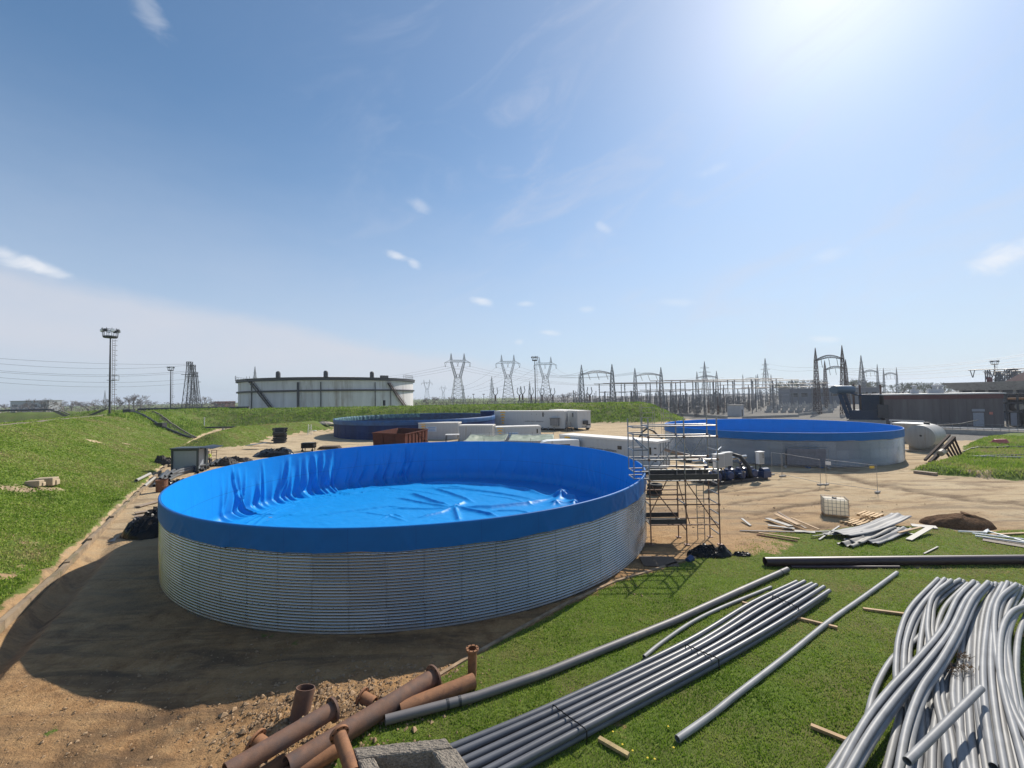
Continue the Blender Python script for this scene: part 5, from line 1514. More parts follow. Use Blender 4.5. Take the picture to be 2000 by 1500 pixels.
# sagging green-white tarpaulin on posts
M_TARP = mat('green_tarpaulin', (.32, .37, .28), rough=.55, var=.2, scale=1.2, stain=(.5, .5, .44), stain_amt=.3, trans=.2)
def tarp(px0, px1, pya, pyb, z0, z1, lb, sag, seed):
    a = G(px0, pyb, z0); b_ = G(px1, pyb - (px1 - px0) * .008, z0); dep = 5.5
    t = thing('tarpaulin_shelter', lb, 'shelter', (a.x, a.y, 0), math.atan2(b_.y - a.y, b_.x - a.x), 'green tarpaulin shelters'); L = Vector((b_.x - a.x, b_.y - a.y)).length
    def fn(u, v):
        e = math.sin(math.pi * u) * math.sin(math.pi * (.15 + .7 * v))
        w = fbm(np.array([u * 7 + seed]), np.array([v * 5.]), seed)[0]
        return (u * L, v * dep, z0 + (z1 - z0) * v - sag * e + w * .35)
    mb = MB(); mb.grid(36, 18, fn); mb.build('sheet', M_TARP, t, smooth=True, solid=.01)
    mb = MB(); mb.tube([(0, 0, z0 + .03), (L * .5, -.02, z0 - sag * .3), (L, 0, z0 + .03)], .05, 6); mb.tube([(0, dep, z1), (L, dep, z1)], .05, 6); mb.build('edge_rope', M_WHITE, t)
    for x in (0, L / 2, L):
        for y, z in ((0, z0), (dep, z1)):
            mb = MB(); mb.tube([(x, y, 0), (x, y, z + .35)], .04, 6); mb.build('post', M_SCAF, t)
tarp(905, 986, 848, 862, 1.3, 1.8, 'sagging green and white tarpaulin shelter in front of the corrugated container', .55, 1)
tarp(992, 1082, 848, 861, 1.35, 1.7, 'flatter green tarpaulin shelter right of the sagging one', .2, 2)
p = G(882, 868); fr = thing('work_table', 'white trestle table between the small white container and the tarpaulin', 'table', p, .0)
mb = MB(); mb.box((0, 1, 1.5), (2.2, 1.2, .12)); mb.build('table_top', M_WHITE, fr)
for x in (-1, 1):
    for y in (.5, 1.5):
        mb = MB(); mb.bar((x * 1.1, y, 0), (x * .95, y, 1.45), .08); mb.build('leg', M_DARKST, fr)
# rusty open skip
Zs = 2.35
c = [G(727.5, 846, Zs), G(791, 848.6, Zs), G(835.5, 838.5, Zs)]; c.append(c[0] + c[2] - c[1])
o_ = sum(c, Vector()) / 4; o_.z = 0
sk = thing('skip', 'rusty brown open topped waste skip in front of the old navy tank', 'skip', o_, 0)
cc = [Vector((v.x - o_.x, v.y - o_.y, 0)) for v in c]
def sp_(i, z, k=1.0): v = cc[i % 4] * k; return Vector((v.x, v.y, z))
mb = MB()
for i in range(4):
    a, b2 = sp_(i, 0, .97), sp_(i + 1, 0, .97); a2, b3 = sp_(i, Zs), sp_(i + 1, Zs); ia, ib, ia2, ib2 = sp_(i, .15, .93), sp_(i + 1, .15, .93), sp_(i, Zs, .96), sp_(i + 1, Zs, .96)
    mb.add([a, b2, b3, a2], [(0, 1, 2, 3)]); mb.add([ia, ib, ib2, ia2], [(3, 2, 1, 0)]); mb.add([a2, b3, ib2, ia2], [(0, 1, 2, 3)])
mb.add([sp_(i, .15, .93) for i in range(4)], [(0, 1, 2, 3)]); mb.build('hopper', M_RUSTD, sk)
mb = MB()
for i in range(4): mb.bar(sp_(i, Zs + .02, 1.01), sp_(i + 1, Zs + .02, 1.01), .14, .14)
mb.build('top_rim', M_RUSTD, sk)
for i in (1, 0):
    for k in range(1, 7 if i == 1 else 3):
        u = k / (7 if i == 1 else 3); mb = MB(); mb.bar(sp_(i, 0, 1.0).lerp(sp_(i + 1, 0, 1.0), u), sp_(i, Zs, 1.015).lerp(sp_(i + 1, Zs, 1.015), u), .14, .12); mb.build('rib', M_RUSTD, sk)
mb = MB(); mb.tube([sp_(1, Zs, 1.03).lerp(sp_(2, Zs, 1.03), .5), sp_(1, .2, 1.03).lerp(sp_(2, .2, 1.03), .98)], .06, 6); mb.build('hook_bar', M_RUSTD, sk)

# ---------------------------------------------------------------- clutter in the far left of the yard
def pile_of(fn_list, name, m, parent, smooth=False):
    mb = MB(); fn_list(mb); return mb.build(name, m, parent, smooth)
p = G(545, 866); hs_ = ZT(p, 836)
t = thing('stacked_hoses', 'tall dark stack of black hoses on a stillage by the dirt road', 'hose stack', p, .3); r_ = random.Random(3)
mb = MB(); mb.box((0, .8, .25), (1.8, 1.6, .3))
for x in (-.8, .8):
    for y in (.1, 1.5): mb.box((x, y, hs_ / 2), (.12, .12, hs_))
mb.build('stillage', M_DARKST, t)
for k in range(26):
    z = .5 + (hs_ - .6) * k / 26; mb = MB(); y = r_.uniform(.1, 1.4)
    mb.tube([(-.9 + r_.uniform(-.35, .2), y, z), (0, y + r_.uniform(-.1, .1), z + r_.uniform(-.1, .15)), (.9 + r_.uniform(-.2, .3), y, z)], .15, 8); mb.build('hose', M_HOSE, t)
p = G(600, 882); hw = ZT(p, 865)
t = thing('site_trolley', 'small dark box trolley standing on the pale yard', 'trolley', p, .1)
mb = MB(); mb.box((0, .6, hw * .68), (1.8, 1.1, hw * .6)); mb.build('box', M_BLK, t)
for x in (-.7, .7):
    mb = MB(); mb.box((x, .1, hw * .2), (.1, .1, hw * .4)); mb.box((x, 1.1, hw * .2), (.1, .1, hw * .4)); mb.build('leg', M_DARKST, t)
    mb = MB(); mb.tube([(x, -.02, .17), (x, .1, .17)], .17, 12); mb.build('wheel', M_RUBBER, t)
mb = MB(); mb.tube([(.9, .6, hw * .8), (1.3, .6, hw * .95)], .04, 6); mb.build('handle', M_DARKST, t)
def heap(px, py, w, dpt, h, m, name, lb, cat, seed, rz=0, rough=.5, parent_z=0, sub=26, fold=1.0):
    p = G(px, py); p.z = 0; r0 = seed * 3.7
    def fn(u, v):
        x, y = (u - .5) * 2, (v - .5) * 2; rr_ = math.hypot(x, y); k = max(0, 1 - rr_ ** 2.2)
        n = fbm(np.array([x * 2.2 + r0]), np.array([y * 2.2 + r0]), seed)[0]; n2 = abs(fbm(np.array([x * 5 + r0]), np.array([y * 5. - r0]), seed + 5)[0]) * 2 + abs(fbm(np.array([x * 11 + r0]), np.array([y * 9. - r0]), seed + 9)[0])
        ed = 1 + .35 * math.sin(3 * math.atan2(y, x) + seed) * .5 + .3 * n
        return (x * w / 2 * ed, (y + 1) * dpt / 2 * ed, max(-.05, h * (k ** .7) * (1 + rough * n * 2) - fold * h * .6 * n2 * k) if rr_ < 1 else -.06)
    mb = MB(); mb.grid(sub, sub, fn); o = mb.build(name, m, None, loc=(p.x, p.y, H(p.x, p.y)), rz=rz)
    return tag(o, lb, cat)
heap(522, 894, 5.4, 4, 1.0, M_BLK, 'plastic_heap', 'dark heap of crumpled black plastic by the dirt road', 'plastic sheeting', 4)
p = G(497, 878); mb = MB(); mb.add([(-1.5, 0, .55), (1.2, .3, .9), (1.4, 1.2, 1.0), (-1.3, 1.0, .7)], [(0, 1, 2, 3)]); tag(mb.build('board', M_LAT, None, loc=p, solid=.03), 'grey board lying tilted on the end of the dark plastic heap', 'board')
p = G(640, 878); t = thing('pallet_stack', 'low dark stack of pallets near the rim of the nearest tank', 'pallets', p, .1)
for k in range(3):
    mb = MB(); mb.box((0, 1, .1 + .14 * k), (3.2 - .3 * k, 1.6, .1)); mb.build('pallet', mat('dark_wood', (.10, .07, .05), rough=.8, var=.3), t)
p = G(604, 850); t = thing('step_ladder', 'small white step ladder on the far side of the pale yard', 'ladder', p, .2); hl_ = ZT(p, 829)
for s in (-.35, .35):
    mb = MB(); mb.bar((s, 0, 0), (s * .7, .5, hl_), .07); mb.build('stile', M_WHITE, t)
    mb = MB(); mb.bar((s, 1.1, 0), (s * .7, .55, hl_), .05); mb.build('rear_leg', M_WHITE, t)
for k in range(6):
    mb = MB(); z = hl_ * (k + 1) / 7; mb.box((0, .5 * z / hl_, z), (.6, .16, .05)); mb.build('tread', M_WHITE, t)
p = G(608, 846); mb = MB(); mb.box((0, 0, .55), (2.2, .9, .08)); [mb.box((x, y, .27), (.06, .06, .55)) for x in (-1, 1) for y in (-.4, .4)]; tag(mb.build('trestle', M_WHITE, None, loc=p), 'low white trestle beside the step ladder', 'trestle')
heap(628, 842, 4.0, 2.5, .7, mat('pale_rubble', (.42, .36, .28), rough=.9, var=.4), 'rubble_heap', 'small pale rubble heap beside the old navy tank', 'rubble', 7)
heap(135, 824, 7.5, 6, 2.2, mat('sandy_soil', (.50, .36, .22), rough=.95, var=.2), 'sand_heap', 'sandy soil heap on the far side of the left bank crest', 'soil heap', 8, rough=.3, fold=.3)

# site cabin, person, and the black pipes at its foot
pa_, pb_ = G(336, 923), G(386, 922); hcab = ZT(pa_, 878)
cbn2 = thing('site_cabin', 'grey panelled site cabin with a dark frame at the foot of the left bank', 'cabin', pa_, math.atan2(pb_.y - pa_.y, pb_.x - pa_.x)); Lc = (pb_ - pa_).length
M_CABP = mat('cabin_panel', (.30, .33, .36), rough=.5, var=.05)
M_CABF = mat('cabin_frame', (.045, .06, .065), rough=.5, var=.1)
mb = MB(); mb.box((Lc / 2, .6, hcab / 2), (Lc - .12, 1.1, hcab - .1)); mb.build('wall', M_CABP, cbn2)
for x in (0, Lc):
    for y in (0, 1.2):
        mb = MB(); mb.box((x, y, hcab / 2), (.16, .16, hcab)); mb.build('corner_post', M_CABF, cbn2)
for z in (.08, hcab - .1):
    mb = MB(); mb.bar((.08, 0, z), (Lc - .08, 0, z), .14); mb.build('frame_rail', M_CABF, cbn2)
mb = MB(); mb.box((Lc / 2 + .1, .6, hcab + .08), (Lc + .4, 1.7, .14)); mb.build('roof', M_CABF, cbn2)
mb = MB(); mb.add([(Lc + .1, -.1, hcab + .16), (Lc + 1.5, .1, hcab - .02), (Lc + 1.5, 2, hcab + .1), (Lc + .1, 2.2, hcab + .24)], [(0, 1, 2, 3)]); mb.build('roof_flap', M_BLK, cbn2, solid=.03)
mb = MB(); mb.box((Lc * .72, -.1, .32), (1.1, .15, .62)); mb.build('step_box', mat('navy_box', (.03, .05, .10), rough=.5), cbn2)
g_ = thing('glass_booth', 'see-through plastic panel booth on the right side of the site cabin', 'booth', G(388.5, 913), math.atan2(pb_.y - pa_.y, pb_.x - pa_.x))
mb = MB(); mb.box((.5, .05, 1.05), (.95, .04, 2.1)); mb.build('panel', mat('dusty_plastic', (.35, .35, .33), rough=.25, var=.12), g_)
for x in (0, 1.0):
    mb = MB(); mb.box((x, 0, 1.1), (.06, .06, 2.2)); mb.build('post', M_LAT, g_)
mb = MB(); mb.bar((0, 0, 1.5), (1, 0, 1.5), .05); mb.build('rail', M_LAT, g_)

def person(loc, rz, label):
    t = thing('person', label, 'person', loc, rz)
    def skin(name, verts, edges, rad, m, parent, sub=2):
        me = bpy.data.meshes.new(name); me.from_pydata(verts, edges, []); o = bpy.data.objects.new(name, me); COL.objects.link(o); o.parent = parent
        md = o.modifiers.new('skin', 'SKIN'); md.use_smooth_shade = True
        for v, r_ in zip(me.skin_vertices[0].data, rad): v.radius = r_ if isinstance(r_, tuple) else (r_, r_)
        me.skin_vertices[0].data[0].use_root = True
        s_ = o.modifiers.new('sub', 'SUBSURF'); s_.levels = sub; s_.render_levels = sub; me.materials.append(m); return o
    MS = mat('skin_tone', (.42, .25, .18), rough=.55, var=.05); MV = mat('hi_vis_yellow', (.62, .72, .06), rough=.6, var=.08); MT = mat('dark_trousers', (.03, .035, .05), rough=.8, var=.2); MB_ = mat('boots', (.02, .015, .012), rough=.6)
    v = [(0, 0, .95), (0, 0, 1.15), (0, .01, 1.38), (0, .02, 1.50), (0, -.01, 1.60), (0, -.01, 1.71),
         (.10, 0, .92), (.12, -.02, .50), (.12, .03, .09), (.12, -.13, .04), (-.10, 0, .92), (-.13, .03, .50), (-.13, .06, .09), (-.13, -.10, .04),
         (.19, .01, 1.42), (.25, .02, 1.16), (.22, -.20, 1.05), (.20, -.28, 1.03), (-.19, .01, 1.42), (-.26, .04, 1.15), (-.22, -.16, 1.00), (-.20, -.24, .98)]
    e = [(0, 1), (1, 2), (2, 3), (3, 4), (4, 5), (0, 6), (6, 7), (7, 8), (8, 9), (0, 10), (10, 11), (11, 12), (12, 13), (2, 14), (14, 15), (15, 16), (16, 17), (2, 18), (18, 19), (19, 20), (20, 21)]
    rd = [(.15, .11), (.14, .10), (.16, .11), .06, .095, .075, .085, .06, .045, .04, .085, .06, .045, .04, .06, .045, .035, .038, .06, .045, .035, .038]
    body = skin('body', v, e, rd, MS, t)
    skin('jacket', [(0, 0, .98), (0, 0, 1.16), (0, .01, 1.38), (0, .015, 1.46), (.20, .01, 1.41), (.255, .02, 1.17), (.225, -.17, 1.07), (-.20, .01, 1.41), (-.265, .04, 1.16), (-.225, -.13, 1.02)], [(0, 1), (1, 2), (2, 3), (2, 4), (4, 5), (5, 6), (2, 7), (7, 8), (8, 9)], [(.18, .135), (.17, .125), (.185, .135), .08, .075, .06, .05, .075, .06, .05], MV, t)
    skin('trousers', [(0, 0, .97), (.10, 0, .90), (.12, -.02, .50), (.12, .03, .13), (-.10, 0, .90), (-.13, .03, .50), (-.13, .06, .13)], [(0, 1), (1, 2), (2, 3), (0, 4), (4, 5), (5, 6)], [(.165, .125), .105, .08, .07, .105, .08, .07], MT, t)
    mb = MB(); mb.lathe([(.115, 1.66), (.118, 1.72), (.09, 1.79), (.01, 1.815)], 14, (0, -.01, 0)); mb.build('hair', mat('dark_hair', (.02, .015, .012), rough=.7), t, smooth=True)
    for s in (-1, 1):
        mb = MB(); mb.box((s * .125, -.03, .045), (.10, .28, .09)); mb.build('boot', MB_, t, bevel=.02)
        mb = MB(); mb.lathe([(.001, -.012), (.012, 0), (.001, .012)], 8, (s * .035, -.105, 1.665)); mb.build('eye', MT, t)
        mb = MB(); mb.box((s * .098, 0, 1.65), (.02, .04, .06)); mb.build('ear', MS, t, bevel=.008)
        for k in range(5):
            f = MB(); x0 = s * .20 + (k - 2) * .016 * s; ln = (.05, .075, .08, .075, .06)[k] if k else .045; y0 = -.30 if s > 0 else -.26; z0 = 1.02 if s > 0 else .97
            f.tube([(x0, y0, z0), (x0, y0 - ln * .6, z0 - .01), (x0, y0 - ln, z0 - .035)], [.009, .009, .007], 6); f.build('finger', MS, t)
    mb = MB(); mb.add([(-.012, -.10, 1.66), (.012, -.10, 1.66), (.018, -.105, 1.63), (-.018, -.105, 1.63), (0, -.135, 1.632)], [(0, 1, 4), (1, 2, 4), (2, 3, 4), (3, 0, 4)]); mb.build('nose', MS, t)
    mb = MB(); mb.box((0, -.102, 1.60), (.05, .012, .01)); mb.build('mouth', mat('lip', (.3, .12, .1), rough=.5), t)
    for z in (1.08, 1.22):
        mb = MB(); mb.lathe([(.188, z), (.192, z + .02), (.188, z + .05)], 20); o = mb.build('reflective_band', M_LAMP, t); o.scale = (1, .78, 1)
    return t
pp = G(407, 911); person(pp, R(20), 'person in a yellow hi-vis jacket and dark trousers beside the site cabin')
# trolley and clutter next to the person
p = G(417, 903); t = thing('hand_truck', 'rusty red hand truck standing behind the person in yellow', 'hand truck', p, .1)
mb = MB(); [mb.tube([(x, 0, .2), (x, .15, 1.5)], .03, 6) for x in (-.3, .3)]; [mb.tri((-.3, .08, z), (.3, .08, z), .03) for z in (.4, .8, 1.2, 1.5)]; mb.build('frame', M_RUSTST, t)
for x in (-.35, .35):
    mb = MB(); mb.tube([(x - .05, .1, .2), (x + .05, .1, .2)], .2, 12); mb.build('wheel', M_RUBBER, t)
M_DPIPE = mat('dark_grey_pipe', (.10, .105, .11), rough=.45, var=.25, scale=1.5)
rp = random.Random(21)
def gpipe(px0, py0, px1, py1, rad, m, name, lb, cat, grp=None, lift=0.0, bend=0.0, n=14, hollow=True, z0=None, z1=None, seg=10):
    a = G(px0, py0, rad + .05); b_ = G(px1, py1, rad + .05)
    a.z = H(a.x, a.y) + rad + lift; b_.z = H(b_.x, b_.y) + rad + lift
    if z0 is not None: a.z = z0
    if z1 is not None: b_.z = z1
    d = (b_ - a); s = Vector((-d.y, d.x, 0)).normalized(); pts = []
    for i in range(seg + 1):
        t = i / seg; q = a.lerp(b_, t) + s * bend * math.sin(math.pi * t); pts.append(q)
    mb = MB(); mb.tube(pts, rad, n, inner=.86 if hollow else 0); o = mb.build(name, m); smooth_angle(o)
    return tag(o, lb, cat, grp)
for k in range(17):
    px = 306 + k * 4.4; lift = .22 * (k % 3)
    gpipe(px - 3 + rp.uniform(-3, 3) - k * .5, 948 - k * 1.9, px + 10 + rp.uniform(-4, 4) + k * 1.4, 929 - k * 1.0 + rp.uniform(-1, 1), .14, M_DPIPE, 'dark_pipe', 'dark grey pipe in the jumbled row at the foot of the site cabin', 'pipe', 'dark pipes below the site cabin', lift)
for k in range(10):
    px = 392 + k * 5; gpipe(px - 6, 922 - k * 2.2, px + 4, 909 - k * 1.6, .13, M_HOSE, 'dark_pipe', 'dark grey pipe in the jumbled row at the foot of the site cabin', 'pipe', 'dark pipes below the site cabin', .15 * (k % 2))
gpipe(266, 947, 293, 931, .13, mat('pale_pipe', (.38, .36, .32), rough=.6), 'grey_pipe', 'pale grey pipe lying half up the left bank', 'pipe', None, .1)
gpipe(282, 951, 302, 934, .12, mat('pale_pipe', (.38, .36, .32)), 'grey_pipe', 'dull grey pipe beside the pale one at the foot of the bank', 'pipe', None, .1)
heap(432, 911, 2.4, 2.0, .8, mat('scrap_brown', (.028, .021, .018), rough=.7, var=.7, scale=6), 'scrap_heap', 'dark brown heap of scrap right of the person in yellow', 'scrap', 11, rough=.9)
heap(458, 903, 3.2, 1.6, .6, mat('scrap_brown', (.09, .06, .045)), 'scrap_heap', 'low rusty scrap heap just above the tank rim', 'scrap', 12, rough=.9)
heap(325, 962, 2.6, 2.2, .9, M_BLK, 'plastic_heap', 'black heap of bags between the dark pipes and the tank', 'plastic sheeting', 13, rough=.8)
heap(312, 912, 2.4, 1.6, .9, mat('scrap_brown', (.09, .06, .045)), 'scrap_heap', 'dark scrap heap left of the site cabin', 'scrap', 15, rough=.8)
p = G(318, 985); t = thing('bin', 'rusty dark bin between the bank and the tank rim', 'bin', G(316, 960), .1)
mb = MB(); mb.lathe([(.40, 0), (.42, .45), (.44, .46), (.42, .5), (.42, .95), (.45, 1.0), (.40, 1.0), (.38, .1), (.01, .1)], 20); mb.build('drum', M_RUST, t, smooth=False)
mb = MB(); mb.tube([(-.45, 0, .8), (-.52, 0, .9), (-.45, 0, 1.0)], .02, 6); mb.build('handle', M_DARKST, t)
heap(258, 1055, 2.9, 3.0, 1.25, M_BLK, 'plastic_heap', 'large black plastic covered heap between the kerb and the nearest tank', 'plastic sheeting', 17, rough=.6, sub=40)
heap(296, 1040, 1.5, 1.3, .25, mat('grey_sheet', (.20, .21, .22), rough=.35, var=.3), 'plastic_sheet', 'crumpled grey plastic sheet between the black heap and the tank', 'plastic sheeting', 18, rough=.9)
# boards on the ground left of the tank
M_WOOD = mat('pale_wood', (.42, .27, .14), rough=.75, var=.25, scale=3, streak=False)
M_WOODG = mat('grey_wood', (.30, .23, .17), rough=.85, var=.25, scale=3)
for k, (x0, y0, x1, y1) in enumerate([(268, 992, 310, 981), (264, 1005, 309, 997), (262, 1012, 300, 1006)]):
    a, b_ = G(x0, y0), G(x1, y1); mb = MB(); mb.bar(a + Vector((0, 0, .1)), b_ + Vector((0, 0, .1)), .5, .05)
    tag(mb.build('plank', M_WOODG), ('upper', 'middle', 'lowest')[k] + ' wide brown plank on the ground left of the tank', 'plank', 'planks beside the tank')

# drain kerb along the foot of the bank
mb = MB()
KP = [Vector((x, y, 0)) for x, y in FOOT[0:10]]
for a, b_ in zip(KP, KP[1:]):
    d = (b_ - a).normalized(); s = Vector((-d.y, d.x, 0)); n = max(1, int((b_ - a).length / 1.2))
    for i in range(n):
        p, q = a.lerp(b_, i / n), a.lerp(b_, (i + .985) / n)
        z = .27 + .05 * math.sin(i * 2.1 + a.x) + .03 * math.sin(i * 5.3); mb.bar(p + Vector((0, 0, z / 2)), q + Vector((0, 0, z / 2)), .20, z)
tag(mb.build('kerb', mat('dirty_kerb', (.27, .20, .13), rough=.95, var=.4, scale=1.5, bump=.6, bscale=8, stain=(.12, .12, .05), stain_amt=.4)), 'low concrete kerb along the foot of the left grass bank', 'kerb', kind='structure')
mb = MB(); KL = [Vector((x, y, 0)) for x, y in LAWN[2:11]]
for a, b_ in zip(KL, KL[1:]):
    mb.bar(a + Vector((0, 0, .03)), b_ + Vector((0, 0, .03)), .11, .06)
tag(mb.build('kerb', mat('sandy_kerb', (.34, .24, .15), rough=.95, var=.45, scale=2.5)), 'thin pale kerb where the lawn meets the dirt', 'kerb', kind='structure')

# stairs, channel pipe, blocks and posts on the banks
def run_on_ground(pts_px, zs, off=.0, n=24):
    W_ = [G(a, b, z) for (a, b), z in zip(pts_px, zs)]; out = []
    for a, b_ in zip(W_, W_[1:]):
        for i in range(n): 
            q = a.lerp(b_, i / n); out.append(Vector((q.x, q.y, H(q.x, q.y) + off)))
    q = W_[-1]; out.append(Vector((q.x, q.y, H(q.x, q.y) + off))); return out
t = thing('pipeline', 'dark pipeline running down the left bank to the drain', 'pipeline', (0, 0, 0))
pts = run_on_ground([(252, 807), (313, 834), (372, 858)], [5.3, 2.6, .3], .35); mb = MB(); mb.tube(pts, .22, 8); mb.build('pipe', M_DARKST, t)
for i in (0, 24):
    q = pts[i]; mb = MB(); mb.box(q + Vector((0, 0, .1)), (1.8, 1.2, .9)); mb.box(q + Vector((0, 0, -.6)), (.6, .6, .9)); mb.build('valve_box', M_DARKST, t)
for i in (12, 36):
    q = pts[i]; mb = MB(); mb.box(q - Vector((0, 0, .25)), (.4, .4, .5)); mb.build('support', M_CONC, t)
t = thing('concrete_steps', 'long flight of concrete steps down the corner of the left bank', 'steps', (0, 0, 0))
s1 = run_on_ground([(268, 804), (376, 857)], [5.3, .2], .0, 50)
for side in (-.6, .6):
    mb = MB()
    for p, q in zip(s1, s1[1:]):
        d = (q - p); s = Vector((-d.y, d.x, 0)).normalized() * side; mb.bar(p + s + Vector((0, 0, .12)), q + s + Vector((0, 0, .12)), .2, .3)
    mb.build('side_wall', mat('mossy_concrete', (.14, .13, .10), rough=.9, var=.3), t)
mb = MB()
for p, q in zip(s1, s1[1:]): mb.box((p + q) / 2 + Vector((0, 0, .06)), (1.1, (q - p).length * .9, .18), rz=math.atan2(q.y - p.y, q.x - p.x) - math.pi / 2)
mb.build('treads', mat('mossy_concrete', (.14, .13, .10)), t)
for (a, b_, lb) in [((108, 803), (128, 812), 'short concrete steps on the far left bank'), ((175, 812), (203, 800), 'concrete steps rising to the right behind the tall mast'), ((0, 826), (16, 832), 'concrete steps at the left picture edge on the crest')]:
    q0, q1 = D(a[0], a[1], 110), D(b_[0], b_[1], 104); mb = MB()
    for k in range(12):
        p = q0.lerp(q1, k / 11); mb.box(p, (.9, .5, .2), rz=.6)
    mb.bar(q0 + Vector((0, .9, .3)), q1 + Vector((0, .9, .3)), .25); tag(mb.build('concrete_steps', mat('mossy_concrete', (.14, .13, .10), rough=.9, var=.3)), lb, 'steps')
# pipeline along the foot of the back berm and along the crest
def long_pipe(pts, r, lb, sup, m=M_DARKST):
    t = thing('pipeline', lb, 'pipeline', (0, 0, 0)); mb = MB(); mb.tube(pts, r, 8); mb.build('pipe', m, t)
    for i in range(0, len(pts), sup):
        q = pts[i]; h0 = H(q.x, q.y); mb = MB(); mb.box((q.x, q.y, (q.z + h0) / 2 - .1), (.35, .35, max(.2, q.z - h0))); mb.build('support', M_CONC, t)
Wp = [D(340 + k * 16, 834 - k * .35 if k else 835, 108) for k in range(21)]
long_pipe([Vector((q.x, q.y, 1.0)) for q in Wp], .2, 'dark pipeline on supports along the foot of the back berm', 2)
Wp = [D(270 + k * 18, 790, 132) for k in range(13)]
long_pipe([Vector((q.x, q.y, 5.6)) for q in Wp], .35, 'dark pipeline along the top of the back berm left of the oil tank', 2)
Wp = [D(-30 + k * 15, 800, 148) for k in range(10)]
long_pipe([Vector((q.x, q.y, H(q.x, q.y) + .7)) for q in Wp], .3, 'dark pipeline along the top of the far left bank', 2)
Wp = [D(812 + k * 20, 790, 133) for k in range(19)]
t = thing('fence', 'thin dark fence along the back berm crest right of the oil tank', 'fence', (0, 0, 0)); mb = MB()
for q in Wp: mb.tri((q.x, q.y, 4.6), (q.x, q.y, 6.1), .06)
mb.build('posts', M_DARKST, t); mb = MB()
for a, b_ in zip(Wp, Wp[1:]):
    for z in (5.3, 6.0): mb.tri((a.x, a.y, z), (b_.x, b_.y, z), .05)
mb.build('rails', M_DARKST, t)
for (px, py, s, lb) in [(90, 946, .75, 'larger pale concrete block on the left grass bank'), (67, 950, .55, 'smaller pale concrete block on the left grass bank')]:
    best = None
    for z in np.linspace(.2, 5, 60):
        q = G(px, py, z); e = abs(H(q.x, q.y) - z)
        if best is None or e < best[0]: best = (e, q)
    q = best[1]; mb = MB(); mb.box((0, 0, .2), (1.5 * s, .9 * s, .75 * s), rz=.3); mb.box((.3 * s, .2, .1), (.9 * s, .7 * s, .5 * s), rz=.5); tag(mb.build('concrete_block', mat('pale_block', (.42, .33, .22), rough=.9, var=.2), None, loc=q, bevel=.05), lb, 'concrete block')
for (px, py0, py1, dd, lb) in [(399, 828, 810, 112, 'slim pale marker post on the back berm beside the pipeline')]:
    q = D(px, py0, dd); z0 = H(q.x, q.y); mb = MB(); mb.tube([(q.x, q.y, z0 - .2), (q.x, q.y, z0 + 2.2)], .12, 6); mb.box((q.x, q.y, z0 + 2.2), (.3, .3, .15)); tag(mb.build('marker_post', M_HUT), lb, 'post')
# ---------------------------------------------------------------- scaffold at the tank
S0 = Vector((6.85, 21.45, 0)); SRZ = -.03
sf = thing('scaffold_tower', 'tube scaffold tower with two decks standing against the right side of the nearest tank', 'scaffold', S0, SRZ)
BX = [0, 1.78, 3.42]; DY = 1.15
def stube(a, b, name, m=None, r=.034):
    mb = MB(); mb.tube([a, b], r, 8); return mb.build(name, m or M_SCAF, sf)
for i, x in enumerate(BX):
    for y in (0, DY):
        top = 6.35 if not (i == 1 and y == DY) else 6.2
        stube((x, y, 0), (x, y, 3.1), 'standard', M_SCAFR); stube((x, y, 3.1), (x, y, top), 'standard')
        mb = MB(); mb.box((x, y, .02), (.22, .22, .04)); mb.build('base_plate', M_SCAFR, sf)
for x in (-.74,):
    for y in (.1, DY): stube((x, y, 3.25 if y < 1 else 3.6), (x, y, 6.3 if y > 1 else 5.6), 'standard')
for z in (1.0, 2.0, 2.5, 3.2, 3.75, 4.25, 5.4, 5.95):
    for y in (0, DY):
        x1 = BX[2] if z in (1.0, 2.0, 3.2, 3.75, 4.25, 5.4, 5.95) else BX[1]
        stube((BX[0], y, z), (x1, y, z), 'ledger', M_SCAFR if z < 3 else M_SCAF)
for z in (3.3, 3.65, 4.25, 4.75, 5.55, 5.9):
    for y in (.1, DY): stube((-.74, y, z), (0, y, z), 'ledger')
    stube((-.74, .1, z), (-.74, DY, z), 'transom')
stube((-.6, .1, 5.3), (0, .05, 4.75), 'bracket'); stube((-.5, DY, 5.3), (0, DY, 4.75), 'bracket')
for x in BX:
    for z in [.5, 1.0, 1.5, 2.0, 2.5, 3.0, 3.6, 4.1, 4.7, 5.4, 5.95] if x == BX[2] else [1.0, 2.0, 3.2, 4.25, 5.4, 5.95]:
        stube((x, 0, z), (x, DY, z), 'transom')
for a, b in [((0.1, 0, 2.95), (1.75, 0, .75)), ((.35, DY, 1.3), (1.3, DY, 3.1)), ((1.85, 0, 3.1), (3.38, 0, .8)), ((1.8, DY, 3.0), (2.4, DY, .6)), ((.45, 0, 3.9), (1.7, 0, 5.35)), ((1.85, DY, 5.4), (2.55, DY, 4.3)), ((2.55, DY, 4.3), (3.3, DY, 5.4)), ((.0, DY, 3.3), (1.7, DY, 5.3))]:
    stube(a, b, 'brace', M_SCAFR if a[2] < 3.2 else M_SCAF, .026)
M_DECK = mat('scaffold_deck', (.10, .085, .07), rough=.7, var=.3); M_TOE = mat('toe_board', (.045, .042, .042), rough=.55, var=.2)
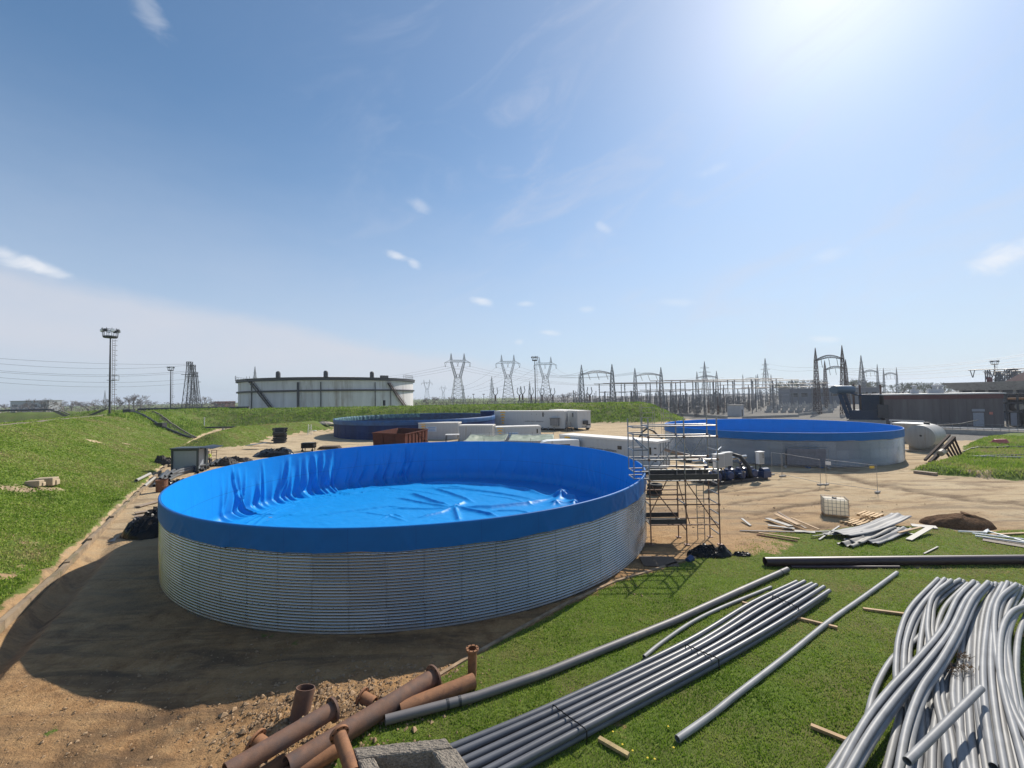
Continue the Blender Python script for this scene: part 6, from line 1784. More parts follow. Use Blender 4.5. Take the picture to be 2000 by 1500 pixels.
for (x0, x1, z) in [(0, 1.78, 3.25), (1.78, 3.42, 3.25), (0, 1.78, 1.02)]:
    for k in range(3):
        mb = MB(); mb.box(((x0 + x1) / 2, .2 + k * .37, z), (x1 - x0 - .06, .34, .05)); mb.build('deck_plank', M_DECK, sf)
    for y in (-.03, DY + .03):
        mb = MB(); mb.box(((x0 + x1) / 2, y, z + .16), (x1 - x0 - .05, .03, .24)); mb.build('toe_board', M_TOE, sf)
ld = MB(); ld.tube([(2.62, .75, 0), (2.62, .75, 3.6)], .022, 6); ld.tube([(2.98, .75, 0), (2.98, .75, 3.6)], .022, 6)
for k in range(12): ld.tube([(2.62, .75, .3 + k * .28), (2.98, .75, .3 + k * .28)], .014, 5)
ld.build('ladder', M_SCAF, sf)
for x in (1.78, 3.42, 0):
    for y in (0, DY):
        for z in (2.0, 3.2, 4.25, 5.4):
            mb = MB(); mb.box((x, y, z), (.10, .10, .11)); mb.build('coupler', M_SCAFR, sf)
# pieces round the scaffold foot
p = G(1300, 1098); mb = MB(); mb.box((0, 0, .015), (1.55, 1.15, .03), rz=-.1); tag(mb.build('ground_mat', mat('brown_board', (.12, .085, .06), rough=.7, var=.15), None, loc=(p.x - .3, p.y, .03)), 'dark brown board lying on the dirt at the foot of the tank by the scaffold', 'board')
p = G(1343, 1098); mb = MB(); mb.lathe([(.001, 0), (.12, .0), (.15, .30), (.16, .31), (.135, .31), (.11, .03), (.001, .03)], 16); b_ = mb.build('bucket', mat('blue_bucket', (.03, .06, .16), rough=.4), None, loc=(p.x, p.y, .06)); b_.rotation_euler = (0, R(80), .6); tag(b_, 'small blue bucket tipped over beside the scaffold foot', 'bucket')
heap(1400, 1093, 1.9, 1.1, .42, M_BLK, 'plastic_sheet', 'crumpled black plastic sheet at the right foot of the scaffold', 'plastic sheeting', 23, rough=1.2, sub=44)
heap(1455, 1090, .9, .35, .16, M_BLK, 'plastic_sheet', 'small tail of black plastic right of the crumpled sheet', 'plastic sheeting', 24, rough=1.0)
# thinner scaffold frames beyond
def frame_bay(px, py, top, w, lb):
    p = G(px, py); h = ZT(p, top); t = thing('small_scaffold', lb, 'scaffold', p, .05)
    for x in (0, w):
        for y in (0, 1.0):
            mb = MB(); mb.tube([(x, y, 0), (x, y, h - .4 * (x > 0))], .04, 6); mb.build('standard', M_SCAF, t)
    for z in (1.0, 2.0, 3.1, 4.0, 5.0):
        if z < h:
            for y in (0, 1.0):
                mb = MB(); mb.tube([(0, y, z), (w, y, z)], .035, 6); mb.build('ledger', M_SCAF, t)
    mb = MB(); mb.tube([(0, 0, 1), (w, 0, 3.0)], .03, 6); mb.build('brace', M_SCAF, t)
frame_bay(1255, 848, 790, 2.4, 'thin scaffold frame in front of the end of the berm, left one of two')
frame_bay(1297, 850, 795, 1.6, 'thin scaffold frame in front of the end of the berm, right one of two')
# white bench like slab + rubber roll seen through the scaffold
p = G(1279, 922); t = thing('tyre_stack', 'stack of dark tyres seen through the scaffold deck', 'tyres', G(1278, 966), 0)
for k in range(3):
    mb = MB(); 
    for j in range(20):
        pass
    prof = [(.28, 0), (.5, .0), (.56, .08), (.56, .2), (.5, .27), (.28, .27), (.28, 0)]
    mb.lathe(prof, 22, (0.04 * k, .03 * k, .27 * k)); mb.build('tyre', M_RUBBER, t, smooth=True)
p = G(1282, 918); mb = MB(); mb.box((0, 0, .35), (2.2, 1.0, .08)); [mb.box((x, 0, .16), (.08, .8, .32)) for x in (-.9, .9)]; tag(mb.build('slab', M_WHITE, None, loc=p), 'low white slab at the end of the long white container', 'slab')
# grey-brown hose arch and junk behind the long container
p = G(1268, 858); mb = MB(); mb.tube([(-1.7, 0, .2), (-1.2, 0, 1.2), (-.3, 0, 1.8), (.7, 0, 1.4), (1.6, 0, .5), (2.2, 0, .1)], .16, 8); tag(mb.build('hose', M_HOSE, None, loc=p), 'arched black hose behind the long white container', 'hose')

# ---------------------------------------------------------------- pump skid
pk = thing('pump_skid', 'row of dark blue pumps with white control cabinets and pipework beside the farther tank', 'pump skid', G(1402, 948), .36)
mb = MB(); Lp = 5.6
for y in (0, 2.2): mb.bar((-.6, y, .14), (Lp, y, .14), .16, .26)
for k in range(6): mb.bar((-.5 + k * 1.18, 0, .14), (-.5 + k * 1.18, 2.2, .14), .14, .2)
mb.build('base_frame', M_DARKST, pk)
for k in range(4):
    x = .25 + k * 1.35
    mb = MB(); mb.tube([(x, .05, .62), (x, .12, .62), (x, 1.0, .62), (x, 1.08, .62)], [.26, .36, .36, .2], 18)
    for j in range(12):
        a = j * .5236; mb.bar((x + .36 * math.cos(a), .2, .62 + .36 * math.sin(a)), (x + .36 * math.cos(a), .95, .62 + .36 * math.sin(a)), .03, .06)
    mb.box((x + .1, .6, 1.02), (.3, .35, .18)); mb.build('motor', M_PUMP, pk)
    mb = MB(); mb.lathe([(.18, .2), (.42, .28), (.46, .6), (.42, .92), (.2, 1.0)], 16, (x, 1.45, 0)); mb.tube([(x, 1.45, .9), (x, 1.45, 1.35)], .14, 10); mb.lathe([(.24, 1.3), (.24, 1.38)], 12, (x, 1.45, 0)); mb.build('pump_casing', M_PUMP, pk, smooth=False)
    mb = MB(); mb.tube([(x, 1.45, 1.38), (x, 1.5, 1.6), (x, 1.7, 1.72), (x, 2.05, 1.72)], .11, 10); mb.build('riser_pipe', M_STAIN, pk, smooth=True)
mb = MB(); mb.tube([(-.6, 2.05, 1.72), (Lp, 2.05, 1.72)], .16, 12); mb.build('manifold', M_STAIN, pk, smooth=True)
mb = MB(); mb.tube([(-.6, 1.9, .45), (Lp, 1.9, .45)], .18, 12); mb.build('suction_manifold', M_PUMP, pk, smooth=True)
def cabinet(x, y, z, w, h, d, name='control_cabinet', buttons=False):
    mb = MB(); mb.box((x, y, z + h / 2), (w, d, h)); o = mb.build(name, M_WHITE, pk, bevel=.02)
    mb = MB(); mb.box((x, y - d / 2 - .01, z + h / 2), (w - .08, .02, h - .08)); mb.build('door', mat('cabinet_grey', (.33, .35, .36), rough=.4, var=.03), o)
    mb = MB(); mb.box((x, y, z + h + .02), (w + .06, d + .08, .04)); mb.build('hood', M_WHITE, o)
    if buttons:
        for k in range(3):
            mb = MB(); mb.tube([(x + w * .2, y - d / 2 - .03, z + h * (.55 + .13 * k)), (x + w * .2, y - d / 2 - .06, z + h * (.55 + .13 * k))], .04, 8); mb.build('button', M_BLK, o)
    for s in (-1, 1):
        mb = MB(); mb.bar((x + s * w * .42, y + d / 2 + .04, .2), (x + s * w * .42, y + d / 2 + .04, z + h * .9), .06); mb.build('cabinet_leg', M_DARKST, o)
cabinet(.15, .0, 1.42, .95, 1.12, .3); cabinet(1.45, .35, 1.45, .95, 1.1, .3); cabinet(4.95, .1, 1.40, .62, 1.02, .35, buttons=True)
mb = MB(); mb.tube([(3.2, 1.9, 1.7), (3.3, 1.5, 2.15), (3.6, .9, 2.0), (3.9, .4, 1.2), (4.0, .2, .3)], .17, 10); mb.build('black_hose', M_HOSE, pk, smooth=True)
mb = MB(); mb.tube([(-2.4, 3.4, 2.7), (.2, 2.4, 1.95), (1.0, 2.2, 1.8)], .13, 10); mb.build('feed_pipe', mat('brown_pipe', (.24, .18, .14), rough=.5), pk, smooth=True)
mb = MB(); mb.tube([(2.0, 2.2, 1.8), (3.2, 3.0, 2.3), (4.2, 3.5, 2.5)], .07, 8); mb.build('feed_pipe', M_STAIN, pk, smooth=True)
for k in range(3):
    mb = MB(); x = .55 + k * 1.0; mb.tube([(x, -.1, 1.4), (x + .05, -.25, .9), (x - .1, -.3, .4), (x - .2, -.2, .1)], .03, 6); mb.build('cable', M_HOSE, pk)
for k in range(5):
    mb = MB(); x = 2.5 + .22 * k; mb.tube([(x, .3 + .1 * k, .5 + .18 * k), (x + .3, .8, .55 + .2 * k), (x + .6, 1.3, .5 + .15 * k)], .06, 7); mb.build('hose_loop', M_HOSE, pk, smooth=True)
mb = MB(); mb.tube([(2.4, .1, .75), (3.2, .1, .75)], .05, 8); mb.lathe([(.2, -.03), (.2, .03)], 14, (2.9, .05, .9)); mb.build('valve', M_STAIN, pk)
mb = MB(); mb.box((5.5, .3, .45), (.9, .9, .5)); mb.tube([(5.2, .2, .7), (5.9, .2, .7)], .3, 14); mb.build('end_motor', M_PUMP, pk, smooth=False)
for k, (px, py, x1, y1) in enumerate([(1300, 908, 1385, 918), (1320, 925, 1392, 930), (1340, 900, 1400, 903)]):
    gpipe(px, py, x1, y1, .11, M_HOSE if k else mat('brown_pipe', (.24, .18, .14)), 'hose', ('brownish pipe', 'black hose', 'thin black hose farther back')[k] + ' on the dirt left of the pump skid', 'hose', None, 0, .5)

# ---------------------------------------------------------------- temporary fence panels
def fence(p, q, lb, net=None, sign=None):
    p = Vector((p.x, p.y, H(p.x, p.y))); q = Vector((q.x, q.y, H(q.x, q.y))); d = q - p; L = math.hypot(d.x, d.y)
    t = thing('temporary_fence', lb, 'fence panel', p, math.atan2(d.y, d.x), 'temporary fence panels'); hh = 2.05
    mb = MB(); mb.tube([(0, 0, .05), (0, 0, hh), (L, 0, hh + d.z), (L, 0, .05 + d.z)], .018, 6); mb.tube([(0, 0, .2), (L, 0, .2)], .018, 6); mb.build('frame', M_SCAF, t)
    mb = MB(); n = int(L / .12)
    for k in range(1, n): mb.tri((L * k / n, 0, .2), (L * k / n, 0, hh), .0022)
    for k in range(1, 9): mb.tri((0, 0, .2 + k * .2), (L, 0, .2 + k * .2), .0025)
    mb.build('wire_mesh', M_ALU, t)
    for x in (0, L):
        mb = MB(); mb.box((x, 0, .06), (.2, .55, .11)); mb.build('foot_block', M_CONC, t, bevel=.02)
    if net:
        mb = MB(); mb.grid(14, 8, lambda u, v: (L * (.05 + .9 * u), .03 + .02 * math.sin(u * 9), .3 + 1.6 * v)); mb.build('netting', net, t, solid=.006)
    if sign:
        x, z, w, h, m = sign; mb = MB(); mb.box((L * x, -.04, z), (w, .015, h)); mb.build('sign_plate', m, t)
    return t
M_YEL = mat('yellow_plate', (.70, .47, .04), rough=.5, var=.05); M_NET = mat('dark_netting', (.17, .18, .215), rough=.8, var=.2)
fence(G(1529, 931), G(1603, 948), 'mesh fence panel in front of the right tank, left of the joined posts')
fence(G(1614, 948), G(1714, 963), 'mesh fence panel with small white and yellow plates right of the joined posts', sign=(.06, 1.78, .38, .26, M_WHITE))
fence(G(1508, 928), G(1527, 931), 'narrow fence panel close to the end of the pump skid')
mb = MB(); q = G(1704, 961); mb.box((q.x, q.y - .05, 1.85), (.35, .02, .18)); tag(mb.build('yellow_plate', M_YEL), 'small yellow plate hanging on the top right of the mesh fence', 'sign')
fence(G(1534, 913), G(1619, 916), 'fence panel with dark netting leaning close to the farther tank', net=M_NET)
fence(G(1390, 893), G(1440, 897), 'mesh fence panel behind the control cabinets, left one', sign=None)
fence(G(1330, 887), G(1386, 892), 'mesh fence panel with a white plate seen through the scaffold', sign=(.0, 1.2, .5, .5, M_WHITE))
br = thing('road_barrier', 'red and white striped barrier board in front of the farther tank', 'barrier', G(1572, 914), -.02)
mb = MB(); mb.box((.9, 0, .85), (1.8, .04, .26)); mb.build('board', M_WHITE, br)
for k in range(5):
    mb = MB(); x = .12 + k * .37; mb.add([(x, -.03, .73), (x + .18, -.03, .73), (x + .30, -.03, .97), (x + .12, -.03, .97)], [(0, 1, 2, 3)]); mb.build('stripe', mat('signal_red', (.45, .05, .03), rough=.5), br, solid=.008)
for x in (.3, 1.5):
    mb = MB(); mb.bar((x, 0, 0), (x, 0, .9), .05); mb.box((x, 0, .05), (.2, .6, .1)); mb.build('leg', mat('blue_foot', (.05, .12, .28), rough=.5), br)

# ---------------------------------------------------------------- right middle ground
tk = thing('horizontal_tank', 'pale grey horizontal cylindrical tank on a cradle right of the farther blue tank', 'tank', G(1797, 881), 0)
b0 = tk.location.copy(); ax = (G(1856, 866) - G(1797, 881)); ax.z = 0; ax.normalize(); rt_ = 1.45
M_PALET = mat('pale_tank_paint', (.36, .345, .315), rough=.5, var=.12, stain=(.28, .22, .16), stain_amt=.2, streak=True)
mb = MB(); c0 = Vector((0, 0, rt_ + .25)); mb.tube([c0 - ax * .16, c0 - ax * .12, c0 - ax * .04, c0, c0 + ax * 4.4, c0 + ax * 4.44, c0 + ax * 4.52], [.5, 1.1, rt_ * .97, rt_, rt_, rt_ * .97, .4], 40); smooth_angle(mb.build('shell', M_PALET, tk), 40)
sx_ = Vector((-ax.y, ax.x, 0))
for u in (.8, 4.2):
    mb = MB(); c = ax * u; mb.bar(c - sx_ * 1.2 + Vector((0, 0, .4)), c + sx_ * 1.2 + Vector((0, 0, .4)), .3, .8); mb.build('cradle', M_CONC, tk)
mb = MB(); mb.bar(-ax * .6 - sx_ * 1.5 + Vector((0, 0, .08)), -ax * .6 + sx_ * 1.7 + Vector((0, 0, .08)), .25, .15); mb.build('base_rail', M_STAIN, tk)
mb = MB(); mb.tube([c0 - ax * .42 + Vector((.3, 0, .2)), c0 - ax * .38 + Vector((.3, 0, .2))], .12, 10); mb.tube([c0 + ax * 3 + Vector((0, 0, rt_ - .05)), c0 + ax * 3 + Vector((0, 0, rt_ + .25))], .3, 12); mb.build('hatch', M_DARKST, tk)
mb = MB(); mb.tube([c0 + ax * 4.4 + Vector((0, 0, 1.2)), c0 + ax * 5.2 + sx_ * -2.5 + Vector((0, 0, 1.5)), c0 + ax * 6 + sx_ * -4 + Vector((0, 0, 2.0))], .05, 6); mb.build('vent_pipe', M_ALU, tk)
p = G(1745, 862); q = G(1799, 866); bt = thing('box_tank', 'beige box shaped tank with a white lid behind the horizontal tank', 'tank', p, math.atan2(q.y - p.y, q.x - p.x)); Lb = (q - p).length; hb = ZT(p, 827)
mb = MB(); mb.box((Lb / 2, 1.3, hb / 2), (Lb, 2.6, hb))
for k in range(1, 4): mb.box((Lb * k / 4, -.02, hb / 2), (.06, .05, hb))
mb.build('wall', M_PALET, bt)
mb = MB(); mb.box((Lb / 2, 1.3, hb + .06), (Lb + .15, 2.75, .12)); mb.build('lid', M_WHITE, bt)
mb = MB(); mb.box((Lb * .25, -.04, hb * .55), (.35, .05, .5)); mb.build('gauge', M_DARKST, bt)
# slanting brown steel ramp frame
rf = thing('steel_ramp', 'dark brown slanting steel frame with fanned legs on the grass edge', 'steel frame', G(1822, 905), 0); o0 = rf.location
e1 = G(1866, 897); z1_ = ZT(e1, 855); e1 = e1 - o0; e1.z = z1_
mb = MB(); mb.bar((-.6, -.3, .1), e1 + Vector((0, 0, .0)), .25, .35); mb.bar((-.5, .3, .3), e1 + Vector((0, .5, .25)), .2, .2); mb.build('ramp_beam', mat('ramp_steel', (.045, .025, .02), rough=.8, spec=.15, var=.3), rf)
for k in range(5):
    mb = MB(); u = .55 + .11 * k; top = Vector((-.6, -.3, .1)).lerp(e1, u); mb.bar(top, (top.x + .55, top.y - .35, .0), .12, .16); mb.build('leg', mat('ramp_steel', (.045, .025, .02)), rf)
mb = MB(); mb.bar((1.5, .4, 0.1), (e1.x + .9, e1.y - .5, .1), .12); mb.build('foot_rail', M_RUSTD, rf)
mb = MB(); mb.tube([(1.0, .2, .95), (1.5, .4, 1.15)], .3, 10); mb.build('roller', mat('pale_roller', (.45, .36, .28), rough=.6), rf)
# red plastic barrier block, road wall with railing, pipes and beam on the verge
p = G(1953, 875); z = H(p.x, p.y); mb = MB(); mb.add([(-.95, -.35, 0), (.95, -.35, 0), (.95, .35, 0), (-.95, .35, 0), (-.6, -.16, .55), (.75, -.16, .55), (.75, .16, .55), (-.6, .16, .55)], [(3, 2, 1, 0), (4, 5, 6, 7), (0, 1, 5, 4), (1, 2, 6, 5), (2, 3, 7, 6), (3, 0, 4, 7)])
o = mb.build('red_block', mat('red_plastic', (.50, .09, .08), rough=.45, var=.1, stain=(.6, .3, .28), stain_amt=.25), None, loc=(p.x, p.y, z), bevel=.05); tag(o, 'red plastic barrier block lying on the grass verge', 'barrier block')
def verge_pipe(px0, py0, px1, py1, r, m, lb, name='pipe'):
    a, b_ = G(px0, py0, .3), G(px1, py1, .3); pts = []
    for i in range(13):
        q = a.lerp(b_, i / 12); pts.append(Vector((q.x, q.y, H(q.x, q.y) + r)))
    mb = MB(); mb.tube(pts, r, 10); tag(mb.build(name, m), lb, 'pipe')
verge_pipe(1882, 881, 2060, 879, .10, M_HOSE, 'thin black pipe along the top of the grass verge')
verge_pipe(1903, 899, 2060, 903, .09, M_PALET, 'pale pipe lying on the grass verge, in front of a dark one')
verge_pipe(1890, 899, 2060, 893, .08, M_HOSE, 'dark thin pipe on the middle of the grass verge')
a = G(1786, 924); b_ = G(1830, 929); mb = MB(); mb.bar(a + Vector((0, 0, .13)), b_ + Vector((0, 0, .13)), .45, .22); tag(mb.build('timber_beam', M_WOODG), 'short weathered timber beam on the dirt edge below the grass verge', 'timber')
rw = thing('retaining_wall', 'low pale wall with a steel railing along the road at the right', 'wall', G(1832, 846), 0); o0 = rw.location
W0 = Vector((0, 0, 0)); W1 = G(2080, 856) - o0; W1.z = 0
mb = MB(); mb.bar(W0 + Vector((0, 0, .35)), W1 + Vector((0, 0, .35)), .3, .7); mb.build('wall', M_CONC, rw)
mb = MB(); mb.bar(W0 + Vector((0, .4, 1.0)), W1 + Vector((0, .4, 1.0)), .7, .12); mb.build('kerb_stone', M_HUT, rw)
for k in range(16):
    q = W0.lerp(W1, k / 15); mb = MB(); mb.tube([q + Vector((0, 0, .7)), q + Vector((0, 0, 1.75))], .03, 6); mb.build('railing_post', M_LAT, rw)
for z in (1.25, 1.75):
    mb = MB(); mb.tube([W0 + Vector((0, 0, z)), W1 + Vector((0, 0, z))], .03, 6); mb.build('hand_rail', M_LAT, rw)
a = G(1738, 842); b_ = G(1806, 846); mb = MB(); mb.bar(a + Vector((0, 0, 2.0)), b_ + Vector((0, 0, 2.0)), .25, .25); [mb.bar(a.lerp(b_, u), a.lerp(b_, u) + Vector((0, 0, 2.0)), .15) for u in (.05, .5, .95)]; tag(mb.build('goal_rail', M_HUT), 'pale horizontal rail on posts in front of the brown building', 'rail')

# ---------------------------------------------------------------- container cage, pallets, scrap on the lawn edge
p = G(1642, 1012); ib = thing('ibc_tank', 'white liquid container in a wire cage on the dirt beside wooden pallets', 'ibc', (p.x, p.y + .45, H(p.x, p.y)), R(-27))
M_IBC = mat('milky_plastic', (.88, .83, .72), rough=.4, var=.04, trans=.62)
mb = MB(); mb.box((0, 0, .61), (1.14, .94, .92)); mb.build('bottle', M_IBC, ib, bevel=.07)
mb = MB(); mb.lathe([(.12, 1.07), (.12, 1.13), (.01, 1.14)], 14); mb.build('cap', M_BLK, ib)
mb = MB()
for z in (.2, .42, .64, .86, 1.12):
    q = [(-.6, -.5, z), (.6, -.5, z), (.6, .5, z), (-.6, .5, z)]
    for i in range(4): mb.tube([q[i], q[(i + 1) % 4]], .011, 5)
for k in range(7):
    for y in (-.5, .5): mb.tube([(-.6 + .2 * k, y, .13), (-.6 + .2 * k, y, 1.12)], .011, 5)
for k in range(6):
    for x in (-.6, .6): mb.tube([(x, -.5 + .2 * k, .13), (x, -.5 + .2 * k, 1.12)], .011, 5)
mb.build('wire_cage', M_LAT, ib)
mb = MB()
for y in (-.4, 0, .4): mb.box((0, y, .06), (1.2, .12, .1))
mb.box((0, 0, .125), (1.2, 1.0, .02)); mb.build('base', M_WOOD, ib)
M_PAL = mat('pallet_wood', (.52, .34, .16), rough=.75, var=.22, scale=4)
def pallet(loc, rz, lb, tilt=0.0):
    t = thing('pallet', lb, 'pallet', loc, rz, 'wooden pallets'); t.rotation_euler = (tilt, 0, rz)
    for k in range(5):
        mb = MB(); mb.box((0, -.4 + .2 * k, .13), (1.2, .12, .022)); mb.build('deck_board', M_PAL, t)
    for x in (-.53, 0, .53):
        for y in (-.4, 0, .4):
            mb = MB(); mb.box((x, y, .07), (.14, .1, .09)); mb.build('block', M_PAL, t)
        mb = MB(); mb.box((x, 0, .014), (.1, .94, .022)); mb.build('bottom_board', M_PAL, t)
for (px, py, rz, lb, zz) in [(1668, 1022, .5, 'pale wooden pallet in front of the caged container', 0), (1712, 1019, .45, 'pale wooden pallet right of the one before the caged container', 0), (1700, 1013, .55, 'uppermost pale pallet overlapping the two on the ground', .15)]:
    p = G(px, py); pallet((p.x, p.y, H(p.x, p.y) + .02 + zz), rz, lb)
r_ = random.Random(33)
M_SHEET = mat('grey_metal_sheet', (.12, .125, .135), rough=.6, metal=.1, var=.12, scale=2)
M_WHP = mat('white_plank', (.23, .215, .19), rough=.6, var=.1)
def plank(px0, py0, px1, py1, w, th, m, lb, name='plank', cat='plank', z=.06, z1=None, grp=None):
    a, b_ = G(px0, py0), G(px1, py1); a.z = H(a.x, a.y) + z; b_.z = H(b_.x, b_.y) + (z if z1 is None else z1)
    mb = MB(); mb.bar(a, b_, w, th); return tag(mb.build(name, m), lb, cat, grp)
# left scrap pile of boards
for k, (x0, y0, x1, y1, w, m, z, z1, lb) in enumerate([(1498, 1016, 1545, 1034, .32, M_WHP, .12, .16, 'broad white board at the left end of the board pile'), (1515, 1012, 1560, 1032, .25, M_WOOD, .25, .22, 'brown board on top of the board pile'),
        (1520, 1010, 1575, 1036, .12, M_WOODG, .3, .1, 'narrow grey batten along the back of the board pile'), (1545, 1018, 1600, 1036, .12, M_WOOD, .2, .06, 'pale batten running right out of the board pile'), (1500, 1030, 1552, 1036, .22, M_WHP, .1, .1, 'white board at the front of the board pile'),
        (1482, 1042, 1562, 1056, .10, M_WOOD, .05, .05, 'long brown batten in front of the board pile'), (1478, 1047, 1558, 1061, .09, M_RUSTD, .05, .05, 'reddish batten in front of all the boards'), (1552, 1040, 1592, 1044, .3, M_WHP, .06, .06, 'small white board right of the board pile'),
        (1445, 1038, 1560, 1043, .1, M_DARKST, .06, .06, 'dark steel bar lying behind the long battens'), (1560, 1043, 1700, 1040, .12, M_DARKST, .06, .06, 'long dark steel bar running to the metal sheets'), (1449, 1018, 1466, 1028, .14, M_DARKST, .15, .05, 'short dark stub left of the board pile')]):
    plank(x0, y0, x1, y1, w, .035, m, lb, z=z, z1=z1)
# crumpled metal sheets
def sheet(px0, py0, px1, py1, w, curl, lb, m=M_SHEET, z=.12, seed=1, wave=.03):
    a, b_ = G(px0, py0), G(px1, py1); d = b_ - a; L = d.length; rz = math.atan2(d.y, d.x)
    def fn(u, v): 
        n = fbm(np.array([u * 4 + seed]), np.array([v * 3. + seed]), seed)[0]
        return (u * L, (v - .5) * w, z + curl * (u - .35) ** 2 * 2 + wave * math.sin(v * 12) + n * .12)
    mb = MB(); mb.grid(20, 10, fn); o = mb.build('metal_sheet', m, None, smooth=True, loc=(a.x, a.y, H(a.x, a.y)), rz=rz, solid=.008); return tag(o, lb, 'metal sheet', 'scrap metal sheets')
sheet(1640, 1055, 1762, 1024, .95, .35, 'largest grey metal sheet, curled up over the scrap heap', z=.2, seed=2)
sheet(1665, 1065, 1735, 1035, .75, .1, 'crumpled pale metal sheet at the front of the scrap heap', M_WHP, .12, 3, .06)
sheet(1700, 1066, 1770, 1040, .6, .15, 'narrow bent metal sheet under the right of the largest one', M_SHEET, .08, 4, .05)
sheet(1610, 1052, 1680, 1046, .35, .05, 'thin grey strip at the left tip of the scrap heap', M_SHEET, .16, 5, .01)
sheet(1650, 1070, 1690, 1055, .7, .05, 'torn white sheet hanging out of the scrap heap toward the lawn', M_WHP, .08, 6, .08)
sheet(1585, 1053, 1650, 1045, .12, .02, 'narrow grey channel pointing left out of the scrap heap', M_SHEET, .1, 8, .0)
for (x0, y0, x1, y1, w, m, lb, z, z1) in [(1740, 1040, 1790, 1050, .16, M_WHP, 'white plank right of the metal sheets', .12, .08), (1775, 1058, 1818, 1042, .25, M_WHP, 'white plank with its end raised right of the metal sheets', .06, .3), (1780, 1028, 1830, 1034, .55, M_WHP, 'pale board lying flat left of the soil mound', .06, .06),
        (1755, 1050, 1800, 1040, .12, M_WOOD, 'brown batten across the white planks', .2, .25), (1805, 1086, 1832, 1072, .06, M_WHP, 'thin white stick on the grass behind the long dark pipe', .05, .05), (1600, 1058, 1640, 1040, .08, M_SHEET, 'thin bright bar leaning on the left of the metal sheets', .05, .3)]:
    plank(x0, y0, x1, y1, w, .04, m, lb, z=z, z1=z1)
heap(1914, 1036, 3.5, 1.7, .62, mat('dark_soil', (.13, .075, .042), rough=1.0, var=.45, scale=9, bump=1.0, bscale=14, spec=.1), 'soil_heap', 'dark brown soil mound at the edge of the lawn', 'soil heap', 31, rough=.2, fold=.12, sub=60)
# white frame poles at the right edge
wf = thing('welded_poles', 'white painted pole frame lying on the lawn at the right edge', 'frame', (0, 0, 0))
def gz(px, py, z): q = G(px, py); return Vector((q.x, q.y, H(q.x, q.y) + z))
for a, b_ in [((1872, 1043), (1925, 1046)), ((1905, 1052), (2010, 1068)), ((1925, 1040), (2020, 1070)), ((1918, 1046), (1930, 1040)), ((1900, 1047), (2000, 1060)), ((1930, 1040), (1925, 1047))]:
    mb = MB(); mb.tube([gz(*a, .08), gz(*b_, .12)], .045, 8); mb.build('pole', M_WHITE, wf)
plank(1935, 1048, 2040, 1043, .14, .05, M_WOOD, 'brown plank behind the white pole frame at the right edge', z=.05)
plank(1920, 1056, 2040, 1076, .7, .02, mat('brown_board', (.12, .085, .06)), 'dark brown board under the white pole frame', z=.04)

# ---------------------------------------------------------------- pipes on the lawn
M_GPIPE = mat('grey_plastic_pipe', (.26, .263, .268), rough=.5, var=.2, scale=1.5, spec=.32, stain=(.2, .18, .16), stain_amt=.1)
M_BUN = mat('bundle_pipe_grey', (.115, .12, .135), rough=.40, var=.2, scale=1.5, spec=.45)
M_GPIPE2 = mat('dull_grey_pipe', (.15, .14, .14), rough=.5, var=.12, scale=1.5, stain=(.3, .26, .2), stain_amt=.2)
M_BPIPE = mat('dark_brown_pipe', (.05, .028, .032), rough=.42, var=.15, spec=.5)
gpipe(1494, 1097, 2120, 1092, .19, M_BPIPE, 'large_pipe', 'long dark brown pipe lying across the back of the lawn', 'pipe', n=24)
gpipe(1545, 1107, 1757, 1108, .055, M_BPIPE, 'thin_pipe', 'thin dark pipe lying just in front of the long brown pipe', 'pipe')
lp = thing('long_grey_pipe', 'long dull grey pipe with joint collars running diagonally from the rusty pipes', 'pipe', (0, 0, 0))
pts = []
for px, py in [(752, 1418), (930, 1363), (1068, 1314), (1200, 1260), (1320, 1212), (1440, 1157), (1538, 1113)]:
    q = G(px, py, .15); pts.append(Vector((q.x, q.y, H(q.x, q.y) + .115)))
mb = MB(); mb.tube(pts, .108, 18, inner=.88); smooth_angle(mb.build('barrel', M_GPIPE2, lp))
for a, b_ in ((pts[0], pts[1]), (pts[-2], pts[-1])):
    d = (b_ - a).normalized()
    for off in ((1.45, 1.75) if a is pts[0] else (3.9, 4.2) if False else ((b_ - a).length - .55,)):
        c = a + d * off; mb = MB(); mb.tube([c - d * .03, c + d * .03], .116, 18); mb.build('collar', M_DARKST, lp)
def curvepipe(pxs, rad, m, name, lb, cat='pipe', grp=None, lift=0.0, n=16, hts=None):
    ctrl = []
    for i, (px, py) in enumerate(pxs):
        q = G(px, py, .1 + lift); ctrl.append(Vector((q.x, q.y, H(q.x, q.y) + rad + (hts[i] if hts else lift))))
    # Catmull-Rom through the survey points
    P_ = [ctrl[0] * 2 - ctrl[1]] + ctrl + [ctrl[-1] * 2 - ctrl[-2]]; out = []
    for i in range(1, len(P_) - 2):
        for k in range(8):
            t = k / 8; a, b_, c, d = P_[i - 1], P_[i], P_[i + 1], P_[i + 2]
            out.append(.5 * ((2 * b_) + (c - a) * t + (2 * a - 5 * b_ + 4 * c - d) * t * t + (3 * b_ - a - 3 * c + d) * t ** 3))
    out.append(ctrl[-1]); mb = MB(); mb.tube(out, rad, n, inner=.87); o = mb.build(name, m); smooth_angle(o, 50); return tag(o, lb, cat, grp)
curvepipe([(1258, 1284), (1292, 1256), (1350, 1217), (1410, 1187), (1506, 1147)], .058, M_GPIPE, 'thin_pipe', 'thin grey pipe on the lawn between the long dull pipe and the bundle')
curvepipe([(1323, 1445), (1390, 1398), (1440, 1358), (1540, 1280), (1620, 1215), (1690, 1165), (1752, 1120)], .075, M_GPIPE, 'single_pipe', 'single slender grey pipe alone on the lawn between bundle and tangled heap')
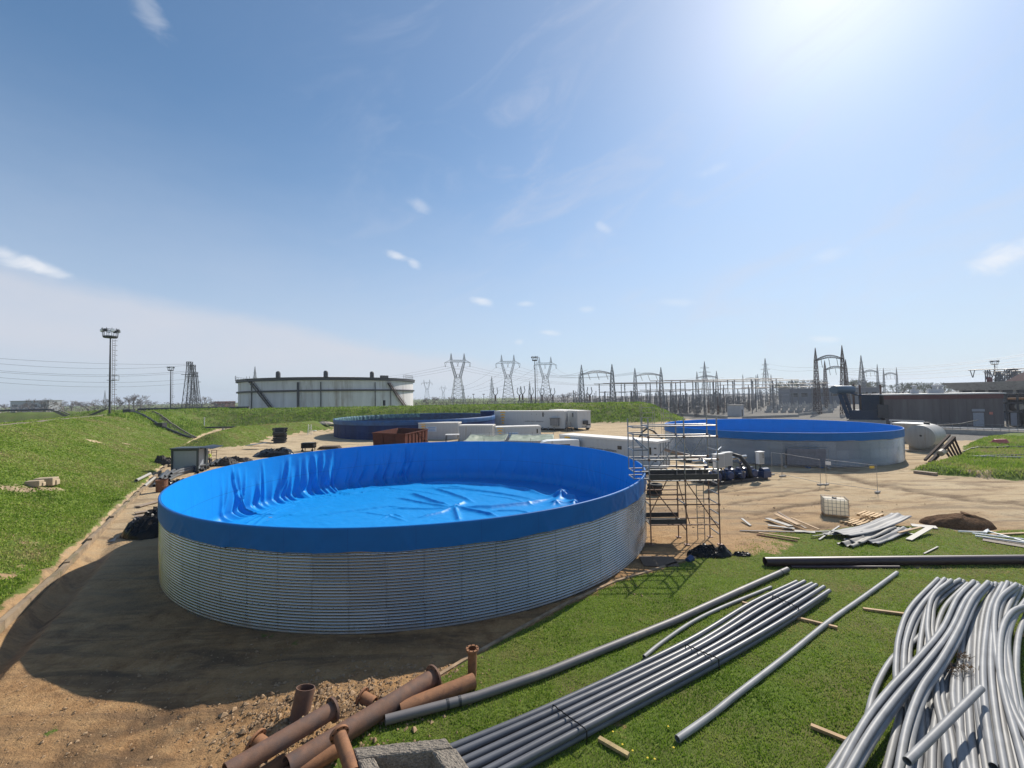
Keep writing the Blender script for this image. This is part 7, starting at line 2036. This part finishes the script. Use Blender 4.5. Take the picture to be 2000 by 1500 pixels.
# bundle: six pipes side by side over a lower layer, tied with black cord
g_t = [(1557, 1143), (1571, 1145), (1584, 1148), (1596, 1152), (1608, 1156), (1620, 1162)]
g_m = [(1340, 1268), (1352, 1273), (1364, 1278), (1377, 1284), (1389, 1290), (1402, 1297)]
g_n = [(1084, 1388), (1094, 1397), (1105, 1407), (1117, 1417), (1129, 1428), (1141, 1439)]
g_b = [(836, 1496), (852, 1507), (870, 1518), (890, 1530), (910, 1542), (930, 1556)]
g_q = [(1466, 1188), (1482, 1191), (1498, 1195), (1514, 1200), (1530, 1206), (1545, 1212)]
rb_ = random.Random(14)
def jj(p_, a_=2.0): return (p_[0] + rb_.uniform(-a_, a_), p_[1] + rb_.uniform(-a_, a_))
for k in range(6):
    curvepipe([jj(g_b[k], 3), jj(g_n[k], 1.2), jj(g_m[k], 1.0), jj(g_q[k], 1.0), jj(g_t[k], 2.2)], .073, M_BUN, 'bundle_pipe', 'grey plastic pipe in the straight tied bundle on the lawn', 'pipe', 'pipes of the tied bundle', hts=[.14 + .03 * (k % 2), .15, .14 + .03 * ((k + 1) % 2), .15, .12])
for k in range(5):
    def m2(a, b_): return ((a[0] + b_[0]) / 2 + 2, (a[1] + b_[1]) / 2 + 6)
    curvepipe([m2(g_b[k], g_b[k + 1]), m2(g_n[k], g_n[k + 1]), m2(g_m[k], g_m[k + 1]), m2(g_q[k], g_q[k + 1]), jj(m2(g_t[k], g_t[k + 1]), 3)], .073, M_BUN, 'bundle_pipe', 'grey plastic pipe in the straight tied bundle on the lawn', 'pipe', 'pipes of the tied bundle')
def cord(a, b_, lb):
    A_, B_ = G(*a, .34), G(*b_, .34); mb = MB(); pts = []
    n = 36
    for i in range(n + 1):
        t = i / n; q = A_.lerp(B_, t); pts.append(Vector((q.x, q.y, H(q.x, q.y) + .335 + .016 * abs(math.sin(t * math.pi * 6)))))
    mb.tube([Vector((A_.x, A_.y, .1))] + pts + [Vector((B_.x, B_.y, .1))], .014, 6); tag(mb.build('cord', M_BLK), lb, 'cord')
cord((1080, 1380), (1146, 1432), 'black cord tied round the bundle of straight pipes near its front')
cord((1339, 1262), (1404, 1291), 'black cord tied round the middle of the bundle of straight pipes')
cord((1509, 1166), (1560, 1190), 'black cord tied round the far end of the bundle of straight pipes')
for (x0, y0, x1, y1, w, lb, m) in [(1450, 1182, 1475, 1188, .09, 'short batten sticking out left under the tied bundle', M_WOOD), (1556, 1212, 1636, 1232, .09, 'batten under the right side of the tied bundle, crossed by the single pipe', M_WOOD), (1686, 1194, 1800, 1210, .10, 'batten at the far left edge of the tangled pipe heap', M_WOOD),
        (1584, 1426, 1670, 1462, .10, 'split pale batten at the near left edge of the tangled pipe heap', M_WOOD), (1170, 1452, 1228, 1486, .10, 'weathered piece of wood on the grass in front of the tied bundle', mat('weathered_wood', (.36, .27, .13), rough=.9, var=.35, scale=6)), (1985, 1245, 2060, 1252, .10, 'batten at the right edge under the tangled pipe heap', M_WOOD)]:
    plank(x0, y0, x1, y1, w, .07, m, lb, name='batten', cat='batten', z=.05)
# tangled heap of flexible pipes
HL = 'grey plastic pipe in the tangled heap at the lower right'; HG = 'pipes of the tangled heap'
HEAP = [  # (survey points from the far end to the near end, height above the grass)
    ([(1832, 1131), (1780, 1185), (1757, 1240), (1750, 1300), (1752, 1345), (1758, 1390), (1745, 1450), (1725, 1530)], .2), ([(1845, 1131), (1795, 1190), (1771, 1245), (1765, 1300), (1767, 1345), (1774, 1395), (1768, 1460), (1760, 1540)], .2),
    ([(1858, 1134), (1822, 1165), (1812, 1215), (1815, 1255), (1825, 1310), (1830, 1370), (1845, 1440), (1855, 1540)], .25), ([(1812, 1180), (1780, 1205), (1770, 1250), (1782, 1300), (1800, 1345), (1812, 1420), (1815, 1530)], .05),
    ([(1875, 1132), (1842, 1152), (1815, 1180), (1800, 1240), (1795, 1310), (1800, 1400), (1790, 1530)], .12), ([(1880, 1138), (1840, 1170), (1820, 1200), (1812, 1250), (1812, 1330), (1828, 1420), (1835, 1530)], .0), ([(1890, 1140), (1850, 1180), (1832, 1220), (1825, 1270), (1835, 1340), (1855, 1430), (1870, 1530)], .05),
    ([(1902, 1136), (1870, 1170), (1840, 1230), (1790, 1290), (1740, 1345), (1690, 1410), (1640, 1500), (1610, 1560)], .55), ([(1912, 1143), (1885, 1175), (1855, 1235), (1805, 1300), (1755, 1358), (1705, 1425), (1660, 1500), (1630, 1560)], .55),
    ([(1930, 1137), (1900, 1170), (1872, 1230), (1838, 1290), (1800, 1345), (1772, 1420), (1755, 1510), (1750, 1560)], .55),
    ([(1820, 1215), (1790, 1250), (1745, 1285), (1712, 1340), (1697, 1390), (1688, 1440), (1675, 1500), (1660, 1560)], .05), ([(1690, 1420), (1660, 1450), (1625, 1500), (1590, 1550)], .1), ([(1742, 1340), (1715, 1400), (1690, 1425), (1650, 1480)], .0),
    ([(1925, 1180), (1900, 1220), (1893, 1270), (1890, 1330), (1895, 1420), (1905, 1520)], .2), ([(1918, 1185), (1888, 1225), (1878, 1270), (1873, 1330), (1875, 1420), (1880, 1520)], .2), ([(1940, 1150), (1912, 1200), (1905, 1260), (1905, 1330), (1915, 1420), (1930, 1520)], .2),
    ([(1945, 1140), (1925, 1185), (1915, 1240), (1912, 1300), (1915, 1370), (1930, 1450), (1950, 1540)], .3), ([(1958, 1140), (1935, 1185), (1925, 1240), (1920, 1310), (1925, 1390), (1940, 1500)], .42), ([(1968, 1138), (1948, 1180), (1938, 1240), (1936, 1310), (1945, 1400), (1965, 1520)], .4),
    ([(1975, 1142), (1955, 1190), (1950, 1250), (1950, 1310), (1962, 1390), (1985, 1490), (2000, 1550)], .25), ([(1985, 1142), (1952, 1170), (1942, 1215), (1948, 1290), (1975, 1380), (2010, 1450)], .42), ([(1990, 1145), (1965, 1200), (1960, 1260), (1965, 1320), (1985, 1400), (2020, 1480)], .2),
    ([(2010, 1165), (1985, 1200), (1968, 1250), (1975, 1320), (1992, 1420), (2010, 1520)], .3), ([(2020, 1180), (1978, 1195), (1957, 1230), (1952, 1290), (1960, 1350), (1985, 1440), (2010, 1530)], .45), ([(2005, 1200), (1990, 1240), (1985, 1300), (1990, 1360), (2010, 1440)], .2),
    ([(1860, 1300), (1845, 1360), (1855, 1420), (1875, 1500), (1890, 1560)], .05), ([(1838, 1310), (1830, 1370), (1845, 1430), (1860, 1520)], .05), ([(1822, 1320), (1810, 1380), (1800, 1440), (1795, 1520)], .02), ([(1865, 1310), (1862, 1370), (1878, 1440), (1900, 1530)], .2),
    ([(1780, 1380), (1760, 1430), (1745, 1480), (1735, 1540)], .0), ([(1800, 1400), (1785, 1450), (1780, 1500), (1778, 1550)], .1), ([(1830, 1390), (1822, 1450), (1820, 1520)], .15), ([(1850, 1360), (1835, 1420), (1830, 1480), (1832, 1550)], .05), ([(1920, 1370), (1950, 1440), (1975, 1520)], .1), ([(1935, 1320), (1970, 1420), (2010, 1500)], .05)]
for i in (0, 1, 2, 4, 7, 8, 9, 13, 15, 16, 17, 18, 19, 20, 21, 23):
    pxs, lift = HEAP[i]; HEAP.append(([(a + 7 + 6 * (b_ - 1130) / 300, b_ + 3) for a, b_ in pxs], max(.0, lift - .12)))
for i in (14, 25, 26, 28, 30, 33):
    pxs, lift = HEAP[i]; HEAP.append(([(a + 11, b_) for a, b_ in pxs], lift * .6))
r_ = random.Random(4)
for pxs, lift in HEAP:
    curvepipe(pxs, .067, M_GPIPE, 'heap_pipe', HL, 'pipe', HG, lift=lift)
curvepipe([(1916, 1346), (1868, 1394), (1820, 1442), (1772, 1490)], .072, M_GPIPE, 'heap_pipe', 'grey pipe lying slantwise on top of the tangled heap, its cut end towards the camera', 'pipe', HG, lift=.72)
# brown dried weed caught between the pipes, black tape rings
M_WEED = mat('dried_weed', (.20, .12, .055), rough=.9, var=.3)
for (px, py, lb) in [(1858, 1308, 'dried brown weed caught on the heap of pipes, left tuft'), (1888, 1306, 'dried brown weed caught on the heap of pipes, right tuft'), (1880, 1282, 'dried brown weed on the heap of pipes, farthest tuft')]:
    q = G(px, py, .45); mb = MB()
    for k in range(60):
        a = q + Vector((r_.gauss(0, .10), r_.gauss(0, .07), r_.gauss(0, .03))); mb.tri(a, a + Vector((r_.uniform(-.13, .13), r_.uniform(-.1, .1), r_.uniform(-.03, .10))), .006)
    tag(mb.build('dried_weed', M_WEED), lb, 'weed')

# ---------------------------------------------------------------- rusty flanged pipes
M_RP = mat('rusty_pipe', (.165, .085, .052), rough=.75, var=.28, scale=5, bump=.2, bscale=60, stain=(.085, .06, .055), stain_amt=.6, stain_scale=2.2)
M_RO = mat('orange_rust', (.26, .12, .055), rough=.8, var=.22, scale=5, bump=.2, bscale=60, stain=(.12, .055, .035), stain_amt=.45, stain_scale=3)
def flanged(a, b_, r_, m, lb, fa=True, fb=True, name='flanged_pipe', fl=1.45):
    a = Vector(a); b_ = Vector(b_); d = (b_ - a).normalized(); t = thing(name, lb, 'pipe', (a + b_) / 2, 0, 'rusty flanged pipes'); c = (a + b_) / 2
    mb = MB(); mb.tube([a - c, b_ - c], r_, 28, inner=.9); smooth_angle(mb.build('barrel', m, t))
    for on, p, s in ((fa, a, 1), (fb, b_, -1)):
        if on:
            q = p - c; mb = MB(); mb.tube([q, q + d * s * .05], r_ * fl, 28, inner=.9 / fl); f = mb.build('flange', m, t); smooth_angle(f)
            bm_ = MB(); up = Vector((0, 0, 1)) if abs(d.z) < .9 else Vector((1, 0, 0)); x = d.cross(up).normalized(); y = d.cross(x)
            for k in range(8):
                aa = k * .785 + .3; cc_ = q + d * s * .025 + (x * math.cos(aa) + y * math.sin(aa)) * r_ * (1 + fl) / 2
                bm_.tube([cc_ - d * .033, cc_ + d * .033], .018, 6)
            bm_.build('bolts', M_BLK, f)
    return t
def gp(px, py, z): return G(px, py, z)
flanged(gp(848, 1322, .34), gp(560, 1500, .42), .205, M_RP, 'long brown rusty flanged pipe, rear one of the two long ones', True, False)
flanged(gp(652, 1385, .72), gp(440, 1512, .78), .175, M_RP, 'brown rusty flanged pipe lying on top of the long one', True, False)
flanged(gp(925, 1330, .22), gp(780, 1388, .22), .185, M_RO, 'short orange rusty pipe on the grass edge', False, False)
flanged(gp(790, 1382, .16), gp(738, 1400, .16), .13, M_RO, 'narrower orange pipe stub in front of the short orange pipe', False, False)
b_ = gp(922, 1322, .02); flanged((b_.x, b_.y, .0), (b_.x + .02, b_.y, ZT(b_, 1266)), .12, M_RO, 'upright rusty pipe stub with a flange on its top', True, True, 'pipe_stub')
b_ = gp(580, 1420, .05); flanged((b_.x, b_.y, .0), (b_.x + .10, b_.y + .22, .80), .21, M_RP, 'wide dark upright pipe end leaning in the gravel', False, False, 'pipe_stub')
flanged(gp(497, 1448, .32), gp(535, 1475, .15), .17, M_RO, 'orange flanged pipe end half buried in the gravel', True, False, 'pipe_stub')
flanged(gp(705, 1362, .24), gp(730, 1376, .15), .16, M_RO, 'small orange flanged pipe end behind the long brown pipe', True, False, 'pipe_stub')
flanged(gp(662, 1432, .75), gp(690, 1512, .55), .13, M_RO, 'orange pipe with a flange, upright over the concrete chamber edge', True, False)
flanged(gp(660, 1462, .30), gp(540, 1530, .30), .16, M_RO, 'short orange pipe in the bottom row below the long pipes', False, False)
flanged(gp(556, 1490, .3), gp(480, 1540, .3), .17, M_RO, 'orange pipe end at the bottom picture edge', False, False)
# concrete chamber at the bottom edge
M_AGG = mat('pebbly_concrete', (.24, .205, .165), rough=.95, var=.55, scale=26, bump=1.0, bscale=32, stain=(.32, .28, .22), stain_amt=.3, stain_scale=9)
ch = thing('concrete_chamber', 'rough pebbly concrete chamber with an open top at the bottom edge', 'chamber', (0, 0, 0))
zc_ = .70
A1_, B1_, C1_ = gp(694, 1460, zc_), gp(872, 1441, zc_), gp(914, 1500, zc_); 
ux = (B1_ - A1_); ux.z = 0; wx = ux.length; ux.normalize(); uy = C1_ - B1_; uy.z = 0; uy.normalize()
def cpt(x, y, z): return A1_ + ux * x + uy * y + Vector((0, 0, z - zc_))
def wallbox(x0, x1, y0, y1, z0, z1, name):
    mb = MB(); n = 16; m_ = 8; rr_ = np.random.default_rng(3)
    P8 = [cpt(x, y, z) for z in (z0, z1) for y in (y0, y1) for x in (x0, x1)]
    mb.add(P8, [(0, 2, 3, 1), (4, 5, 7, 6), (0, 1, 5, 4), (2, 6, 7, 3), (0, 4, 6, 2), (1, 3, 7, 5)])
    o = mb.build(name, M_AGG, ch, bevel=.04)
    sm = o.modifiers.new('sub', 'SUBSURF'); sm.subdivision_type = 'SIMPLE'; sm.levels = 5; sm.render_levels = 5
    dm = o.modifiers.new('rough', 'DISPLACE'); dm.strength = .035; dm.texture = bpy.data.textures['pebbles']; dm.texture_coords = 'OBJECT' if False else 'LOCAL'; return o
CH_T = bpy.data.textures.new('pebbles', 'CLOUDS'); CH_T.noise_scale = .035; CH_T.noise_depth = 3
wallbox(-.05, wx, -.02, .30, -.1, zc_, 'wall'); wallbox(wx - .42, wx + .04, .3, 2.6, -.1, zc_ + .003, 'wall'); wallbox(-.05, .28, .3, 2.6, -.1, zc_ - .004, 'wall')
# stones and gravel
M_STONE = mat('stones', (.32, .215, .125), rough=.95, var=.45, scale=6)
def stones(n, cx_, cy_, sx__, sy__, smin, smax, lb, seed, cond=None):
    r2 = random.Random(seed); mb = MB()
    for i in range(n):
        x, y = r2.gauss(cx_, sx__), r2.gauss(cy_, sy__)
        if cond and not cond(x, y): continue
        s = r2.uniform(smin, smax) * (1 if r2.random() < .9 else 1.8); z = H(x, y) if i % 1 == 0 else 0
        vs = []
        for d in ((1, 0, 0), (-1, 0, 0), (0, 1, 0), (0, -1, 0), (0, 0, 1), (0, 0, -1)):
            k = s * r2.uniform(.6, 1.2); vs.append((x + d[0] * k + r2.uniform(-.3, .3) * s, y + d[1] * k + r2.uniform(-.3, .3) * s, z + d[2] * k * .7 + s * .25))
        mb.add(vs, [(0, 2, 4), (2, 1, 4), (1, 3, 4), (3, 0, 4), (2, 0, 5), (1, 2, 5), (3, 1, 5), (0, 3, 5)])
    tag(mb.build('gravel', M_STONE), lb, 'gravel', kind='stuff')
stones(1500, -4.7, 10.2, 1.1, .75, .018, .055, 'loose gravel and clods beside the rusty pipes', 1)
stones(500, -2.6, 11.6, .9, .6, .015, .04, 'small stones along the lawn edge by the rusty pipes', 2)
stones(1500, -8.5, 10.8, 3.6, 2.0, .010, .035, 'scattered small stones on the bare dirt in front of the tank', 3)
stones(220, 2.5, 17.0, 2.8, 1.6, .012, .035, 'scattered small stones on the dirt strip beside the tank', 4)
stones(200, 16, 27.0, 5, 2.5, .015, .05, 'scattered clods on the dirt track', 5)
# ---------------------------------------------------------------- grass blades
def grass_mat(name, stops):
    m = bpy.data.materials.new(name); m.use_nodes = True; nt = m.node_tree; N = nt.nodes; L = nt.links.new; b = N['Principled BSDF']
    at = N.new('ShaderNodeAttribute'); at.attribute_name = 'shade'
    r = N.new('ShaderNodeValToRGB')
    while len(r.color_ramp.elements) < len(stops): r.color_ramp.elements.new(.5)
    for e, (p, c) in zip(r.color_ramp.elements, stops): e.position = p; e.color = (*c, 1)
    L(at.outputs['Fac'], r.inputs[0]); L(r.outputs[0], b.inputs['Base Color'])
    b.inputs['Roughness'].default_value = .6; b.inputs['Specular IOR Level'].default_value = .25
    tr = N.new('ShaderNodeBsdfTranslucent'); L(r.outputs[0], tr.inputs['Color']); ms = N.new('ShaderNodeMixShader'); ms.inputs[0].default_value = .38
    L(b.outputs[0], ms.inputs[1]); L(tr.outputs[0], ms.inputs[2]); L(ms.outputs[0], N['Material Output'].inputs['Surface']); return m
M_GRASS = grass_mat('grass_blades', [(0, (.085, .15, .015)), (.25, (.18, .29, .03)), (.5, (.28, .38, .055)), (.75, (.36, .36, .12)), (1, (.46, .35, .19))])
def blades(name, lb, X_, Y_, Z_, hmin, hmax, width, seed, dry, lean=.6, per=1):
    r2 = np.random.default_rng(seed); n = len(X_)
    a = r2.uniform(0, 2 * np.pi, n); h = r2.uniform(hmin, hmax, n); ln = r2.uniform(.1, lean, n) * h; la = r2.uniform(0, 2 * np.pi, n)
    w = width * r2.uniform(.6, 1.3, n)
    c, s = np.cos(a) * w, np.sin(a) * w
    V = np.empty((n, 4, 3))
    V[:, 0] = np.stack([X_ - c, Y_ - s, Z_ - .01], 1); V[:, 1] = np.stack([X_ + c, Y_ + s, Z_ - .01], 1)
    mx, my = X_ + np.cos(la) * ln * .45, Y_ + np.sin(la) * ln * .45
    V[:, 2] = np.stack([mx + c * .7, my + s * .7, Z_ + h * .6], 1)
    V[:, 3] = np.stack([X_ + np.cos(la) * ln, Y_ + np.sin(la) * ln, Z_ + h], 1)
    me = bpy.data.meshes.new(name); me.vertices.add(n * 4); me.vertices.foreach_set('co', V.astype(np.float32).reshape(-1))
    tri = np.stack([np.arange(n) * 4, np.arange(n) * 4 + 1, np.arange(n) * 4 + 2, np.arange(n) * 4 + 3], 1).astype(np.int32)
    me.loops.add(n * 4); me.loops.foreach_set('vertex_index', tri.reshape(-1)); me.polygons.add(n); me.polygons.foreach_set('loop_start', np.arange(0, n * 4, 4, dtype=np.int32)); me.update(calc_edges=True)
    sh = np.clip(dry + r2.normal(0, .13, n), 0, 1)
    at = me.attributes.new('shade', 'FLOAT', 'POINT'); at.data.foreach_set('value', np.repeat(sh, 4).astype(np.float32))
    me.materials.append(M_GRASS); o = bpy.data.objects.new(name, me); COL.objects.link(o); tag(o, lb, 'grass', kind='stuff')
def scatter(n, rmin, rmax, amin, amax, seed, p=1.0):
    r2 = np.random.default_rng(seed); lr = r2.uniform(np.log(rmin), np.log(rmax), n) if p == 0 else (r2.uniform(rmin ** p, rmax ** p, n)) ** (1 / p)
    a = np.radians(r2.uniform(amin, amax, n)); return lr * np.sin(a), lr * np.cos(a)
def dryness(X_, Y_):
    return np.clip(.45 + fbm(X_ * .35, Y_ * .35, 61) * .9 + fbm(X_ * 1.4, Y_ * 1.4, 62) * .55, .02, .95)
X_, Y_ = scatter(620000, 7.5, 44, -35, 57, 1, .75)
h_, dl_, lw_, rl_, hb_, hs_, db_ = terrain(X_, Y_)
ed = fbm(X_ * 2.2, Y_ * 2.2, 71)
wr = np.exp(-(((X_ - 10.5) / 2.6) ** 2 + ((Y_ - 22) / 2.4) ** 2)) + .8 * np.exp(-(((X_ - 13) / 2.5) ** 2 + ((Y_ - 24.5) / 1.6) ** 2))
k = (lw_ + ed * .35 > .12) & (np.random.default_rng(3).uniform(0, 1, len(X_)) > wr * .9 - ed * .5) & (fbm(X_ * .9, Y_ * .9, 72) > -.36) & (np.random.default_rng(31).uniform(0, 1, len(X_)) > BALD(X_, Y_) * .8)
X_, Y_, h_, wr = X_[k], Y_[k], h_[k], wr[k]
dist = np.hypot(X_, Y_)
blades('grass', 'short mown grass blades of the front lawn', X_, Y_, h_, .02, .06, .006 + 0 * dist + .00045 * dist, 5, np.clip(dryness(X_, Y_) - .06 + wr * .35 + np.clip((dist - 12) / 8, 0, 1) * .12 + np.clip(fbm(X_ * .7 + Y_ * .3, Y_ * 1.6, 66), 0, 1) * .7, 0, 1))
X_, Y_ = scatter(430000, 14, 110, -66, -18, 2, .12)
h_, dl_, lw_, rl_, hb_, hs_, db_ = terrain(X_, Y_)
k = ((dl_ + fbm(X_ * 2, Y_ * 2, 73) * .6 > .55) & (dl_ < 30) & ((np.abs(dl_ - 15.6) > 1.1) | (Y_ > 100))) | ((hs_ > .5) & (dl_ < .5))
k &= (np.random.default_rng(32).uniform(0, 1, len(X_)) > BALD(X_, Y_) * .85)
X_, Y_, h_ = X_[k], Y_[k], h_[k]; dist = np.hypot(X_, Y_)
blades('grass', 'grass on the left bank and mound', X_, Y_, h_, .04, .12, .004 + .0011 * dist, 6, np.clip(dryness(X_ * .6, Y_ * .6) + .02 + .10 * (dist > 45), 0, 1), .8)
X_, Y_ = scatter(260000, 108, 195, -66, 24, 3)
h_, dl_, lw_, rl_, hb_, hs_, db_ = terrain(X_, Y_)
k = ((hb_ > .35) | ((dl_ > .7) & (dl_ < 14))) & (fbm(X_ * .45, Y_ * .9, 75) > -.14); X_, Y_, h_ = X_[k], Y_[k], h_[k]
cl = np.clip(fbm(X_ * .45, Y_ * .9, 75) + .2, 0, .5)
blades('grass', 'rough tufted grass on the back berm', X_, Y_, h_, .12, .55, .09, 7, np.clip(dryness(X_, Y_) - .14, 0, 1), .9)
X_, Y_ = scatter(110000, 36, 95, 35, 62, 4)
h_, dl_, lw_, rl_, hb_, hs_, db_ = terrain(X_, Y_)
k = (rl_ + fbm(X_ * 1.5, Y_ * 1.5, 76) > .3); X_, Y_, h_ = X_[k], Y_[k], h_[k]
blades('grass', 'tufted grass on the right verge', X_, Y_, h_, .06, .28, .035, 8, dryness(X_, Y_) + .05, .8)
# broad leaved weeds in the lawn and a few dandelions
r2 = np.random.default_rng(9); n = 26000
X_, Y_ = scatter(n, 7.8, 17, -20, 55, 12, .8); h_, dl_, lw_, rl_, *_ = terrain(X_, Y_); k = (lw_ > .3) & (fbm(X_ * .8, Y_ * .8, 81) > .02); X_, Y_, h_ = X_[k], Y_[k], h_[k]
blades('clover', 'low broad leaved weeds growing in the front lawn', X_, Y_, h_, .02, .06, .022, 13, np.full(len(X_), .18), 1.6)
M_DAND = mat('dandelion_yellow', (.75, .55, .03), rough=.7, var=.1)
mb = MB(); rr2 = random.Random(5)
for k in range(9):
    px, py = rr2.uniform(1080, 1330), rr2.uniform(1420, 1498); q = G(px, py); z = H(q.x, q.y); mb.lathe([(.001, .06), (.02, .062), (.022, .07), (.001, .078)], 7, (q.x, q.y, z))
tag(mb.build('dandelions', M_DAND), 'scattered tiny yellow flowers in the front lawn', 'flowers', kind='stuff')
# ---------------------------------------------------------------- thin air between the yard and the skyline
mb = MB(); mb.box((0, 0, 29), (5300, 5300, 62))
hz_ = mb.build('haze', None, None, loc=(0, 0, 0)); mh = bpy.data.materials.new('thin_haze'); mh.use_nodes = True
for n in list(mh.node_tree.nodes):
    if n.type != 'OUTPUT_MATERIAL': mh.node_tree.nodes.remove(n)
pv = mh.node_tree.nodes.new('ShaderNodeVolumePrincipled'); pv.inputs['Density'].default_value = .00024
pv.inputs['Color'].default_value = (.80, .88, 1.0, 1); pv.inputs['Anisotropy'].default_value = .25
mh.node_tree.links.new(pv.outputs[0], [n for n in mh.node_tree.nodes if n.type == 'OUTPUT_MATERIAL'][0].inputs['Volume'])
hz_.data.materials.append(mh); tag(hz_, 'thin bluish air haze over the whole yard and the substation', 'haze', kind='stuff')
